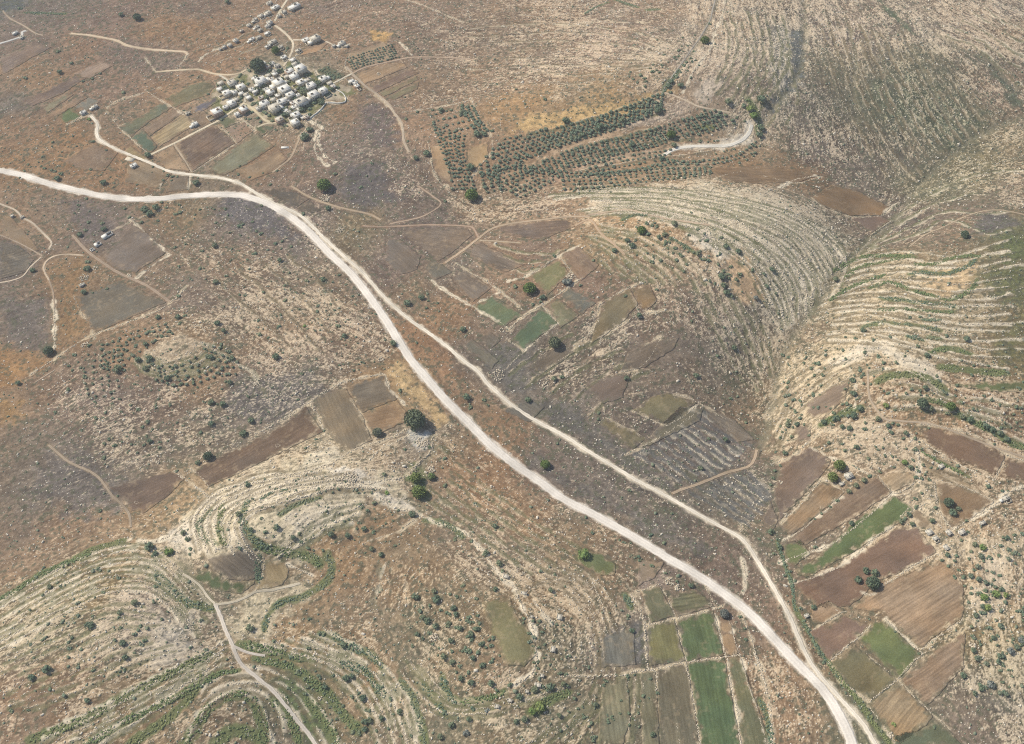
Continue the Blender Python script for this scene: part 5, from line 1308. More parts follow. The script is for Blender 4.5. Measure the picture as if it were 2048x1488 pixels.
NB = rank01(blur1(rsn.randn(NY, NX).astype(np.float32)))
CL = fbm(XX, YY, 6.0, 99, 2)
WR = sstep(.26, .5, RK) * np.clip(STR * 1.4, 0, 1)
u = rank01(rank01(N0) * .70 + NB * .38 + LF * .30 + (LG * .45 + LM * .5) * WR + .32 * CL)
RM = sstep(1 - rr - .03, 1 - rr + .15, u) * (.5 + .5 * rank01(rsn.randn(NY, NX).astype(np.float32)))
DARK = DARK * (1 + .20 * (LF - .5) + .16 * (LG - .5) * STR + .30 * (NB - .5) + .16 * (rank01(N0) - .5) + .34 * (fbm(XX, YY, 7.0, 93, 2) - .5))[:, :, None]
v = rank01(blur1(rsn.randn(NY, NX).astype(np.float32)) * 1.2 + blur1(blur1(blur1(rsn.randn(NY, NX).astype(np.float32)))) * 3 + (LL - .5) * 1.3)
SM = sstep(1 - ss_ - .1, 1 - ss_ + .1, v) * (1 - RM) * .75
band = (LL - .5)
COLR = DARK * (1 + (.30 + .55 * WR) * band * STR + .4 * (LM - .5) * WR)[:, :, None]
COLR = COLR * (1 - SM[:, :, None]) + SCRC * SM[:, :, None]
COLR = COLR * (1 - RM[:, :, None]) + tint * (RM * .92)[:, :, None] + COLR * (RM * .08)[:, :, None]

ZS = hsm(XX, YY)
MICRO = RM * .30 + (LM - .5) * .28 * STR + (LG - .5) * .12 + (NB - .5) * .28 + sstep(.42, .58, LL) * .8 * np.clip(rr * 2.0, 0, 1) + SM * .25 + .35 * (fbm(XX, YY, 7, 81, 2) - .5)

FLATM = np.zeros((NY, NX), np.float32)
for (W, c, th, st, l, cc) in FIELDW:
    s, d = poly_window(W, 4)
    FLATM[s] = np.maximum(FLATM[s], sstep(-3.2, -1.6, d))
for (W, w, c, nm, l, vg) in ROADW:
    rch = w / 2 + 5 + 7 * vg
    cc = s2l(c) * .86
    for s, d in line_field(W, rch + 3):
        FLATM[s] = np.maximum(FLATM[s], 1 - sstep(w / 2 + 1.8, w / 2 + 3.4, d))
        m = (1 - sstep(w / 2, w / 2 + (2.6 if vg else 1.2), d + edgen[s] * (6 if vg else 3))) * (.7 if vg else .5)
        COLR[s] = COLR[s] * (1 - m[:, :, None]) + cc * m[:, :, None]
for (W, w, l) in BELTW:
    gcol = s2l((114, 120, 82))
    for s, d in line_field(W, w + 3):
        m = (1 - sstep(w * .4, w * .75, d + edgen[s] * 5)) * .85
        COLR[s] = COLR[s] * (1 - m[:, :, None]) + gcol * m[:, :, None]
for (W, w, h, l, g) in WALLW + [(a, b, c, e, d) for (a, b, c, d, e, f) in FAMW]:
    bold = 1.0 if any(q in l for q in ("chalk", "limestone", "white", "hollow", "right", "between green strips", "curved green", "arching")) else (.45 if "ledge" not in l else .7)
    pc = s2l((232, 218, 192)) if bold == 1.0 else s2l((214, 196, 166))
    for s, d in line_field(W, w + 3):
        m = (1 - sstep(w * .3, w * (.9 + .6 * bold), d + edgen[s] * 9)) * (.95 - g * .7) * (.4 + .6 * bold)
        COLR[s] = COLR[s] * (1 - m[:, :, None]) + pc * m[:, :, None]
# weeds and painted shade darken the foot of every terrace ledge; the ground drops a step there
STEP = np.zeros((NY, NX), np.float32)
for (W, w, h, g, l, k_) in FAMW:
    R = resample(W, 4.0)
    T = tangents(R)
    N_ = np.stack([-T[:, 1], T[:, 0]], 1)
    e1 = hsm(R[:, 0] + N_[:, 0] * 6, R[:, 1] + N_[:, 1] * 6).mean() - hsm(R[:, 0] - N_[:, 0] * 6, R[:, 1] - N_[:, 1] * 6).mean()
    dn = -np.sign(e1) if e1 else 1
    R2 = R + N_ * dn * (w * 1.0 + 1.6)
    gcol = s2l(desat((112, 112, 82), 0)) if (k_ % 3) else s2l((120, 108, 84))
    wd = 2.6
    if "striped fallow" in l:
        gcol = s2l((104, 105, 104))
        wd = 4.6
    for s, d in line_field(R2, w + 5):
        m = (1 - sstep(.9, wd, d + edgen[s] * 6)) * .62
        COLR[s] = COLR[s] * (1 - m[:, :, None]) + gcol * m[:, :, None]
        STEP[s] = np.minimum(STEP[s], -(1 - sstep(.8, 3.0, d)) * .8)
    for s, d in line_field(R, w + 3):
        STEP[s] = np.maximum(STEP[s], (1 - sstep(.6, 2.4, d)) * .6)
# the village stands on trodden pale ground
VIL = poly_world([(428, 180), (470, 150), (515, 128), (560, 122), (600, 122), (632, 150), (668, 165), (720, 175), (690, 200), (650, 205), (618, 240), (570, 246), (530, 238), (492, 212), (440, 240), (425, 232)], 500, .5)
s, d = poly_window(VIL, 12)
m = sstep(-3, 6, d + edgen[s] * 16)
vc = s2l((180, 166, 142)) * (1 + 1.1 * mot2[s])[:, :, None]
gv = s2l((122, 122, 84))
gm = sstep(.36, .5, fbm(XX[s], YY[s], 16, 91, 3))[:, :, None]
vc = vc * (1 - gm) + gv * gm
COLR[s] = COLR[s] * (1 - m[:, :, None]) + vc * m[:, :, None]
FLATM[s] = np.maximum(FLATM[s], m * .9)

GUL = [([(1608, -10), (1610, 60), (1604, 120), (1588, 165), (1548, 212), (1526, 250)], 5.0, 11),
       ([(2070, 220), (1960, 270), (1890, 322), (1830, 382), (1790, 440), (1740, 482), (1690, 532), (1640, 600), (1600, 652), (1570, 702), (1555, 762), (1538, 840), (1518, 905)], 4.0, 12),
       ([(2060, 190), (2020, 165), (1980, 120), (1930, 100), (1860, 60)], 4.0, 10), ([(1436, -10), (1425, 30), (1392, 92), (1360, 135), (1330, 175)], 3.0, 7),
       ([(1700, 60), (1712, 120), (1706, 180), (1716, 240)], 2.5, 8), ([(1800, 60), (1850, 150), (1900, 240)], 2.0, 8), ([(862, 868), (868, 900), (840, 940), (845, 985), (835, 1030)], 2.5, 7),
       ([(404, 686), (450, 712), (500, 742), (530, 790)], 1.5, 6), ([(755, 1110), (760, 1160), (748, 1215)], 1.5, 6), ([(365, 1110), (400, 1180), (428, 1215)], 2.0, 9)]
for (p_, dep_, hw_) in GUL:
    W = world_line(p_)
    for s, d in line_field(W, hw_ * 2.2):
        STEP[s] = STEP[s] - 0
        m = (1 - sstep(0, hw_, d))
        STEP[s] = np.minimum(STEP[s], -dep_ * .45 * m)
        m2 = (1 - sstep(1.5, hw_ * .55, d + edgen[s] * 12)) * .45
        COLR[s] = COLR[s] * (1 - m2[:, :, None]) + s2l((128, 122, 100)) * m2[:, :, None]
corew = ((XX > X0 - 30) & (XX < X1 + 30) & (YY > Y0 - 30) & (YY < Y1 + 30))
Z = ZS + (MICRO + STEP) * (1 - FLATM) * corew
far_col = s2l((150, 132, 110)) * (1 + .5 * (fbm(XX, YY, 900, 95, 4) - .5))[:, :, None]
dd = np.maximum(np.maximum(X0 - XX, XX - X1), np.maximum(Y0 - YY, YY - Y1))
fm = sstep(20, 500, dd)[:, :, None]
COLR = COLR * (1 - fm) + far_col * fm
COLR = np.clip(COLR * np.array([1.03, 1.0, .945]) / KCAL, .01, .85)


def gz(x, y):
    return samp(Z, x, y)


ii = np.arange(NX * NY, dtype=np.int32).reshape(NY, NX)
quads = np.stack([ii[:-1, :-1], ii[:-1, 1:], ii[1:, 1:], ii[1:, :-1]], -1).reshape(-1, 4)
me = mesh_np("ground", np.stack([XX, YY, Z], -1).reshape(-1, 3), quads, [M_GROUND], smooth=True, col=COLR.reshape(-1, 3))
g = link("ground", me)
setp(g, "stony brown and green hill country in dry grass, scrub and bare limestone", "ground", kind="structure")
del quads

# ------------------------------------------------------------------ fields
for fi, (W, c, th, st, l, cc) in enumerate(FIELDW):
    s = window(W[:, 0].min() - 2, W[:, 0].max() + 2, W[:, 1].min() - 2, W[:, 1].max() + 2)
    px, py = XX[s], YY[s]
    cxm = (px[:-1, :-1] + px[1:, 1:]) / 2
    cym = (py[:-1, :-1] + py[1:, 1:]) / 2
    ins = inside(cxm, cym, W)
    if ins.sum() < 6:
        continue
    H, Wd = px.shape
    idx = np.arange(H * Wd).reshape(H, Wd)
    q = np.stack([idx[:-1, :-1], idx[:-1, 1:], idx[1:, 1:], idx[1:, :-1]], -1)[ins]
    used, inv = np.unique(q, return_inverse=True)
    q = inv.reshape(q.shape)
    vx = px.ravel()[used].copy()
    vy = py.ravel()[used].copy()
    cnt = np.bincount(q.ravel(), minlength=len(used))
    bnd = cnt < 4
    bx, by = vx[bnd], vy[bnd]
    best = np.full(len(bx), 1e9)
    nx_, ny_ = bx.copy(), by.copy()
    n = len(W)
    for k in range(n):
        a = W[k]; b = W[(k + 1) % n]
        ab = b - a
        t = np.clip(((bx - a[0]) * ab[0] + (by - a[1]) * ab[1]) / max(1e-9, ab @ ab), 0, 1)
        qx, qy = a[0] + t * ab[0], a[1] + t * ab[1]
        dd_ = np.hypot(bx - qx, by - qy)
        m = dd_ < best
        best[m] = dd_[m]; nx_[m] = qx[m]; ny_[m] = qy[m]
    mv = best < PITCH * 1.6
    bx[mv] = nx_[mv]; by[mv] = ny_[mv]
    vx[bnd] = bx; vy[bnd] = by
    vz = gz(vx, vy) + .28
    # skirt along the outer edges
    e = np.concatenate([q[:, [0, 1]], q[:, [1, 2]], q[:, [2, 3]], q[:, [3, 0]]])
    key = np.sort(e, 1)
    ks = key[:, 0].astype(np.int64) * 10 ** 7 + key[:, 1]
    uq, first, cn_ = np.unique(ks, return_index=True, return_counts=True)
    oe = e[first[cn_ == 1]]
    bi = np.unique(oe)
    mp = -np.ones(len(vx), int)
    mp[bi] = np.arange(len(bi)) + len(vx)
    sk = np.stack([oe[:, 1], oe[:, 0], mp[oe[:, 0]], mp[oe[:, 1]]], -1)
    V = np.stack([np.concatenate([vx, vx[bi]]), np.concatenate([vy, vy[bi]]), np.concatenate([vz, vz[bi] - .75])], -1)
    Q = np.concatenate([q, sk])
    c = muted(c)
    co = s2l(c) * np.array([1.0, 1.0, .93])
    fx, fy = V[:, 0], V[:, 1]
    ct, sn = math.cos(th), math.sin(th)
    uu = fx * ct + fy * sn
    vv = -fx * sn + fy * ct
    low = fbm(fx, fy, 34, fi + 7, 3) - .5
    low2 = fbm(uu * .25, vv, 12, fi + 3, 2) - .5
    colv = co * (1 + .5 * low + .42 * low2)[:, None]
    colv = colv * .93 + s2l((134, 120, 100)) * .07
    colv[:, 0] *= 1 + .16 * (fbm(fx, fy, 22, fi + 17, 2) - .5)
    colv[:, 2] *= 1 - .2 * (fbm(fx, fy, 22, fi + 17, 2) - .5)
    ed = seg_dist(fx, fy, W, True)
    em = (1 - sstep(.4, 4.2, ed + 7.0 * (vnoise(fx, fy, 4.5, fi + 2) - .5))) * .8
    gcl = np.stack([samp(COLR[:, :, q_], fx, fy) for q_ in range(3)], -1) * KCAL
    colv = colv * (1 - em[:, None]) + gcl * em[:, None]
    # thin pale stony or weedy spots
    sp = sstep(.70, .8, vnoise(fx, fy, 3.0, fi)) * sstep(.4, .6, fbm(fx, fy, 20, fi + 40, 2))
    colv = colv * (1 - .2 * sp[:, None]) + s2l((190, 165, 130)) * .2 * sp[:, None]
    me = mesh_np("field", V, Q, [M_FIELD], smooth=True, col=np.clip(colv / KCAL, .01, .8), vec=np.stack([uu * .035, vv * .42, uu * 0 + fi], -1))
    o = link("field", me)
    o.color = (st * .6, 0, 0, 1)
    setp(o, l, "field", kind="structure")

# ------------------------------------------------------------------ roads and tracks
for ri, (W, w, c, nm, l, vg) in enumerate(ROADW):
    if nm == "track" and c[2] < 160:
        c = tuple(c[q] * .4 + (178, 161, 138)[q] * .6 for q in range(3))
    r = np.random.RandomState(ri)
    T = tangents(W)
    Nn = np.stack([-T[:, 1], T[:, 0]], 1)
    n = len(W)
    jl = w / 2 + r.uniform(-.35, .35, n) * min(1.4, w / 3)
    jr = w / 2 + r.uniform(-.35, .35, n) * min(1.4, w / 3)
    offs = [(-1.06, -.5), (-1.0, .0), (-.72, .03), (-.45, .0), (0, .07), (.45, .0), (.72, .03), (1.0, .0), (1.06, -.5)]
    rows = []
    zc = samp(ZS, W[:, 0], W[:, 1])
    for (f, dz) in offs:
        ww = np.where(f < 0, jl, jr)
        p = W + Nn * (f * ww)[:, None]
        z = gz(p[:, 0], p[:, 1]) + .32 + dz
        rows.append(np.stack([p[:, 0], p[:, 1], z], 1))
    V = np.stack(rows, 1)             # n, 9, 3
    k = len(offs)
    idx = np.arange(n * k).reshape(n, k)
    Q = np.stack([idx[:-1, :-1], idx[1:, :-1], idx[1:, 1:], idx[:-1, 1:]], -1).reshape(-1, 4)[:, ::-1]
    rut = np.array([.80, .88, 1.0, .90, 1.02, .90, 1.01, .90, .80])
    if w < 5:
        rut = np.array([.84, .88, 1.0, 1.04, .86, 1.04, 1.0, .88, .84])
    cv = s2l(c)[None, None] * rut[None, :, None] * (1 + .16 * (fbm(V[:, :, 0], V[:, :, 1], 14, ri, 3) - .5) * 2 - .16 * sstep(.55, .75, fbm(V[:, :, 0], V[:, :, 1], 30, ri + 5, 2)))[:, :, None]
    me = mesh_np(nm, V.reshape(-1, 3), Q, [M_ROAD], smooth=True, col=np.clip(cv.reshape(-1, 3) / KCAL, .01, .85))
    o = link(nm, me)
    setp(o, l, "road" if "road" in nm else ("lane" if nm == "lane" else "track"), kind="structure")

# ------------------------------------------------------------------ stones laid in rows
BOX = np.array([[-1, -1, -1], [1, -1, -1], [1, 1, -1], [-1, 1, -1], [-1, -1, 1], [1, -1, 1], [1, 1, 1], [-1, 1, 1]], float)
BQ = np.array([[0, 3, 2, 1], [4, 5, 6, 7], [0, 1, 5, 4], [1, 2, 6, 5], [2, 3, 7, 6], [3, 0, 4, 7]])


def blocks(x, y, z, th, lx, ly, lz, r, top=.62):
    """n tapered, knocked about blocks in one mesh"""
    n = len(x)
    B = np.tile(BOX, (n, 1, 1)) + r.uniform(-.28, .28, (n, 8, 3))
    B[:, 4:, :2] *= top
    X = B[:, :, 0] * lx[:, None]
    Y = B[:, :, 1] * ly[:, None]
    Zb = B[:, :, 2] * lz[:, None]
    c, s_ = np.cos(th)[:, None], np.sin(th)[:, None]
    V = np.stack([x[:, None] + X * c - Y * s_, y[:, None] + X * s_ + Y * c, z[:, None] + Zb], -1)
    Q = (BQ[None] + (np.arange(n) * 8)[:, None, None]).reshape(-1, 4)
    return V.reshape(-1, 3), Q


def wall_obj(W, w, h, label, gap, seed, group=None, mat=None, name="dry_stone_wall"):
    r = np.random.RandomState(seed)
    if mat is M_WHITEWALL:
        W = resample(W, 2.0)
        T = tangents(W)
        N_ = np.stack([-T[:, 1], T[:, 0]], 1)
        prof = [(-.5, -.4), (-.5, h), (.5, h), (.5, -.4)]
        V = np.stack([np.column_stack([W + N_ * (a * .8), gz(W[:, 0], W[:, 1]) + b]) for a, b in prof], 1)
        n = len(W)
        idx = np.arange(n * 4).reshape(n, 4)
        Q = np.concatenate([np.stack([idx[:-1, k], idx[:-1, (k + 1) % 4], idx[1:, (k + 1) % 4], idx[1:, k]], -1) for k in range(4)])
        Q = np.concatenate([Q, idx[:1, ::-1], idx[-1:]])
        o = link(name, mesh_np(name, V.reshape(-1, 3), Q, [mat]))
    else:
        R = resample(W, 1.25)
        n = len(R)
        T = tangents(R)
        keep = np.ones(n, bool)
        g1 = vnoise(np.arange(n) * 1.25, np.zeros(n) + seed * 3.3, 7.0, seed)
        keep &= g1 > gap * .85
        keep &= r.rand(n) > gap * .5
        k = np.where(keep)[0]
        if len(k) < 2:
            k = np.arange(n)
        rep = np.repeat(k, 2)[r.rand(2 * len(k)) > .25]
        rep = rep if len(rep) > 3 else np.repeat(k, 2)
        off = r.uniform(-.5, .5, len(rep)) * w * .75
        x = R[rep, 0] - T[rep, 1] * off + r.uniform(-.5, .5, len(rep))
        y = R[rep, 1] + T[rep, 0] * off + r.uniform(-.5, .5, len(rep))
        th = np.arctan2(T[rep, 1], T[rep, 0]) + r.uniform(-.4, .4, len(rep))
        sc_ = r.uniform(.6, 1.25, len(rep))
        V, Q = blocks(x, y, gz(x, y) + h * .22 * sc_, th, r.uniform(.35, .95, len(rep)), w * .26 * sc_, h * .45 * sc_, r)
        o = link(name, mesh_np(name, V, Q, [mat or M_STONE]))
    setp(o, label, "stone wall" if name == "dry_stone_wall" else "wall", group, "thing")
    return o


for i, (W, w, h, l, g_) in enumerate(WALLW):
    wh = "white" in l and "village" in l and ("boundary" in l or "orchard" in l) or "boundary" in l
    wall_obj(W, w * 1.1, h, l, g_, i + 1, mat=M_WHITEWALL if wh else None, name="boundary_wall" if wh else "dry_stone_wall")
cntf = {}
for i, (W, w, h, g_, l, k) in enumerate(FAMW):
    tot = FAMS[k][2]
    j = cntf.get(k, 0)
    cntf[k] = j + 1
    nth = ["first", "second", "third", "fourth", "fifth", "sixth", "seventh", "eighth", "ninth", "tenth", "eleventh", "twelfth", "thirteenth", "fourteenth", "fifteenth", "sixteenth", "seventeenth", "eighteenth", "nineteenth", "twentieth"][j]
    if j == tot - 1:
        nth = "innermost"
    lab = "%s %s" % ({"first": "outermost", "innermost": "innermost"}.get(nth, nth), l) if tot > 1 else l
    wall_obj(W, w * 1.15, h, lab, g_, 300 + i, group=l.replace("ledge", "ledges", 1) if "ledge" in l else l, name="terrace_wall")

# ================================================================== plants
ICO1 = None


def ico(sub):
    import bmesh
    bm = bmesh.new()
    bmesh.ops.create_icosphere(bm, subdivisions=sub, radius=1.0)
    V = np.array([v.co[:] for v in bm.verts])
    F = np.array([[v.index for v in f.verts] for f in bm.faces])
    bm.free()
    return V, F


I1 = ico(1)
I2 = ico(2)


def crown_arrays(seed, lumps, leaf, base=I1, flat=.8, lump_r=.42):
    """uneven cluster of lumps with loose leaf sprays, radius about 1, standing on z=0"""
    r = np.random.RandomState(seed)
    Vs, Fs = [], []
    o = 0
    for k in range(lumps):
        a = r.uniform(0, 6.283)
        rad = math.sqrt(r.uniform(0, 1)) * .66
        h = r.uniform(.3, .95) * (1 - .45 * rad)
        s = lump_r * r.uniform(.7, 1.25)
        c = np.array([math.cos(a) * rad, math.sin(a) * rad, h * flat])
        V = base[0] * (1 + r.uniform(-.28, .28, (len(base[0]), 1))) * s * np.array([1, 1, .85])
        Vs.append(V + c)
        Fs.append(base[1] + o)
        o += len(V)
    if leaf:
        n = leaf
        d = r.randn(n, 3)
        d /= np.linalg.norm(d, axis=1)[:, None]
        d[:, 2] = np.abs(d[:, 2]) * .9
        c = d * r.uniform(.75, 1.06, (n, 1)) * np.array([1, 1, flat]) + [0, 0, .25]
        t = r.randn(n, 3)
        t /= np.linalg.norm(t, axis=1)[:, None]
        b = np.cross(t, r.randn(n, 3))
        b /= np.linalg.norm(b, axis=1)[:, None]
        s = r.uniform(.05, .13, (n, 1))
        tri = np.stack([c + t * s * 1.4, c + b * s, c - t * s * 1.2 - b * s * .5], 1).reshape(-1, 3)
        Vs.append(tri)
        Fs.append(np.arange(n * 3).reshape(n, 3) + o)
        o += n * 3
    return np.vstack(Vs), np.vstack(Fs)


def trunk_arrays(seed, limbs=3):
    r = np.random.RandomState(seed)
    Vs, Fs = [], []
    o = 0

    def tube(p0, p1, r0, r1, n=6):
        nonlocal o
        p0 = np.array(p0, float); p1 = np.array(p1, float)
        d = p1 - p0
        d /= np.linalg.norm(d)
        a = np.cross(d, [0.3, .9, .1]); a /= np.linalg.norm(a)
        b = np.cross(d, a)
        an = np.arange(n) / n * 6.283
        ring = np.cos(an)[:, None] * a + np.sin(an)[:, None] * b
        Vs.append(np.vstack([p0 + ring * r0, p1 + ring * r1]))
        i = np.arange(n)
        Fs.append(np.stack([i, (i + 1) % n, (i + 1) % n + n, i + n], 1) + o)
        o += 2 * n
    tube((0, 0, -.25), (.03, .02, .4), .13, .09)
    for k in range(limbs):
        a = k / limbs * 6.283 + r.uniform(-.4, .4)
        tube((.03, .02, .36), (math.cos(a) * .45, math.sin(a) * .45, .8), .07, .03)
    return np.vstack(Vs), np.vstack(Fs)


OLIVE_A = [crown_arrays(10 + k, 11, 70) for k in range(6)]
SHRUB_A = [crown_arrays(40 + k, 8, 50, flat=.7, lump_r=.46) for k in range(8)]
TREE_A = [crown_arrays(70 + k, 22, 160, lump_r=.33) for k in range(6)]
BIG_A = [crown_arrays(90 + k, 60, 900, base=I1, lump_r=.23, flat=.95) for k in range(3)]
TINY_A = [crown_arrays(120 + k, 2, 8, base=(ico(1)), flat=.6, lump_r=.75) for k in range(4)]
TRUNK_ME = [mesh_np("trunk", *trunk_arrays(k, 3 + k % 2), [M_BARK]) for k in range(4)]
_mc = {}


def crown_me(kind, k, mat):
    key = (kind, k, mat.name)
    if key not in _mc:
        A = {"olive": OLIVE_A, "shrub": SHRUB_A, "tree": TREE_A, "big": BIG_A}[kind]
        k_ = k % len(A)
        key = (kind, k_, mat.name)
        if key not in _mc:
            _mc[key] = mesh_np("crown", A[k_][0], A[k_][1], [mat])
    return _mc[key]


# landmarks to tell plants apart by
LMK = [(515, 132, "the village's biggest dark tree"), (435, 222, "the house at the village's lower lane corner"), (140, 230, "the vivid green plot"), (190, 212, "the two little white farm buildings"), (262, 325, "the white slab by the gravel road"),
       (193, 265, "the gravel road's hairpin"), (90, 175, "the purple brown upper left field"), (40, 75, "the white track fork"), (345, 102, "the upper left dirt track"), (413, 300, "the large dark ploughed field"), (285, 290, "the deep green square plot"),
       (347, 315, "the sapling plot"), (330, 395, "the wide road's first bend"), (120, 373, "the wide road near the left edge"), (568, 395, "the burnt plot by the road fork"), (200, 480, "the long ruined building"), (165, 569, "the little white ruined hut"),
       (240, 620, "the grey walled field"), (125, 512, "the hooked track"), (60, 440, "the pair of huts at the left edge"), (350, 690, "the small olive knoll"), (390, 655, "the ruined enclosure above the knoll"), (98, 703, "the lone dark round tree"), (230, 700, "the thin olive rows left of the knoll"),
       (480, 740, "the rubble wall right of the knoll"), (640, 500, "the wide road's straight upper stretch"), (560, 560, "the rocky slope below the bend"), (600, 650, "the pale rocky slope left of the wide road"), (740, 640, "the wide road where it steepens"), (840, 640, "the gravel road's middle stretch"),
       (650, 370, "the round tree above the gravel road"), (720, 400, "the burnt grey slope"), (800, 280, "the rough track below the village"), (920, 300, "the square grid of olives"), (943, 390, "the bushy tree under the olive grove"), (1100, 290, "the upper olive terraces"), (1250, 340, "the lower olive terraces"), (1410, 256, "the small oval of bright grass"),
       (1430, 290, "the white rock strip beneath the oval of grass"), (1510, 240, "the thicket at the end of the olive terraces"), (1380, 110, "the dry gully"), (1290, 170, "the sandy stony corner above the olives"), (1150, 200, "the ochre grass slope"), (1050, 90, "the stony plateau"), (1700, 410, "the smooth brown ravine field"), (1520, 345, "the brown furrowed field by the groves"),
       (1500, 430, "the limestone ledges of the nose"), (1300, 480, "the round shrubs' terraces inside the nose"), (1420, 480, "the white rock patch on the nose"), (1485, 560, "the bare straw patch on the nose"), (1220, 450, "the orange track on the nose"), (1060, 460, "the dark furrowed field at the centre"), (955, 475, "the track junction"), (995, 620, "the bright green square plot"),
       (1065, 655, "the large deep green plot"), (1059, 577, "the bright round tree"), (1250, 620, "the curved olive brown field"), (1109, 685, "the dark round tree by the green plots"), (1330, 820, "the five sided olive green field"), (1250, 770, "the purple brown fallow"), (1400, 900, "the striped fallow"), (1430, 955, "the sandy track"),
       (1550, 800, "the ravine floor"), (1600, 640, "the rocky slope of the ravine"), (1750, 610, "the left end of the green terraces"), (1900, 570, "the sandy patch on the green terraces"), (1860, 650, "the dark oval belt"), (1760, 690, "the white rock rib"), (1950, 700, "the upper right terraces"), (1928, 470, "the arching cream track"), (1960, 774, "the green wedge"), (1800, 780, "the looping spur"),
       (1700, 830, "the scrubby spur"), (1950, 850, "the green belt at the right edge"), (1693, 952, "the white roofed hut"), (1610, 950, "the purple brown field"), (1700, 1020, "the long red brown field"), (1730, 1060, "the curving bright green field"), (1795, 960, "the straw square field"), (1930, 1005, "the kite shaped brown field"), (1882, 931, "the tiny hut on the narrow terrace"), (1890, 1075, "the hamlet of small white ruins"),
       (1740, 1150, "the red earth field"), (1850, 1200, "the combed straw field"), (1650, 1280, "the kite shaped purple field"), (1775, 1300, "the bright green square field"), (1800, 1420, "the lowest straw brown field"), (1980, 1150, "the rocky scrub at the right edge"), (1990, 1300, "the lower rocky scrub at the right edge"), (1930, 1400, "the dark scrubland in the lower right corner"),
       (1560, 1110, "the gravel road's lower bend"), (1640, 1370, "the meeting of the two roads"), (1190, 1125, "the green teardrop plot"), (1380, 1210, "the walled green grid"), (1430, 1400, "the long vivid green strip"), (1200, 1320, "the level stone wall"), (1118, 1235, "the white hut beside the hilltop field"), (1106, 1298, "the white hut below the hilltop field"), (1080, 1365, "the three tiny huts"),
       (1020, 1265, "the rounded hilltop field"), (900, 1250, "the thicket of dark bushes on the hilltop"), (870, 1290, "the pale boulders on the hilltop"), (1000, 1100, "the low hill's upper shoulder"), (830, 840, "the largest tree of the photo"), (835, 970, "the dense bright thicket"), (690, 840, "the taupe fields"), (500, 890, "the long chocolate field"), (300, 985, "the dark ploughed field above the chalk nose"),
       (560, 1000, "the white chalk ledges"), (470, 1130, "the domed field"), (440, 1170, "the green crescent"), (545, 1150, "the tan plot"), (330, 1095, "the white rocky saddle"), (740, 1060, "the orange patch on the low hill"), (650, 1160, "the hooked dark belt"), (150, 1150, "the lower left hill's terraces"), (240, 1280, "the rocky dome at the lower left"), (440, 1270, "the valley track's upper bend"),
       (560, 1400, "the valley track's lower end"), (700, 1330, "the curving green belts"), (800, 1440, "the bottom ledges"), (300, 1380, "the slanting green belts"), (100, 1420, "the dry slope in the lower left corner"), (300, 850, "the wide stony slope on the left"), (450, 830, "the pair of dark round shrubs"), (100, 920, "the earth path on the left"), (950, 900, "the strip of land between the two roads"),
       (1250, 1000, "the dark ground between the roads"), (950, 790, "the gravel road's long straight"), (1090, 930, "the bushes beside the wide road"), (700, 120, "the dotted tree plot"), (660, 150, "the dense green orchard"), (560, 190, "the middle of the village"), (540, 90, "the lane above the village"), (610, 260, "the ruined walls below the village"), (590, 10, "the far houses at the top edge"),
       (1290, 560, "the foot of the terraced nose"), (1400, 650, "the grey stony slope below the nose"), (1180, 870, "the long olive green plot"), (1700, 250, "the green mountain flank"), (860, 1340, "the hilltop's left foot"), (930, 1460, "the scrub at the bottom centre"), (1100, 1440, "the olive green thicket at the bottom")]
LMA = np.array([(a, b) for a, b, _ in LMK], float)


def place_words(X, Y):
    d = np.hypot(LMA[:, 0] - X, (LMA[:, 1] - Y) * 1.2)
    k = int(d.argmin())
    dx, dy = X - LMA[k, 0], Y - LMA[k, 1]
    if d[k] < 14:
        rel = "close beside"
    elif abs(dx) > 2 * abs(dy):
        rel = "to the right of" if dx > 0 else "to the left of"
    elif abs(dy) > 2 * abs(dx):
        rel = "below" if dy > 0 else "above"
    else:
        rel = ("below, " if dy > 0 else "above, ") + ("right of" if dx > 0 else "left of")
    return rel, LMK[k][2]


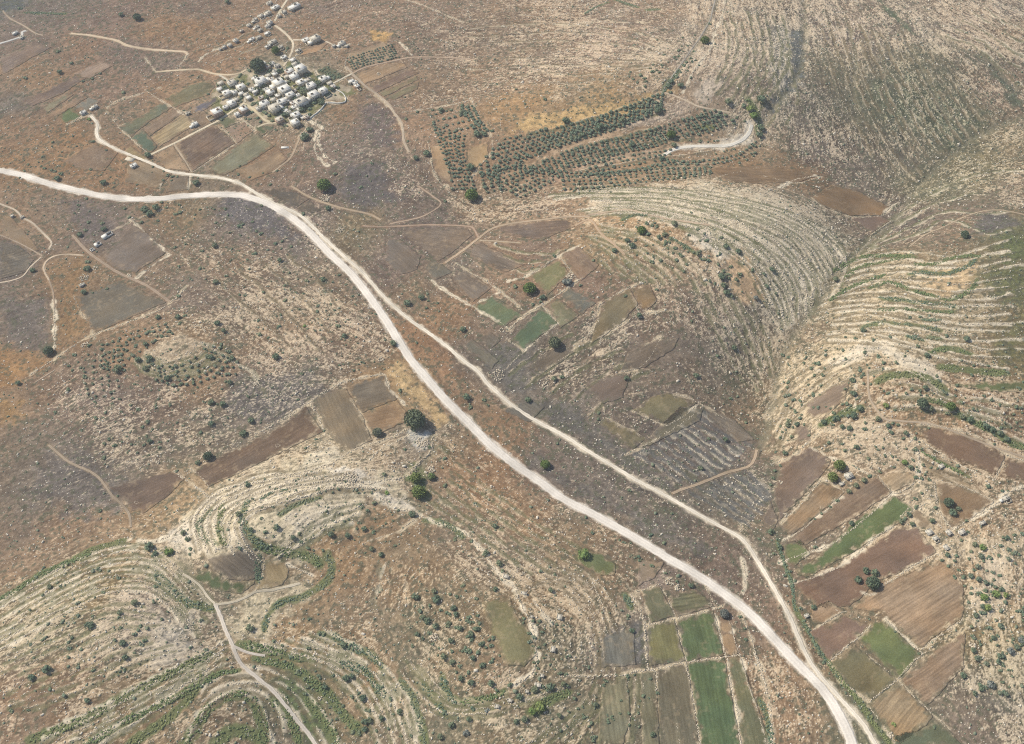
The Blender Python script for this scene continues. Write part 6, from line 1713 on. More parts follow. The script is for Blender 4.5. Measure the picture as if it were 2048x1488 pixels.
TILES = {
 (0, 372): "685,100,18 630,150,16 593,215,12 350,238,12 545,343,14 715,287,22 822,297,20 688,345,20 830,345,24 640,390,26 1005,180,16 1035,250,18 1165,190,35 1250,175,35 1200,225,30 1290,128,18 1335,170,16 1435,152,16 1445,212,18 1405,225,18 1555,228,14 1600,187,14 1710,183,14 1808,183,16 1130,290,18 1262,278,18 1730,293,14 1915,315,20 1945,305,16 2020,285,14 1720,478,26 1615,517,18 1488,465,16 1400,488,16 1465,415,12 2035,540,22 1425,645,18 1600,662,18 1727,772,24 1810,718,16 1425,878,22 1915,870,14 265,675,24 700,605,22 700,665,30 675,850,26 740,855,14 855,820,18 1265,1050,24 1425,1050,26 1440,1100,18 1480,1040,18 1740,1100,26 1790,1160,24 1195,1165,20 1350,1170,22 1295,1200,22 1240,1240,18 1085,1275,20 1165,1265,24 940,1275,14 1005,1250,14 820,1310,18 825,1358,16 880,1332,14 905,1378,14 945,1310,14 1015,1315,14 1050,1350,14 970,1365,12 845,1400,14 860,1435,14 1770,1265,20 1835,1325,22 1685,1370,24 1365,1303,16 1205,1380,26 1105,1390,28 1165,1460,26 1455,1430,18 1380,1455,20 1855,1380,24 595,1352,20 715,1272,20 550,1438,16 620,1410,14 945,1465,40 580,1475,14 645,1455,14",
 (512, 372): "38,158,18 10,360,16 40,380,20 152,460,20 210,440,16 285,485,14 192,597,24 405,757,22 538,748,24 228,797,14 265,697,14 615,770,14 720,785,14 318,860,14 382,860,16 232,915,20 495,957,16 492,1005,18 600,948,14 628,997,14 350,985,10 200,1030,14 20,1080,14 183,1122,20 390,1118,20 655,1120,20 708,1200,24 25,1190,22 1100,1260,28 1035,1235,12 1285,1255,14 1325,895,28 1210,940,32 1380,920,14 1450,935,14 1655,1150,26 1360,975,18 665,1435,14 435,1475,14 780,1475,14 820,870,12 665,710,16 380,220,18 580,180,24 1515,118,14 840,10,18 160,1370,30",
 (1024, 372): "340,560,20 655,592,16 820,520,24 25,800,22 245,895,26 165,950,18 230,930,18 1015,1038,26 905,875,18 1155,835,18 1140,292,16 1295,305,26 1095,385,22 1175,415,24 1220,395,26 1260,448,18 1222,468,14 920,440,24 960,480,26 988,435,14 1085,540,14 1305,498,20 1340,545,20 1360,560,16 1285,537,14 1485,545,26 1120,603,20 1000,550,12 1400,625,16 1575,600,22 1648,628,16 1660,545,18 1555,435,22 1670,410,20 1540,382,16 1710,485,24 1810,525,26 1690,680,16 1680,725,32 1730,712,20 1690,800,28 1715,855,28 1755,880,18 1950,898,24 1925,670,18 2015,705,18 2035,800,22 1775,1300,24 700,30,14 500,35,12 620,40,12 790,50,12 1435,215,14 1080,215,14 440,770,40 550,795,18 1435,1085,14 1640,1355,20",
 (1536, 372): "1405,312,14 540,740,26 840,1235,20 700,1215,20 760,1155,24 970,1210,20 1130,1050,18 1220,1050,18 1270,1355,24 1200,1280,18 405,1420,22 350,1460,22 285,1420,18 460,1350,16 455,1460,14 600,1310,20 620,1210,14 1585,1225,28 1425,1200,20 930,1415,22 885,1360,22 1030,1410,20 800,1470,26 1095,1360,14 30,670,24 120,1340,18 60,860,14",
 (0, 744): "675,35,18 550,135,20 148,90,24 765,365,20 848,322,16 1045,262,16 1110,298,20 1180,400,22 1138,435,20 1250,290,14 1362,262,14 1690,245,28 1785,258,30 1738,258,14 1690,415,28 1610,480,20 1945,495,32 2010,390,28 1840,85,24 1265,215,12 1270,148,12 1385,103,16 1455,90,14 1340,50,24 1500,28,20 1405,15,16 1545,72,16 1425,145,12 835,575,18 918,585,20 1055,578,16 1200,555,24 1175,515,14 1280,605,18 870,535,16 835,682,22 1100,645,14 1585,725,24 1415,790,16 945,990,14 1820,365,14 1420,405,14 625,1170,14 800,1110,18 1200,1400,40 1355,1440,38 1245,1455,24 1525,1420,20 1915,1410,22 1505,1340,24 1470,1290,24 1755,1200,16 1750,1280,18 1910,1140,24 1985,905,24 300,252,14 445,320,18 650,460,14 515,855,12 2010,1265,24 1985,195,14",
 (512, 744): "1190,620,18 395,605,16 485,540,14 1020,820,22 1400,835,34 1515,695,22 1250,1135,30 1910,1235,24 1590,1335,20 1510,905,20 1635,920,14 1685,205,36 1710,280,22 1855,265,14 1825,220,18 1155,145,18 1045,965,20 945,1045,20 895,1110,18 865,1255,24 945,1280,20 600,1300,28 735,1310,24 350,1290,18 300,1330,24 165,1245,28 80,1280,20 45,1170,16 360,1360,20 420,1400,20 1385,600,18 925,1415,24 1115,1380,16 1000,1460,24 1840,1450,28 1720,1350,20 550,470,14",
 (1024, 744): "128,225,28 915,50,24 335,55,24 400,35,20 1110,1300,20 1220,1365,20 940,950,20 1705,540,24 1505,770,24 1570,530,16 700,330,18 690,375,16 570,1460,50 640,1285,16 590,1160,16 890,1360,14 950,1370,14 860,1345,12 110,1430,12 1750,210,18 1870,400,16 1980,1340,18 1010,1480,20 1280,1130,14 360,570,16 1470,30,24",
 (1536, 744): "675,70,26 680,175,28 630,250,20 680,345,34 730,295,30 540,375,34 440,405,26 880,375,24 780,405,20 775,455,20 155,425,26 228,418,24 190,520,20 115,480,14 100,525,16 135,650,24 485,563,20 590,570,16 705,600,24 618,628,20 795,692,22 690,505,14 900,790,20 812,832,20 765,865,26 703,908,26 645,955,24 555,1025,18 495,1075,16 428,1128,16 375,1172,14 665,1210,24 380,1400,22 1090,725,26 1140,765,24 1200,790,16 1245,740,20 1185,842,22 1228,850,16 1290,858,18 1225,965,16 1180,1010,20 1185,1080,20 1345,1085,20 1310,1190,26 1125,1140,26 1105,1175,22 1065,1195,26 1150,1218,24 1475,1125,36 1520,1095,24 1590,1190,18 1300,295,24 1435,330,20 1540,245,22 1255,130,24 1150,140,20 1105,170,18 960,170,20 1215,180,16 1270,190,14 1725,190,18 1790,220,16 1860,265,18 1640,295,20 1985,280,20 1960,330,16 2020,435,16 1895,408,14 1415,160,20 1740,440,30 1790,465,28 1850,490,26 1905,540,24 1610,385,30 1550,360,24 1810,573,14 2025,665,16 960,430,24 985,480,22 1100,490,24 1145,410,16 1040,420,18 1755,910,22 1870,945,20 1920,950,14 1650,1380,24 1715,1405,30 1545,1340,20 1600,1280,18 1430,1465,24 1510,1465,20 1850,1465,20 1970,1300,18 20,1280,30 95,1400,24 50,1455,20 80,1340,18 60,790,18 100,745,18 40,850,18 20,900,16 60,640,14 650,450,24 590,440,24 1170,625,16 255,230,16 940,270,26",
 (0, 1116): "555,670,20 985,680,28 1005,795,28 970,880,12 700,1140,24 95,1220,20 230,1215,14 400,230,24 880,105,18 720,540,40 380,890,40 255,955,30 1585,750,10 1820,810,14 2000,560,36 1080,360,30 960,440,24",
 (512, 1116): "1275,310,34 1440,330,40 1425,265,24 1390,375,20 1550,285,16 1655,220,20 1915,250,24 1435,545,28 1370,505,30 1290,610,24 1560,660,26 1630,565,24 1715,610,30 1765,565,24 1895,640,22 1800,690,24 1885,700,22 1690,735,22 1600,450,24 1530,440,22 1580,400,26 1500,790,30 1570,835,28 1735,800,24 1810,860,24 1640,965,26 1700,915,20 1600,915,16 1705,510,20 430,485,18 280,330,18 550,1030,24 720,960,30 765,945,26 850,1120,30 820,1080,20 870,1310,30 910,1300,26 870,1370,26 1005,1280,26 1150,1230,28 1565,1335,28 1680,1400,28 1705,1290,24 1850,1215,22 1735,1200,22 1475,1430,28 1880,1005,28 1720,1000,28 1930,1050,20 1950,775,14 540,600,20 510,600,18 700,700,28 420,720,18 150,665,18 210,700,14 1945,45,30 1970,100,20 1255,700,16 2030,1010,22 1510,1235,20 1380,1090,16",
 (1024, 1116): "232,110,20 1120,62,20 1225,120,16 1020,15,18 1055,55,12 180,1050,30 60,1110,34 410,1010,24 305,1030,34 220,1190,44 165,1225,36 100,1290,28 30,1310,24 375,1260,24 1165,1080,18 1055,1100,20 665,1170,24 1125,1410,24 310,260,24 1430,220,24 1320,190,20 1250,830,10 960,580,24 925,460,20 765,1310,20 430,225,14 350,130,18 1870,650,20 1860,560,16 1825,470,16 305,850,14 255,800,14 260,690,14",
 (1536, 1116): "215,180,18 180,105,14 363,395,24 262,405,20 295,500,14 333,573,18 405,765,20 445,830,18 1005,1330,22 1015,585,14 1208,765,14 1170,725,10 690,1155,8 735,1180,14 800,1270,14 900,1380,20 1390,15,18 1445,62,18 1490,20,18 1525,95,16 1495,150,20 1562,150,20 1568,220,16 1625,285,18 1735,260,20 1610,350,18 1660,460,24 1750,400,36 1725,320,34 1820,290,36 1895,300,26 1650,90,20 1680,165,20 1850,130,22 1600,10,16 1775,1010,34 1650,1085,24 1560,940,30 1640,740,24 1930,745,34 2020,660,30 1840,830,24 550,940,16 500,890,16 135,140,16 1330,1350,18 250,1250,14 320,1400,12 430,1390,12 1860,540,20 1800,640,24",
 (0, 0): "970,120,24 840,305,18 165,65,20 190,200,12 1235,400,12 1330,402,12 480,580,24 200,620,22 740,625,14 800,585,16 665,650,14 990,735,20 710,955,22 585,1088,12 425,1135,14 745,1132,16 612,1170,12 850,1198,14 497,1215,10 343,1253,14 228,1315,12 200,1362,14 355,1345,16 410,1360,16 440,1370,16 485,1390,20 330,1330,12 460,1430,26 725,1352,16 588,1325,10 1185,1245,30 1222,1333,14 157,1422,12 630,1445,12 830,1465,28 885,1415,10 1095,1475,12 1780,955,18 1470,885,12 1920,1325,14 1905,1395,14 1998,1415,14 1545,600,10 1590,615,10 570,500,20 1570,1465,30 1300,1440,16 1340,1400,18 1380,1410,18 1420,1410,14 1370,1440,14 1310,1370,12 70,1395,8 470,410,20 1820,18,24",
 (512, 0): "385,740,36 495,675,24 430,1040,28 370,880,26 390,1100,40 90,960,18 40,970,18 130,965,18 240,920,30 170,1365,14 115,1475,16 55,1385,12 635,1390,18 930,1300,18 1365,1230,32 1280,1265,24 1200,950,18 1295,895,18 1410,880,16 1480,885,24 1645,845,20 1645,900,26 1670,920,22 1770,1080,34 1830,1075,24 1885,1045,20 1500,1115,18 1720,1340,36 1930,675,12 1680,590,10 1215,1130,12 260,385,20",
 (1024, 0): "35,710,14 265,795,22 103,830,14 430,768,10 1410,435,26 1370,525,22 1405,370,12 1333,408,16 1440,490,14 1345,575,14 1320,610,20 1270,655,26 1250,690,24 1350,685,24 1430,620,14 1120,570,18 1030,600,18 1060,625,16 970,630,14 1000,660,14 1060,690,16 1265,735,18 1165,885,34 885,965,26 700,1020,34 560,1080,28 430,970,32 1295,1165,26 1425,1125,16 1508,1128,18 1570,1135,12 1615,1125,12 1650,1128,12 1725,820,30 1850,845,20 1990,800,40 1990,1020,34 1980,1080,28 1710,915,18 1760,955,20 1800,940,14 1775,985,16 1860,965,14 1855,1090,14 1810,1125,14 1775,1190,14 1720,1200,10 1630,1230,12 1940,1165,18 1930,1245,14 1870,1280,16 1820,1300,18 1580,190,14 1585,155,10 1610,90,14 1200,1270,24 1290,1280,20 1240,1275,16 960,1160,26 1900,880,34 1930,930,34",
}
GREENISH = {(710, 955), (1435, 897), (1355, 1440), (1045, 965), (390, 1118), (210, 1190), (220, 1190), (165, 1225), (1750, 400), (1725, 320), (1820, 290), (1895, 300), (940, 270), (1005, 1330), (1715, 1405), (570, 1460), (1900, 880), (1930, 930), (1090, 725)}
GREYISH = {(440, 770), (1775, 1010), (1930, 745), (2020, 660), (1155, 835), (1950, 898), (1680, 1400), (1850, 1215)}
# named trees: x, y, radius px, tone, label
TREES = [
    (830, 838, 23, "big", F_DARK, "largest tree of the photo, grey green and spreading, beside the reddish plot"),
    (649, 371, 14, "big", F_GREEN, "broad bushy green tree standing alone above the gravel road's fork"),
    (516, 132, 15, "big", F_DARK, "large dark tree at the village's upper left edge"),
    (552, 102, 9, "big", F_GREEN, "round green tree beside the lane above the village"),
    (943, 391, 13, "big", F_GREEN, "round bushy green tree just below the olive grove"),
    (1059, 577, 13, "big", F_GREEN, "round bright green tree left of the olive plot"),
    (1109, 685, 13, "big", F_DARK, "round dark green tree below the large deep green plot"),
    (98, 702, 10, "big", F_DARK, "lone dark round tree at the end of the left wall"),
    (1744, 1164, 14, "big", F_DARK, "tallest tree of the clump in the red earth field"),
    (1715, 1158, 9, "tree", F_DARK, "left tree of the clump in the red earth field"),
    (1731, 1140, 8, "tree", F_DARK, "small top tree of the clump in the red earth field"),
    (1748, 1144, 9, "tree", F_DARK, "right upper tree of the clump in the red earth field"),
    (1678, 930, 12, "big", F_GREEN, "bright green tree above the white roofed hut"),
    (1664, 954, 11, "big", F_GREEN, "bright green tree left of the white roofed hut"),
    (1896, 1004, 10, "big", F_DARK, "upper of the dark trees inside the kite shaped brown field"),
    (755, 864, 10, "big", F_OLIVE, "twiggy tree at the lower edge of the reddish plot"),
    (417, 912, 10, "big", F_DARK, "large dark round tree on the upper edge of the chocolate field"),
    (275, 35, 8, "big", F_DARK, "lone dark round tree high in the upper left slopes"),
    (1090, 928, 10, "big", F_GREEN, "largest green tree beside the wide road between the two roads"),
    (1059, 520, 0, "", None, ""),
    (1928, 470, 9, "big", F_DARK, "lone dark tree beneath the arching cream track"),
    (1283, 461, 9, "big", F_GREEN, "light green round tree among the terraces inside the nose"),
    (1409, 82, 9, "big", F_GREEN, "yellow green bushy tree beside the dry gully"),
    (1342, 270, 9, "big", F_GREEN, "light green tree in the olive rows near the oval of grass"),
    (1843, 807, 11, "big", F_DARK, "broad dark tree on the looping spur"),
    (1900, 813, 10, "big", F_GREEN, "bright green round tree on the looping spur"),
    (1448, 1226, 10, "big", F_GREY, "pale grey tree between the green grid and the wide road"),
    (832, 955, 11, "big", F_GREEN, "upper bright green tree of the dense thicket in the gully"),
    (838, 982, 14, "big", F_GREEN, "lower bright green tree of the dense thicket in the gully"),
    (863, 952, 8, "tree", F_GREEN, "green round tree right of the dense thicket"),
    (1135, 345, 0, "", None, ""),
]

shr = []          # (X, Y, rpx, mat)
for (ox, oy), s in TILES.items():
    for q in s.split():
        a, b, r_ = map(int, q.split(","))
        mt = F_GREEN if (a, b) in GREENISH else (F_GREY if (a, b) in GREYISH else F_DARK)
        shr.append((ox + a / 4, oy + b / 4, r_ / 4, mt))
rnd = random.Random(5)
# dense village garden bushes
for (zx, zy, r_) in [(960, 580, 60), (1100, 650, 55), (1170, 980, 60), (1650, 690, 45), (180, 880, 40), (1360, 780, 40), (1620, 970, 50), (1340, 1180, 50), (1450, 1290, 50), (1900, 1350, 60), (1100, 1320, 60), (1300, 1420, 50), (1540, 1460, 45), (430, 660, 60), (700, 720, 40), (1400, 870, 45), (1530, 400, 50), (560, 570, 35)]:
    shr.append((400 + zx / 11.36, 110 + zy / 11.36, r_ / 11.36, F_GREEN if zx in (1340, 1450, 1530) else F_DARK))
for (zx, zy, r_) in [(400, 600, 45), (1100, 640, 70), (760, 800, 90), (700, 1240, 70), (870, 1150, 60), (430, 1100, 45), (560, 1200, 45), (300, 1350, 60), (1480, 900, 35), (1120, 1100, 45), (640, 180, 60), (1200, 1050, 35)]:
    shr.append((540 + zx / 11.36, 110 + zy / 11.36, r_ / 11.36, F_DARK))
# rocky scrub at the right edge and other bushy ground: many round bushes
BUSHY = [([(1940, 1090), (2048, 1060), (2048, 1400), (1960, 1380), (1930, 1200)], 95, 3.0, 6.5, F_OLIVE), ([(1240, 440), (1400, 450), (1500, 560), (1500, 620), (1400, 560), (1260, 500)], 40, 2.5, 5, F_DARK),
         ([(1560, 700), (1740, 690), (1740, 820), (1560, 900)], 60, 2.5, 5.5, F_OLIVE), ([(1250, 150), (1350, 80), (1390, 60), (1400, 140), (1340, 180), (1260, 190)], 40, 2, 4, F_DARK),
         ([(850, 1180), (960, 1190), (990, 1330), (880, 1340), (830, 1260)], 45, 3, 6, F_DARK), ([(1040, 1200), (1150, 1230), (1130, 1400), (1060, 1360)], 40, 2.5, 5.5, F_OLIVE),
         ([(560, 1300), (800, 1400), (900, 1480), (600, 1480)], 40, 2.5, 5.5, F_DARK), ([(60, 1120), (400, 1100), (420, 1300), (60, 1420)], 60, 2.5, 5.5, F_OLIVE), ([(480, 960), (700, 940), (820, 1030), (640, 1110), (500, 1090)], 60, 1.6, 3.5, F_DARK),
         ([(400, 380), (760, 620), (760, 740), (520, 740), (380, 520)], 70, 1.8, 3.6, F_DARK), ([(200, 750), (620, 740), (600, 820), (260, 930), (160, 840)], 60, 1.8, 3.8, F_DARK), ([(1700, 740), (2048, 720), (2048, 880), (1760, 860)], 50, 2.2, 4.5, F_OLIVE),
         ([(1740, 860), (1860, 870), (1880, 960), (1760, 940)], 26, 2.2, 4.5, F_OLIVE), ([(1150, 1330), (1300, 1350), (1300, 1480), (1100, 1480)], 40, 2.5, 5, F_DARK), ([(1050, 200), (1300, 180), (1280, 210), (1060, 245)], 60, 1.0, 2.0, F_DARK),
         ([(990, 130), (1240, 120), (1240, 180), (960, 200)], 50, .9, 1.8, F_OLIVE), ([(600, 40), (700, 40), (690, 80), (600, 70)], 25, 1, 2, F_DARK), ([(0, 400), (330, 400), (150, 560), (0, 640)], 20, 1.4, 2.6, F_DARK), ([(0, 250), (300, 330), (330, 390), (0, 340)], 26, 1.2, 2.4, F_DARK),
         ([(450, 260), (488, 247), (503, 262), (475, 282)], 26, 1.2, 2.0, F_DARK), ([(316, 312), (346, 294), (376, 340), (333, 334)], 40, .7, 1.2, F_OLIVE), ([(636, 140), (655, 134), (688, 152), (670, 162), (652, 157)], 46, 2.0, 3.4, F_GREEN),
         ([(1560, 1100), (1590, 1180), (1640, 1300), (1760, 1440), (1740, 1450), (1620, 1300)], 30, 1.6, 3, F_DARK), ([(640, 1000), (760, 1040), (720, 1130), (600, 1120)], 20, 1.6, 3.2, F_DARK)]
BUSHY.append(([(440, 170), (520, 125), (600, 125), (680, 175), (610, 240), (500, 225)], 150, 3.0, 6.2, F_DARK))
BUSHY.append(([(490, 235), (600, 245), (560, 265), (500, 262)], 12, 2.0, 3.6, F_DARK))
LOOSE = []
for k, (p, n, a, b, mt) in enumerate(BUSHY):
    pa = np.array(p, float)
    W_ = pa
    c = 0
    tries = 0
    while c < n and tries < n * 30:
        tries += 1
        X = rnd.uniform(pa[:, 0].min(), pa[:, 0].max())
        Y = rnd.uniform(pa[:, 1].min(), pa[:, 1].max())
        if inside(np.array([X]), np.array([Y]), W_)[0]:
            shr.append((X, Y, rnd.uniform(a, b), mt if rnd.random() > .25 else F_DARK))
            c += 1

sx_ = np.array([s[0] for s in shr]); sy_ = np.array([s[1] for s in shr])
wxs, wys = P(sx_, sy_ + np.array([s[2] for s in shr]) * .25)
# nothing grows in the middle of a road
ok = np.ones(len(shr), bool)
for (W, w, c, nm, l, vg) in ROADW:
    d = np.min(np.hypot(wxs[:, None] - W[None, :, 0], wys[:, None] - W[None, :, 1]), axis=1)
    ok &= d > w / 2 + 1.2
keep = [i for i in range(len(shr)) if ok[i]]
keep.sort(key=lambda i: -shr[i][2])


def plant(kind, name, x, y, r, mat, label, cat, group, trunk, k, flat=1.0):
    z = float(gz(x, y))
    rot = (x * 7.31 + y * 3.17) % 6.283
    if not trunk:
        o = link(name, crown_me(kind, k, mat))
        o.location = (x, y, z - r * .12)
        o.scale = (r, r * (.9 + .2 * ((k * 37) % 10) / 10), r * flat)
        o.rotation_euler[2] = rot
        setp(o, label, cat, group)
        return o
    e = link(name, None)
    e.empty_display_size = .5
    e.location = (x, y, z)
    e.rotation_euler[2] = rot
    setp(e, label, cat, group)
    t = link("trunk", TRUNK_ME[k % 4], e)
    t.scale = (r, r, r * 1.0)
    c = link("crown", crown_me(kind, k, mat), e)
    c.location = (0, 0, r * .22)
    c.scale = (r, r * (.9 + .2 * ((k * 37) % 10) / 10), r * flat)
    return e


for k, (X, Y, r_, kind, mt, lab) in enumerate(TREES):
    if r_ <= 0:
        continue
    x, y = P(X, Y + r_ * .45)
    x = float(x); y = float(y)
    plant(kind, "tree", x, y, r_ * float(mpp(x, y)) * .98, mt, lab, "tree", None, True, k, 1.15)


def tone(mt):
    return {"dark_evergreen_leaves": "dark green", "olive_leaves": "grey green", "bright_green_leaves": "bright green", "grey_leaves": "pale grey"}[mt.name]


def short(l, n):
    w = l.replace(",", "").split()
    return l if len(w) <= 16 else " ".join(l.split()[:1] + l.split()[3:])


n_t = n_s = 0
REST = []
for i in keep:
    X, Y, r_, mt = shr[i]
    rel, lm = place_words(X, Y)
    x, y = float(wxs[i]), float(wys[i])
    rm = r_ * float(mpp(x, y)) * 1.02
    if r_ >= 5.0 and n_t < 290:
        big = "largest" if r_ >= 8.5 else ("large" if r_ >= 6.8 else "rounded")
        big = "spreading" if big == "largest" else big
        plant("tree", "small_tree", x, y, rm, mt, short("%s %s small tree %s %s" % (big, tone(mt), rel, lm), 2), "small tree", "small trees by " + lm, True, i, .95)
        n_t += 1
    elif n_s < 298:
        big = "compact" if r_ < 3.2 else ("low" if r_ < 4.1 else "bushy")
        plant("shrub", "shrub", x, y, rm, mt, short("%s %s shrub %s %s" % (big, tone(mt), rel, lm), 1), "shrub", "shrubs by " + lm, False, i, .85)
        n_s += 1
    else:
        REST.append((x, y, rm, mt))


def merged(items, arrays, mat, name, zoff=-.1, flat=.85):
    Vs, Fs = [], []
    o = 0
    for k, (x, y, r_) in enumerate(items):
        V, F = arrays[k % len(arrays)]
        a = (k * 2.399) % 6.283
        c, s_ = math.cos(a), math.sin(a)
        z = gz(x, y) + zoff * r_
        Vs.append(np.stack([x + (V[:, 0] * c - V[:, 1] * s_) * r_, y + (V[:, 0] * s_ + V[:, 1] * c) * r_, z + V[:, 2] * r_ * flat], 1))
        Fs.append(F + o)
        o += len(V)
    return link(name, mesh_np(name, np.vstack(Vs), np.vstack(Fs), [mat]))


if REST:
    o = merged([(a, b, c) for a, b, c, m in REST], SHRUB_A, F_DARK, "undergrowth")
    setp(o, "smallest dark bushes dotted over the open slopes between the larger shrubs", "undergrowth", kind="stuff")

# ------------------------------------------------------------------ olives
OL = []


def rows(c0, c1, n, sp, r0, seed, drop=.06):
    q = random.Random(seed)
    for c in family(c0, c1, n, wob=.8, seed=seed):
        W = resample(world_line(c), sp)
        for (x, y) in W:
            if q.random() > drop:
                OL.append((x + q.uniform(-.8, .8), y + q.uniform(-.8, .8), r0 * .98 * q.uniform(.7, 1.22), seed))


rows([(1000, 280), (1090, 262), (1190, 238), (1290, 200), (1325, 188)], [(985, 348), (1045, 322), (1120, 292), (1235, 256), (1320, 222)], 8, 6.6, 2.7, 31)
rows([(1040, 345), (1120, 308), (1200, 285), (1300, 262), (1400, 228), (1430, 222)], [(1110, 348), (1200, 318), (1310, 292), (1400, 268), (1450, 250)], 7, 6.5, 2.5, 32)
rows([(1185, 328), (1260, 312), (1340, 300)], [(1175, 345), (1250, 332), (1340, 318)], 3, 6.6, 2.4, 33)
rows([(1170, 350), (1260, 342), (1340, 325), (1420, 322), (1500, 300), (1512, 285)], [(1150, 352), (1260, 345), (1340, 330), (1430, 328), (1510, 306)], 2, 6.6, 2.5, 34)
rows([(1120, 345), (1200, 347), (1300, 340), (1420, 335)], [(1130, 380), (1230, 372), (1330, 360), (1420, 350)], 5, 6.5, 2.35, 35)
rows([(965, 350), (990, 345), (1040, 330)], [(1040, 396), (1075, 378), (1125, 350)], 9, 6.6, 2.6, 36)
rows([(868, 250), (880, 290), (896, 335), (905, 378)], [(928, 272), (925, 310), (938, 350), (950, 378)], 7, 6.6, 2.4, 37, .12)
rows([(862, 232), (900, 222), (935, 216)], [(876, 268), (910, 262), (958, 252)], 4, 7, 2.5, 38, .15)
rows([(925, 218), (940, 245), (955, 268)], [(945, 212), (958, 240), (975, 262)], 3, 6.4, 2.9, 39)
rows([(960, 330), (965, 360), (975, 385)], [(985, 300), (990, 340), (1000, 380)], 3, 6.5, 2.8, 40)
rows([(1280, 205), (1330, 192)], [(1290, 235), (1340, 215)], 4, 7.5, 2.8, 42, .3)
rows([(1400, 220), (1440, 225)], [(1405, 245), (1445, 240)], 3, 6.5, 2.5, 43)
rows([(694, 118), (705, 137)], [(782, 90), (798, 114)], 17, 4.6, 1.9, 44, .05)
rows([(822, 88), (838, 110)], [(828, 88), (842, 108)], 2, 6.0, 1.2, 45)
rows([(205, 690), (200, 730), (215, 745)], [(260, 680), (245, 705), (250, 740)], 6, 6.8, 2.0, 46, .15)
rows([(295, 715), (330, 735), (380, 725), (410, 698)], [(300, 755), (360, 772), (430, 752), (455, 715)], 5, 7.0, 2.1, 47, .1)
rows([(180, 700), (170, 740), (175, 790)], [(225, 740), (235, 770), (240, 800)], 5, 8.0, 1.9, 49, .15)
rows([(410, 690), (450, 700), (480, 735)], [(420, 740), (450, 760), (440, 790)], 5, 8.5, 1.9, 50, .2)
rows([(215, 690), (260, 668), (330, 650)], [(255, 720), (300, 690), (345, 668)], 4, 7.0, 2.0, 48, .12)
OL.sort(key=lambda q: q[1])
first = OL[:298]
names = {31: "in the upper rows of the olive terraces", 32: "in the middle rows of the olive terraces", 33: "in the short rows under the middle olive terraces", 34: "in the long lower hedge like olive row", 35: "in the lowest olive rows below the white rock strip",
         36: "in the dense olive block where the terraces begin", 37: "in the square grid of olives", 38: "in the loose rows above the square grid of olives", 39: "in the thick rows at the grid's upper right", 40: "in the rows between the grid and the terraces", 42: "in the scattered group at the terraces' upper end",
         43: "near the small oval of bright grass", 44: "in the dotted tree plot above the east track", 45: "in the short double row beside the dotted plot", 46: "in the thin rows left of the small knoll", 49: "in the loose rows below the left wall", 50: "in the loose rows right of the small knoll", 48: "in the slanting rows above the small knoll", 47: "in the rows ringing the small knoll"}
for k, (x, y, r_, sd_) in enumerate(first):
    size = "larger" if r_ > 2.75 else "smaller"
    plant("olive", "olive_tree", x, y, r_, F_OLIVE if k % 3 else F_DARK, "%s round olive tree %s" % (size, names[sd_]), "olive tree", "olive trees " + names[sd_], True, k, .85)
rest = [(a, b, c) for a, b, c, d in OL[298:]]
o = merged(rest, OLIVE_A, F_OLIVE, "foliage", zoff=.1)
setp(o, "farther olive trees filling the remaining rows of the groves", "olive trees", kind="stuff")
print("olives", len(OL), "shrubs", len(shr), "trees", n_t, "shrubs ind", n_s, "rest", len(REST))

# ------------------------------------------------------------------ belts of scrub along the terraces
for i, (W, w, l) in enumerate(BELTW):
    r = np.random.RandomState(i + 50)
    R = resample(W, max(1.0, w * .14))
    T = tangents(R)
    it = []
    for k in range(len(R)):
        for q in range(2):
            f = r.uniform(-.5, .5)
            e = math.sin(min(1, (k + 1) / 6) * math.pi / 2) * math.sin(min(1, (len(R) - k) / 6) * math.pi / 2)
            dn = vnoise(np.array([R[k, 0]]), np.array([R[k, 1]]), 9.0, 77)[0]
            if dn < .18:
                continue
            x = R[k, 0] - T[k, 1] * f * w * e
            y = R[k, 1] + T[k, 0] * f * w * e
            it.append((x, y, r.uniform(.7, 1.5) * (.6 + .6 * dn)))
    if not it:
        continue
    o = merged(it, TINY_A, F_BELT if ("grey" not in l and "dark" not in l) else F_DARK, "undergrowth")
    setp(o, l, "undergrowth", "belts of scrub along the terraces", "stuff")

# ------------------------------------------------------------------ loose stones and dwarf scrub over the whole country
r = np.random.RandomState(77)


def scatter(n, dens, power=1.0):
    x = r.uniform(X0 + 60, X1 - 60, n)
    y = r.uniform(Y0 + 20, Y1 - 60, n)
    d = samp(dens, x, y)
    k = r.rand(n) < d ** power
    # keep only what the photo's neighbourhood can see
    vis = np.abs(x) < (y * cd + CAM_H * sd) * 1024 / FPX + 60
    k &= vis
    return x[k], y[k]


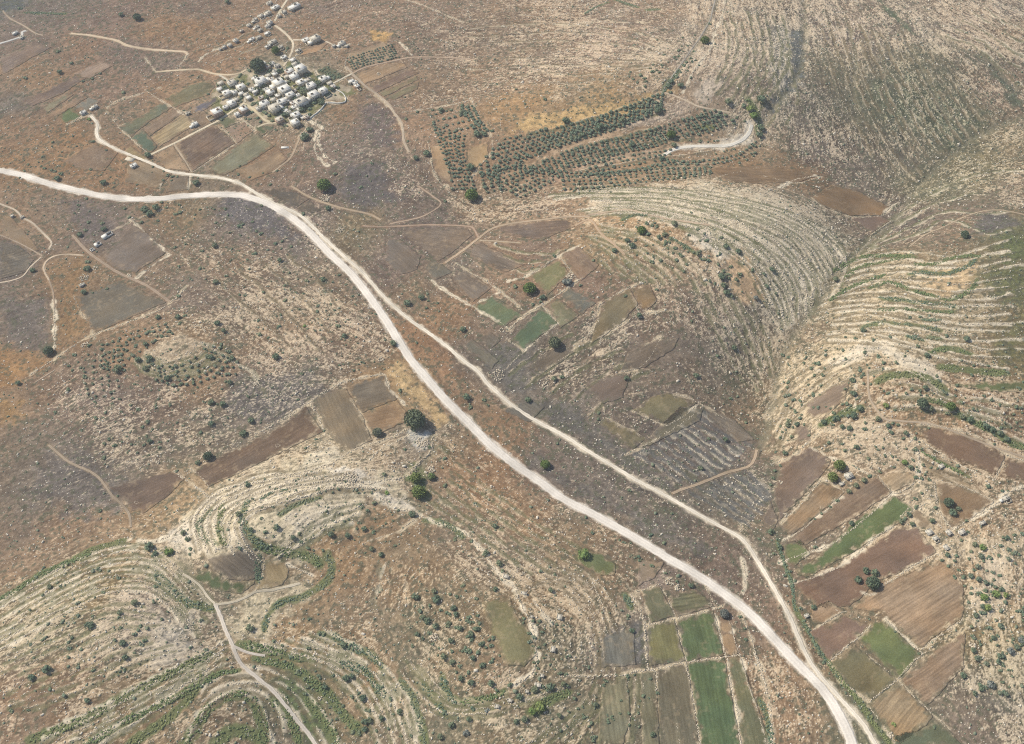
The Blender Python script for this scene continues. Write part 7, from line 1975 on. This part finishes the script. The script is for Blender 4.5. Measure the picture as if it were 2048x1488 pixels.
free = 1 - FLATM
clump = fbm(XX, YY, 20, 131, 3)
x, y = scatter(620000, np.clip(rr * 1.0 * free * (.35 + 1.0 * clump) + .015 * free, 0, 1))
th = heading(x, y) + r.uniform(-1.3, 1.3, len(x))
sz = r.gamma(2.2, .16, len(x)) + .12
V, Q = blocks(x, y, gz(x, y) + sz * .12, th, sz * r.uniform(.8, 1.35, len(x)), sz * .72, sz * .5, r, top=.6)
o = link("rubble", mesh_np("rubble", V, Q, [M_RUBBLE]))
setp(o, "loose pale limestone scattered over the hillsides", "stones", kind="stuff")
print("stones", len(x))
x, y = scatter(90000, np.clip((ss_ * .85 + .03) * free, 0, 1))
it = [(a, b, c) for a, b, c in zip(x, y, r.gamma(4, .14, len(x)) + .25)]
o = merged(it, [(v_[::1], f_) for v_, f_ in [(I1[0] * np.array([1, 1, .8]) * (1 + np.random.RandomState(9 + q).uniform(-.3, .3, (12 if len(I1[0]) == 12 else len(I1[0]), 1))), I1[1]) for q in range(5)]], F_OLIVE, "dwarf_scrub", zoff=.1)
o.name = "undergrowth"
setp(o, "knee high thorny tufts scattered over the hillsides", "undergrowth", kind="stuff")
print("tufts", len(x))

# ================================================================== houses
M_WALLS = [plain_mat("house_wall_cream", (226, 214, 190), .1, .5, .05), plain_mat("house_wall_white", (232, 226, 212), .08, .5, .05), plain_mat("house_wall_rose", (208, 178, 152), .12, .5, .05)]
M_ROOF = plain_mat("flat_roof_plaster", (240, 234, 220), .1, .7, .05)
M_DARKP = plain_mat("dark_opening", (52, 50, 50), .2, 1)
M_DOOR = plain_mat("weathered_door", (96, 84, 70), .2, 1)
M_FLAG = plain_mat("courtyard_wall_stone", (222, 208, 182), .2, .8, .05)


M_ROOF2 = plain_mat("weathered_flat_roof", (214, 204, 184), .14, .7, .05)


def boxes(L):
    """L: (x0,x1,y0,y1,z0,z1) list -> arrays"""
    V, F = [], []
    for k, (a, b, c, d, e, f) in enumerate(L):
        V += [(a, c, e), (b, c, e), (b, d, e), (a, d, e), (a, c, f), (b, c, f), (b, d, f), (a, d, f)]
        F += [[i + k * 8 for i in q] for q in BQ.tolist()]
    return np.array(V, float), np.array(F)


def house(X, Y, w, d, h, label, group=None, wallm=0, wing=0, court=0, ruin=False, seed=0, slope=-.5, well=1, cat="house", name="house", windows=3):
    rq = random.Random(seed * 13 + int(X * 3 + Y))
    x, y = P(X, Y)
    m = float(mpp(x, y))
    dep = math.atan2(CAM_H, math.hypot(float(x), float(y)))
    x, y = P(X, Y + h * math.cos(dep) / m * .95)
    x = float(x); y = float(y)
    bx, by = P(np.array([X, X + 6]), np.array([Y, Y + 6 * slope]))
    rot = math.atan2(by[1] - by[0], bx[1] - bx[0])
    z = min(float(gz(x + a, y + b)) for a in (-w / 2, w / 2) for b in (-d / 2, d / 2)) - .3
    e = link(name, None)
    e.empty_display_size = 1
    e.location = (x, y, z)
    e.rotation_euler[2] = rot
    setp(e, label, cat, group, "thing")
    hw, hd = w / 2, d / 2
    H = h + .3
    wm = M_WALLS[wallm]
    t = .45
    if ruin:
        L = [(-hw, hw, -hd, -hd + t, 0, H * .8), (-hw, hw, hd - t, hd, 0, H), (-hw, -hw + t, -hd + t, hd - t, 0, H * .9), (hw - t, hw, -hd + t, hd - t, 0, H * .6), (-.2, .2, -hd + t, hd - t, 0, H * .5)]
        link("wall", mesh_np("wall", *boxes(L), [wm]), e)
        link("floor", mesh_np("floor", *boxes([(-hw + t, -.2, -hd + t, hd - t, .1, .4)]), [M_DOOR]), e)
        if w > 6:
            link("roof", mesh_np("roof", *boxes([(-hw - .1, -.3, -hd - .1, hd + .1, H, H + .3)]), [M_ROOF]), e)
        return e
    L = [(-hw, hw, -hd, hd, 0, H)]
    link("wall", mesh_np("wall", *boxes(L), [wm]), e)
    rm_ = M_ROOF2 if (name == "hut" or rq.random() < .35) else M_ROOF
    pr = .32
    ph = .62
    L = [(-hw - .08, hw + .08, -hd - .08, hd + .08, H, H + .18),
         (-hw - .08, hw + .08, -hd - .08, -hd + pr, H + .18, H + ph), (-hw - .08, hw + .08, hd - pr, hd + .08, H + .18, H + ph),
         (-hw - .08, -hw + pr, -hd + pr, hd - pr, H + .18, H + ph), (hw - pr, hw + .08, -hd + pr, hd - pr, H + .18, H + ph)]
    ro = link("roof", mesh_np("roof", *boxes(L), [rm_]), e)
    if well:
        a, b = rq.uniform(-.3, .25) * w, rq.uniform(-.25, .25) * d
        s1, s2 = w * rq.uniform(.11, .17), d * rq.uniform(.11, .17)
        q = .2
        L = [(a - s1, a + s1, b - s2, b - s2 + q, H + .18, H + 1.15), (a - s1, a + s1, b + s2 - q, b + s2, H + .18, H + 1.15), (a - s1, a - s1 + q, b - s2 + q, b + s2 - q, H + .18, H + 1.15), (a + s1 - q, a + s1, b - s2 + q, b + s2 - q, H + .18, H + 1.15)]
        link("light_well", mesh_np("light_well", *boxes(L), [wm]), ro)
        link("light_well_shade", mesh_np("light_well_shade", *boxes([(a - s1 + q, a + s1 - q, b - s2 + q, b + s2 - q, H + .19, H + .3)]), [M_DARKP]), ro)  # dark slab on the roof stands in for the shade inside the well
    if wing:
        wh = H * rq.uniform(.45, .7)
        a = -hw - w * .45 if wing == 1 else hw
        V, F = boxes([(a, a + w * .45, -hd * .8, hd * .5, 0, wh)])
        wg = link("wing", mesh_np("wing", V, F, [wm]), e)
        link("wing_roof", mesh_np("wing_roof", *boxes([(a - .06, a + w * .45 + (.06 if wing != 1 else 0), -hd * .8 - .06, hd * .5 + .06, wh, wh + .3)]), [M_ROOF]), wg)
    lev = 2 if h > 5.2 else 1
    cnt_ = 0
    for lv in range(lev):
        z0 = .3 + (1.1 if lv == 0 else 4.0)
        n = max(2, int(w / 3.6))
        for k in range(n):
            xx = -hw + (k + .5) * w / n
            if lv == 0 and k == n // 2:
                dr = link("door", mesh_np("door", *boxes([(xx - .55, xx + .55, -hd - .04, -hd + .02, .3, 2.5)]), [M_DOOR]), e)
                continue
            if cnt_ < windows + 2:
                link("window", mesh_np("window", *boxes([(xx - .45, xx + .45, -hd - .035, -hd + .02, z0, z0 + 1.3)]), [M_DARKP]), e)
                cnt_ += 1
        link("window", mesh_np("window", *boxes([(-hw - .035, -hw + .02, -.5, .5, z0, z0 + 1.3)]), [M_DARKP]), e)
    if court:
        cl, cw2 = w * rq.uniform(.6, .9), d * rq.uniform(.55, .85)
        ox = -hw * rq.uniform(.4, 1.2)
        if court == 1:
            L = [(ox, ox + cl, -hd - cw2, -hd - cw2 + .4, -.6, 1.9), (ox, ox + .4, -hd - cw2 + .4, -hd, -.6, 1.9), (ox + cl - .4, ox + cl, -hd - cw2 + .4, -hd, -.6, 1.9)]
        else:
            L = [(-hw - cw2, -hw, -hd * .9, -hd * .9 + .4, -.6, 2.2), (-hw - cw2, -hw - cw2 + .4, -hd * .9 + .4, hd * .9, -.6, 2.2), (-hw - cw2 + .4, -hw, hd * .9 - .4, hd * .9, -.6, 2.2)]
        link("courtyard_wall", mesh_np("courtyard_wall", *boxes(L), [M_FLAG]), e)
    return e


V_ = []
# (x, y, size) of the village roofs; L = two storeys, M = middling, S = small
for s in """454.6,184,M 465,163,M 483,172,M 440,177,S 435,221,L 464,204,M 473,198,S 452,213,S 493,188,S 498,194,S 488,217,M 475,227,S 511,182,S 523,159,L 558,163,L 541,182,M
523,194,S 530,205,M 550,213,L 565,201,M 570,176,L 550,147,S 536,132,S 555,130,S 527,126,S 551,141,S 509,156,S 572,221,S 560,237,M 545,126,S 442,165,S 470,183,S 504,178,S
602,135,L 580,141,M 589,151,M 602,163,M 623,169,M 647,156,M 660,165,S 667,172,S 647,179,M 628,187,L 604,200,L 596,190,S 581,188,M 589,181,S 590,127,S 593,228,M 617,231,S
710,164,S 703,162,S 714,171,S 694,180,S 606,234,S 578,224,S 591,243,M 585,251,S 613,233,S 588,229,S 483,186,S 575,211,S 612,178,S 537,150,S 543,158,S 497,170,S 515,170,S 533,178,S 556,190,S 510,192,S 586,205,S 589,213,S 574,190,S 640,170,S 618,158,S 575,152,S 570,164,S 583,172,S 547,198,S 518,215,S 600,217,S 625,214,S""".split():
    a, b, c = s.split(",")
    V_.append((float(a), float(b), c))
blk_names = {(0, 0): "on the village's west side", (1, 0): "near the village's big dark tree", (2, 0): "near the village's green orchard", (0, 1): "beside the straight village lane", (1, 1): "in the village's lower middle", (2, 1): "near the white boundary wall"}
for k, (a, b, c) in enumerate(V_):
    if c == "S" and k > 40 and k % 4 == 1:
        continue
    q = random.Random(k + 3)
    bx = 0 if a < 500 else (1 if a < 585 else 2)
    by = 0 if b < (192 if a > 500 else 190) else 1
    if a > 690:
        where = "in the cluster east of the village"
    else:
        where = blk_names[(bx, by)]
    if c == "L":
        w, d, h, sz = q.uniform(11.0, 13.5), q.uniform(10.0, 12), q.uniform(7.4, 8.8), "large"
    elif c == "M":
        w, d, h, sz = q.uniform(8.5, 10.5), q.uniform(8, 9.5), q.uniform(5.4, 7), "mid sized"
    else:
        w, d, h, sz = q.uniform(5.0, 6.8), q.uniform(4.6, 6.2), q.uniform(3.0, 4.4), "small"
    wm = [0, 1, 0, 0, 2, 1][k % 6]
    cn = ["cream", "white", "rose tinted"][wm]
    wg = q.choice([0, 0, 1, 2]) if c != "S" else 0
    ct = q.choice([0, 1, 2]) if c != "S" else q.choice([0, 0, 1])
    extra = " with yard" if ct else (" with side wing" if wg else "")
    lab = "%s %s flat roofed house%s %s" % (sz, cn, extra, where)
    w *= 1.12
    d *= 1.12
    house(a, b, w, d, h, lab, "houses " + where, wm, wg, ct, seed=k, windows=3 if c != "S" else 1, well=0 if c == "S" and k % 3 == 0 else 1)

OUT = [
    (631, 75, 13, 10, 6.5, "lone large two storey house standing north of the village", 0, 1, 0), (612, 79, 10, 8, 3.2, "low annex house left of the lone large house north of the village", 0, 0, 1),
    (684, 85, 9, 7, 4, "largest white house of the hilltop farm right of the lone large house", 1, 1, 1), (668, 91, 5, 4, 2.6, "tiny white shed at the left of the hilltop farm", 1, 0, 0), (694, 91, 5, 4, 2.6, "tiny white shed at the right of the hilltop farm", 1, 0, 0),
    (589, 12, 18, 9, 5, "long pale house beside the lane at the top edge", 0, 0, 0), (568, 23, 7, 6, 3.2, "small pale house right of the lane near the top edge", 0, 0, 1), (558, 31, 6, 5, 3, "tiny pale house right of the lane where it dips", 0, 0, 0),
    (536, 25, 9, 7, 4, "pale house with dark gaps left of the lane near the top edge", 0, 1, 1), (522, 31, 8, 6, 3.2, "low pale house at the left end of the far row", 0, 0, 1), (551, 14, 12, 7, 3.4, "long low pale house just left of the top lane", 0, 0, 0),
    (539, 5, 8, 6, 3.4, "pale house cut close to the top edge", 0, 0, 1), (511, 38, 6, 5, 2.8, "tiny square pale pen house below the far row", 0, 0, 1), (540, 44, 7, 6, 4, "white cube house at the lane's kink", 1, 0, 0),
    (536, 51, 7, 5, 3, "low white house under the white cube house", 1, 0, 1), (507, 43, 5, 4, 2.5, "smallest pale hut of the upper hamlet", 0, 0, 0), (498, 50, 6, 5, 2.6, "pale hut at the upper hamlet's left side", 0, 0, 0), (514, 53, 7, 5, 2.6, "cluttered low house in the upper hamlet", 0, 1, 1),
    (520, 60, 6, 4, 2.6, "low hut at the foot of the upper hamlet", 0, 0, 0), (483, 61, 6, 4, 2.6, "lone sandy hut left of the upper hamlet", 2, 0, 0), (472, 80, 6, 6, 3.6, "topmost white hut of the row of four", 1, 0, 0), (460, 89, 5, 6, 3.4, "second white hut of the row of four", 1, 0, 0),
    (449, 93, 6, 4, 2.8, "third white hut of the row of four", 1, 0, 0), (441, 98, 4, 3, 2.4, "lowest white hut of the row of four", 1, 0, 0), (504, 78, 9, 5, 3, "pale broken farmhouse right of the row of four huts", 0, 1, 1), (518, 74, 7, 5, 3, "pale hut beyond the broken farmhouse", 0, 0, 0),
    (545, 83, 12, 7, 3.4, "long pale house with a yard left of the village's upper lane", 0, 0, 1), (536, 92, 8, 4, 2.6, "low pale shed under the long pale house", 0, 0, 0), (561, 94, 8, 5, 2.8, "low shed beside the upper lane", 0, 0, 1), (535, 66, 8, 5, 3, "pale house beneath the upper hamlet", 0, 0, 1),
    (597, 100, 8, 5, 2.8, "cluttered pale yard house right of the upper lane", 0, 0, 1), (568, 114, 8, 6, 2.8, "low stony yard house left of the lane above the village", 0, 0, 1), (586, 119, 8, 6, 3, "pale yard house at the head of the village lane", 0, 0, 1),
    (390, 247, 8, 6, 3.6, "lone white hut with an annex beside the straight lane", 1, 1, 0), (376, 226, 6, 4, 2.4, "low pale hut above the lone white hut on the lane", 0, 0, 0), (190, 212, 8, 5, 3.2, "upper of the two little white farm buildings", 1, 1, 0), (167, 224, 8, 5, 3, "lower of the two little white farm buildings by the vivid green plot", 1, 0, 0),
    (268, 330, 8, 6, 3, "small white house just below the gravel road", 1, 0, 0), (31, 65, 8, 4, 2.6, "small white building left of the white track fork", 1, 0, 0), (44, 74, 6, 5, 2.4, "small white building at the white track fork", 1, 0, 0),
    (25, 431, 5, 4, 2.8, "little white hut below the pale track at the left edge", 1, 0, 0), (45, 434, 6, 3, 1.8, "low white ruin on the pale track at the left edge", 1, 0, 0), (165, 569, 8, 4, 2.6, "little white ruined hut above the grey walled field", 1, 0, 0),
    (1697, 950, 9.5, 8, 3.6, "white roofed hut between the two bright trees and the purple brown field", 1, 0, 0), (1683, 967, 6, 4, 2.2, "low broken shed just below the white roofed hut", 0, 0, 0), (1882, 931, 6, 5, 3, "tiny white hut on the narrow green terrace", 1, 0, 0),
    (2010, 995, 9, 6, 3, "pale ruin by the wall right of the kite shaped brown field", 0, 1, 1), (1858, 1063, 7, 7, 3, "square white house at the left of the hamlet of ruins", 1, 0, 0), (1897, 1064, 5, 7, 3, "narrow white house in the middle of the hamlet of ruins", 1, 0, 0),
    (1923, 1063, 7, 6, 3, "white house at the right of the hamlet of ruins", 1, 0, 0), (1870, 1076, 6, 5, 2.6, "low white ruin under the square white house", 1, 0, 1), (1892, 1094, 5, 7, 2.6, "lowest white ruin of the hamlet", 1, 0, 0), (1964, 1045, 7, 4, 2.6, "lone white ruin up the path from the hamlet", 1, 0, 0),
    (1119, 1234, 6, 6, 2.6, "white roofed hut on the terrace right of the rounded hilltop field", 1, 0, 0), (1106, 1298, 5, 6, 2.6, "white hut with a dark door below the rounded hilltop field", 1, 0, 0), (1063, 1233, 4, 3, 1.8, "tiny white pump house inside the wall of the hilltop field", 1, 0, 0),
    (1084, 1351, 4.5, 3.5, 2, "upper right of the tiny huts under the hilltop", 1, 0, 0), (1077, 1370, 5, 4.5, 2.4, "largest of the tiny huts under the hilltop", 1, 0, 0), (1054, 1383, 4, 3, 2, "leftmost tiny white hut under the hilltop", 1, 0, 0), (1048, 1186, 7, 3, 2, "long white trough house on the wall above the hilltop field", 1, 0, 0),
    (1012, 1153, 6, 4.5, 2.2, "pale stone hut on the wall at the low hill's right side", 0, 0, 0), (994, 1413, 5, 4, 2.2, "white hut with a dark roof hole at the bottom centre", 1, 0, 0), (1020, 1401, 5, 3.5, 2, "white hut beside the sandy ledge at the bottom centre", 1, 0, 0),
    (1613, 1231, 5, 4, 2, "tiny white hut on the bank right of the gravel road", 1, 0, 0), (640, 1396, 0, 0, 0, "", 0, 0, 0),
]
for k, (a, b, w, d, h, lab, wm, wg, ct) in enumerate(OUT):
    if w:
        if w < 10 and b > 400:
            w, d, h = w * .82, d * .82, h * .8
        house(a, b, w, d, h, lab, None, wm, wg, ct, seed=200 + k, windows=1, well=1 if w >= 6 else 0, cat="hut" if w < 8 else "house", name="hut" if w < 8 else "house", slope=-.5 if b < 600 else (-.45 if a > 1500 else .25))
house(215, 469, 14, 5.5, 2.6, "long roofless ruin with white walls at the upper end of the row", None, 1, ruin=True, seed=1, slope=-.6, name="ruined_building", cat="ruin")
house(196, 487, 8, 5, 2.4, "roofless white ruin in the middle of the row", None, 1, ruin=True, seed=2, slope=-.6, name="ruined_building", cat="ruin")
house(185, 498, 5, 4, 1.8, "smallest white ruin at the lower end of the row", None, 1, ruin=True, seed=3, slope=-.6, name="ruined_building", cat="ruin")
house(610, 269, 10, 6, 2.0, "roofless walled pen with white walls below the village", None, 1, ruin=True, seed=4, slope=-.6, name="ruined_building", cat="ruin")
x, y = P(570, 295.5)
e = link("cistern", mesh_np("cistern", *boxes([(-5, 5, -1.6, 1.6, -.4, .9)]), [M_ROOF]))
e.location = (float(x), float(y), float(gz(x, y)))
setp(e, "long white cistern roof lying alone below the village", "cistern")
x, y = P(260, 319)
e = link("cistern", mesh_np("cistern", *boxes([(-6, 6, -3.4, 3.4, -.4, .5)]), [M_FLAG]))
e.location = (float(x), float(y), float(gz(x, y)))
e.rotation_euler[2] = -.35
setp(e, "pale flat slab beside the gravel road above the small white house", "cistern")


def ring_wall(X, Y, rx, ry, label, seed, w=1.3, h=1.2, part=1.0):
    pts = [(X + rx * math.cos(t / 16 * 6.283 * part), Y + ry * math.sin(t / 16 * 6.283 * part)) for t in range(17)]
    wall_obj(world_line(pts, 1.5), w, h, label, .02, seed, name="stone_pen").__setitem__("category", "stone pen")


ring_wall(1003, 661, 4, 4, "small round pen of white stones left of the deep green plot", 901)
ring_wall(835, 1058, 5, 5, "small square pen of stones at the top of the low hill", 902, 1.0, .8)
ring_wall(1420, 1209, 3, 4, "small stone ring on the wall of the green grid", 903, .9, .8)
ring_wall(556, 892, 4, 3, "little ring of stones at the end of the chocolate field", 904, .9, .7)
ring_wall(1608, 1112, 4, 3.5, "little pale ring at the tip of the curving bright green field", 905, 1.0, .7)
ring_wall(273, 1005, 4, 3, "little ring of stones inside the dark ploughed field", 906, .9, .5)
ring_wall(1041, 1144, 9, 7, "ring of pale stones round a bush above the hilltop field", 907, 1.0, .6, .8)


def heap(X, Y, rpx, n, label, seed):
    q = np.random.RandomState(seed)
    x, y = P(X, Y)
    m = float(mpp(x, y)) * rpx
    a = q.uniform(0, 6.283, n)
    rad = np.sqrt(q.rand(n)) * m
    px, py = float(x) + np.cos(a) * rad, float(y) + np.sin(a) * rad * 1.1
    s_ = q.uniform(.35, .95, n)
    V, Q = blocks(px, py, gz(px, py) + s_ * .3 + .5 * (1 - rad / m), q.uniform(0, 6.28, n), s_, s_ * .8, s_ * .7, q)
    o = link("stone_heap", mesh_np("stone_heap", V, Q, [M_STONE]))
    setp(o, label, "stone heap")


for k, (X, Y, rp, n, l) in enumerate([
    (650, 397, 10, 60, "pale mound of stones beneath the broad bushy green tree"), (680, 460, 7, 40, "pale stone heap beside the gravel road's upper bend"), (757, 148, 4, 24, "white stone heap in the pinkish stubble field"),
    (867, 1274, 8, 46, "cluster of white boulders on the low hilltop"), (750, 1180, 0, 0, ""), (1340, 1165, 9, 34, "row of white boulders above the striped green plot"), (1355, 1175, 7, 40, "brown and white rubble beside the striped green plot"),
    (168, 555, 10, 40, "scatter of white stones above the little ruined hut"), (190, 536, 6, 18, "short row of pale stones above the grey walled field"), (170, 690, 7, 26, "white stones beside the long tumbled wall on the left"),
    (996, 750, 12, 60, "white boulders right of the gravel road's long straight"), (762, 720, 7, 24, "white stones on the slope left of the wide road"), (862, 940, 8, 60, "white boulders in the gully above the bright thicket"), (845, 885, 12, 120, "broad white rock spill under the largest tree"),
    (700, 955, 16, 130, "bright white rock field below the taupe fields"), (1140, 552, 9, 50, "grey white rocks at the corner of the olive plot"), (1945, 1290, 6, 40, "white boulders at the corner of the brown field by the rocky scrub"), (315, 925, 5, 16, "few white boulders on the stony slope above the dark ploughed field"),
    (640, 1396, 4, 14, "small white boulder heap on a ledge at the bottom left"), (1780, 1470, 6, 40, "pale rubble in the corner of the lowest straw brown field"), (1570, 1030, 5, 16, "pale stones at the foot of the purple brown field"), (1290, 745, 0, 0, ""), (1560, 965, 5, 20, "white stones inside the purple brown field"),
    (1090, 770, 6, 30, "dark cleared stones beside the purple fallow"), (512, 770, 6, 30, "white stones at the end of the rubble wall right of the knoll"), (285, 545, 0, 0, ""), (258, 551, 5, 26, "white chalky pile on the earth lane above the grey walled field")]):
    if n:
        heap(X, Y, rp, n, l, 950 + k)

# ================================================================== air
bpy_v, bpy_f = boxes([(-34500.0, 34500.0, -34500.0, 34500.0, -900.0, 1030.0)])
hz = bpy.data.materials.new("air")
hz.use_nodes = True
hn = hz.node_tree
hn.nodes.clear()
ho = hn.nodes.new("ShaderNodeOutputMaterial")
hv = hn.nodes.new("ShaderNodeVolumePrincipled")
hv.inputs["Color"].default_value = (.96, .955, .94, 1)
hv.inputs["Density"].default_value = HAZE
hv.inputs["Anisotropy"].default_value = .3
hn.links.new(hv.outputs[0], ho.inputs["Volume"])
o = link("haze", mesh_np("haze", bpy_v, bpy_f, [hz]))
setp(o, "thin summer haze over the whole hill country", "haze", kind="stuff")
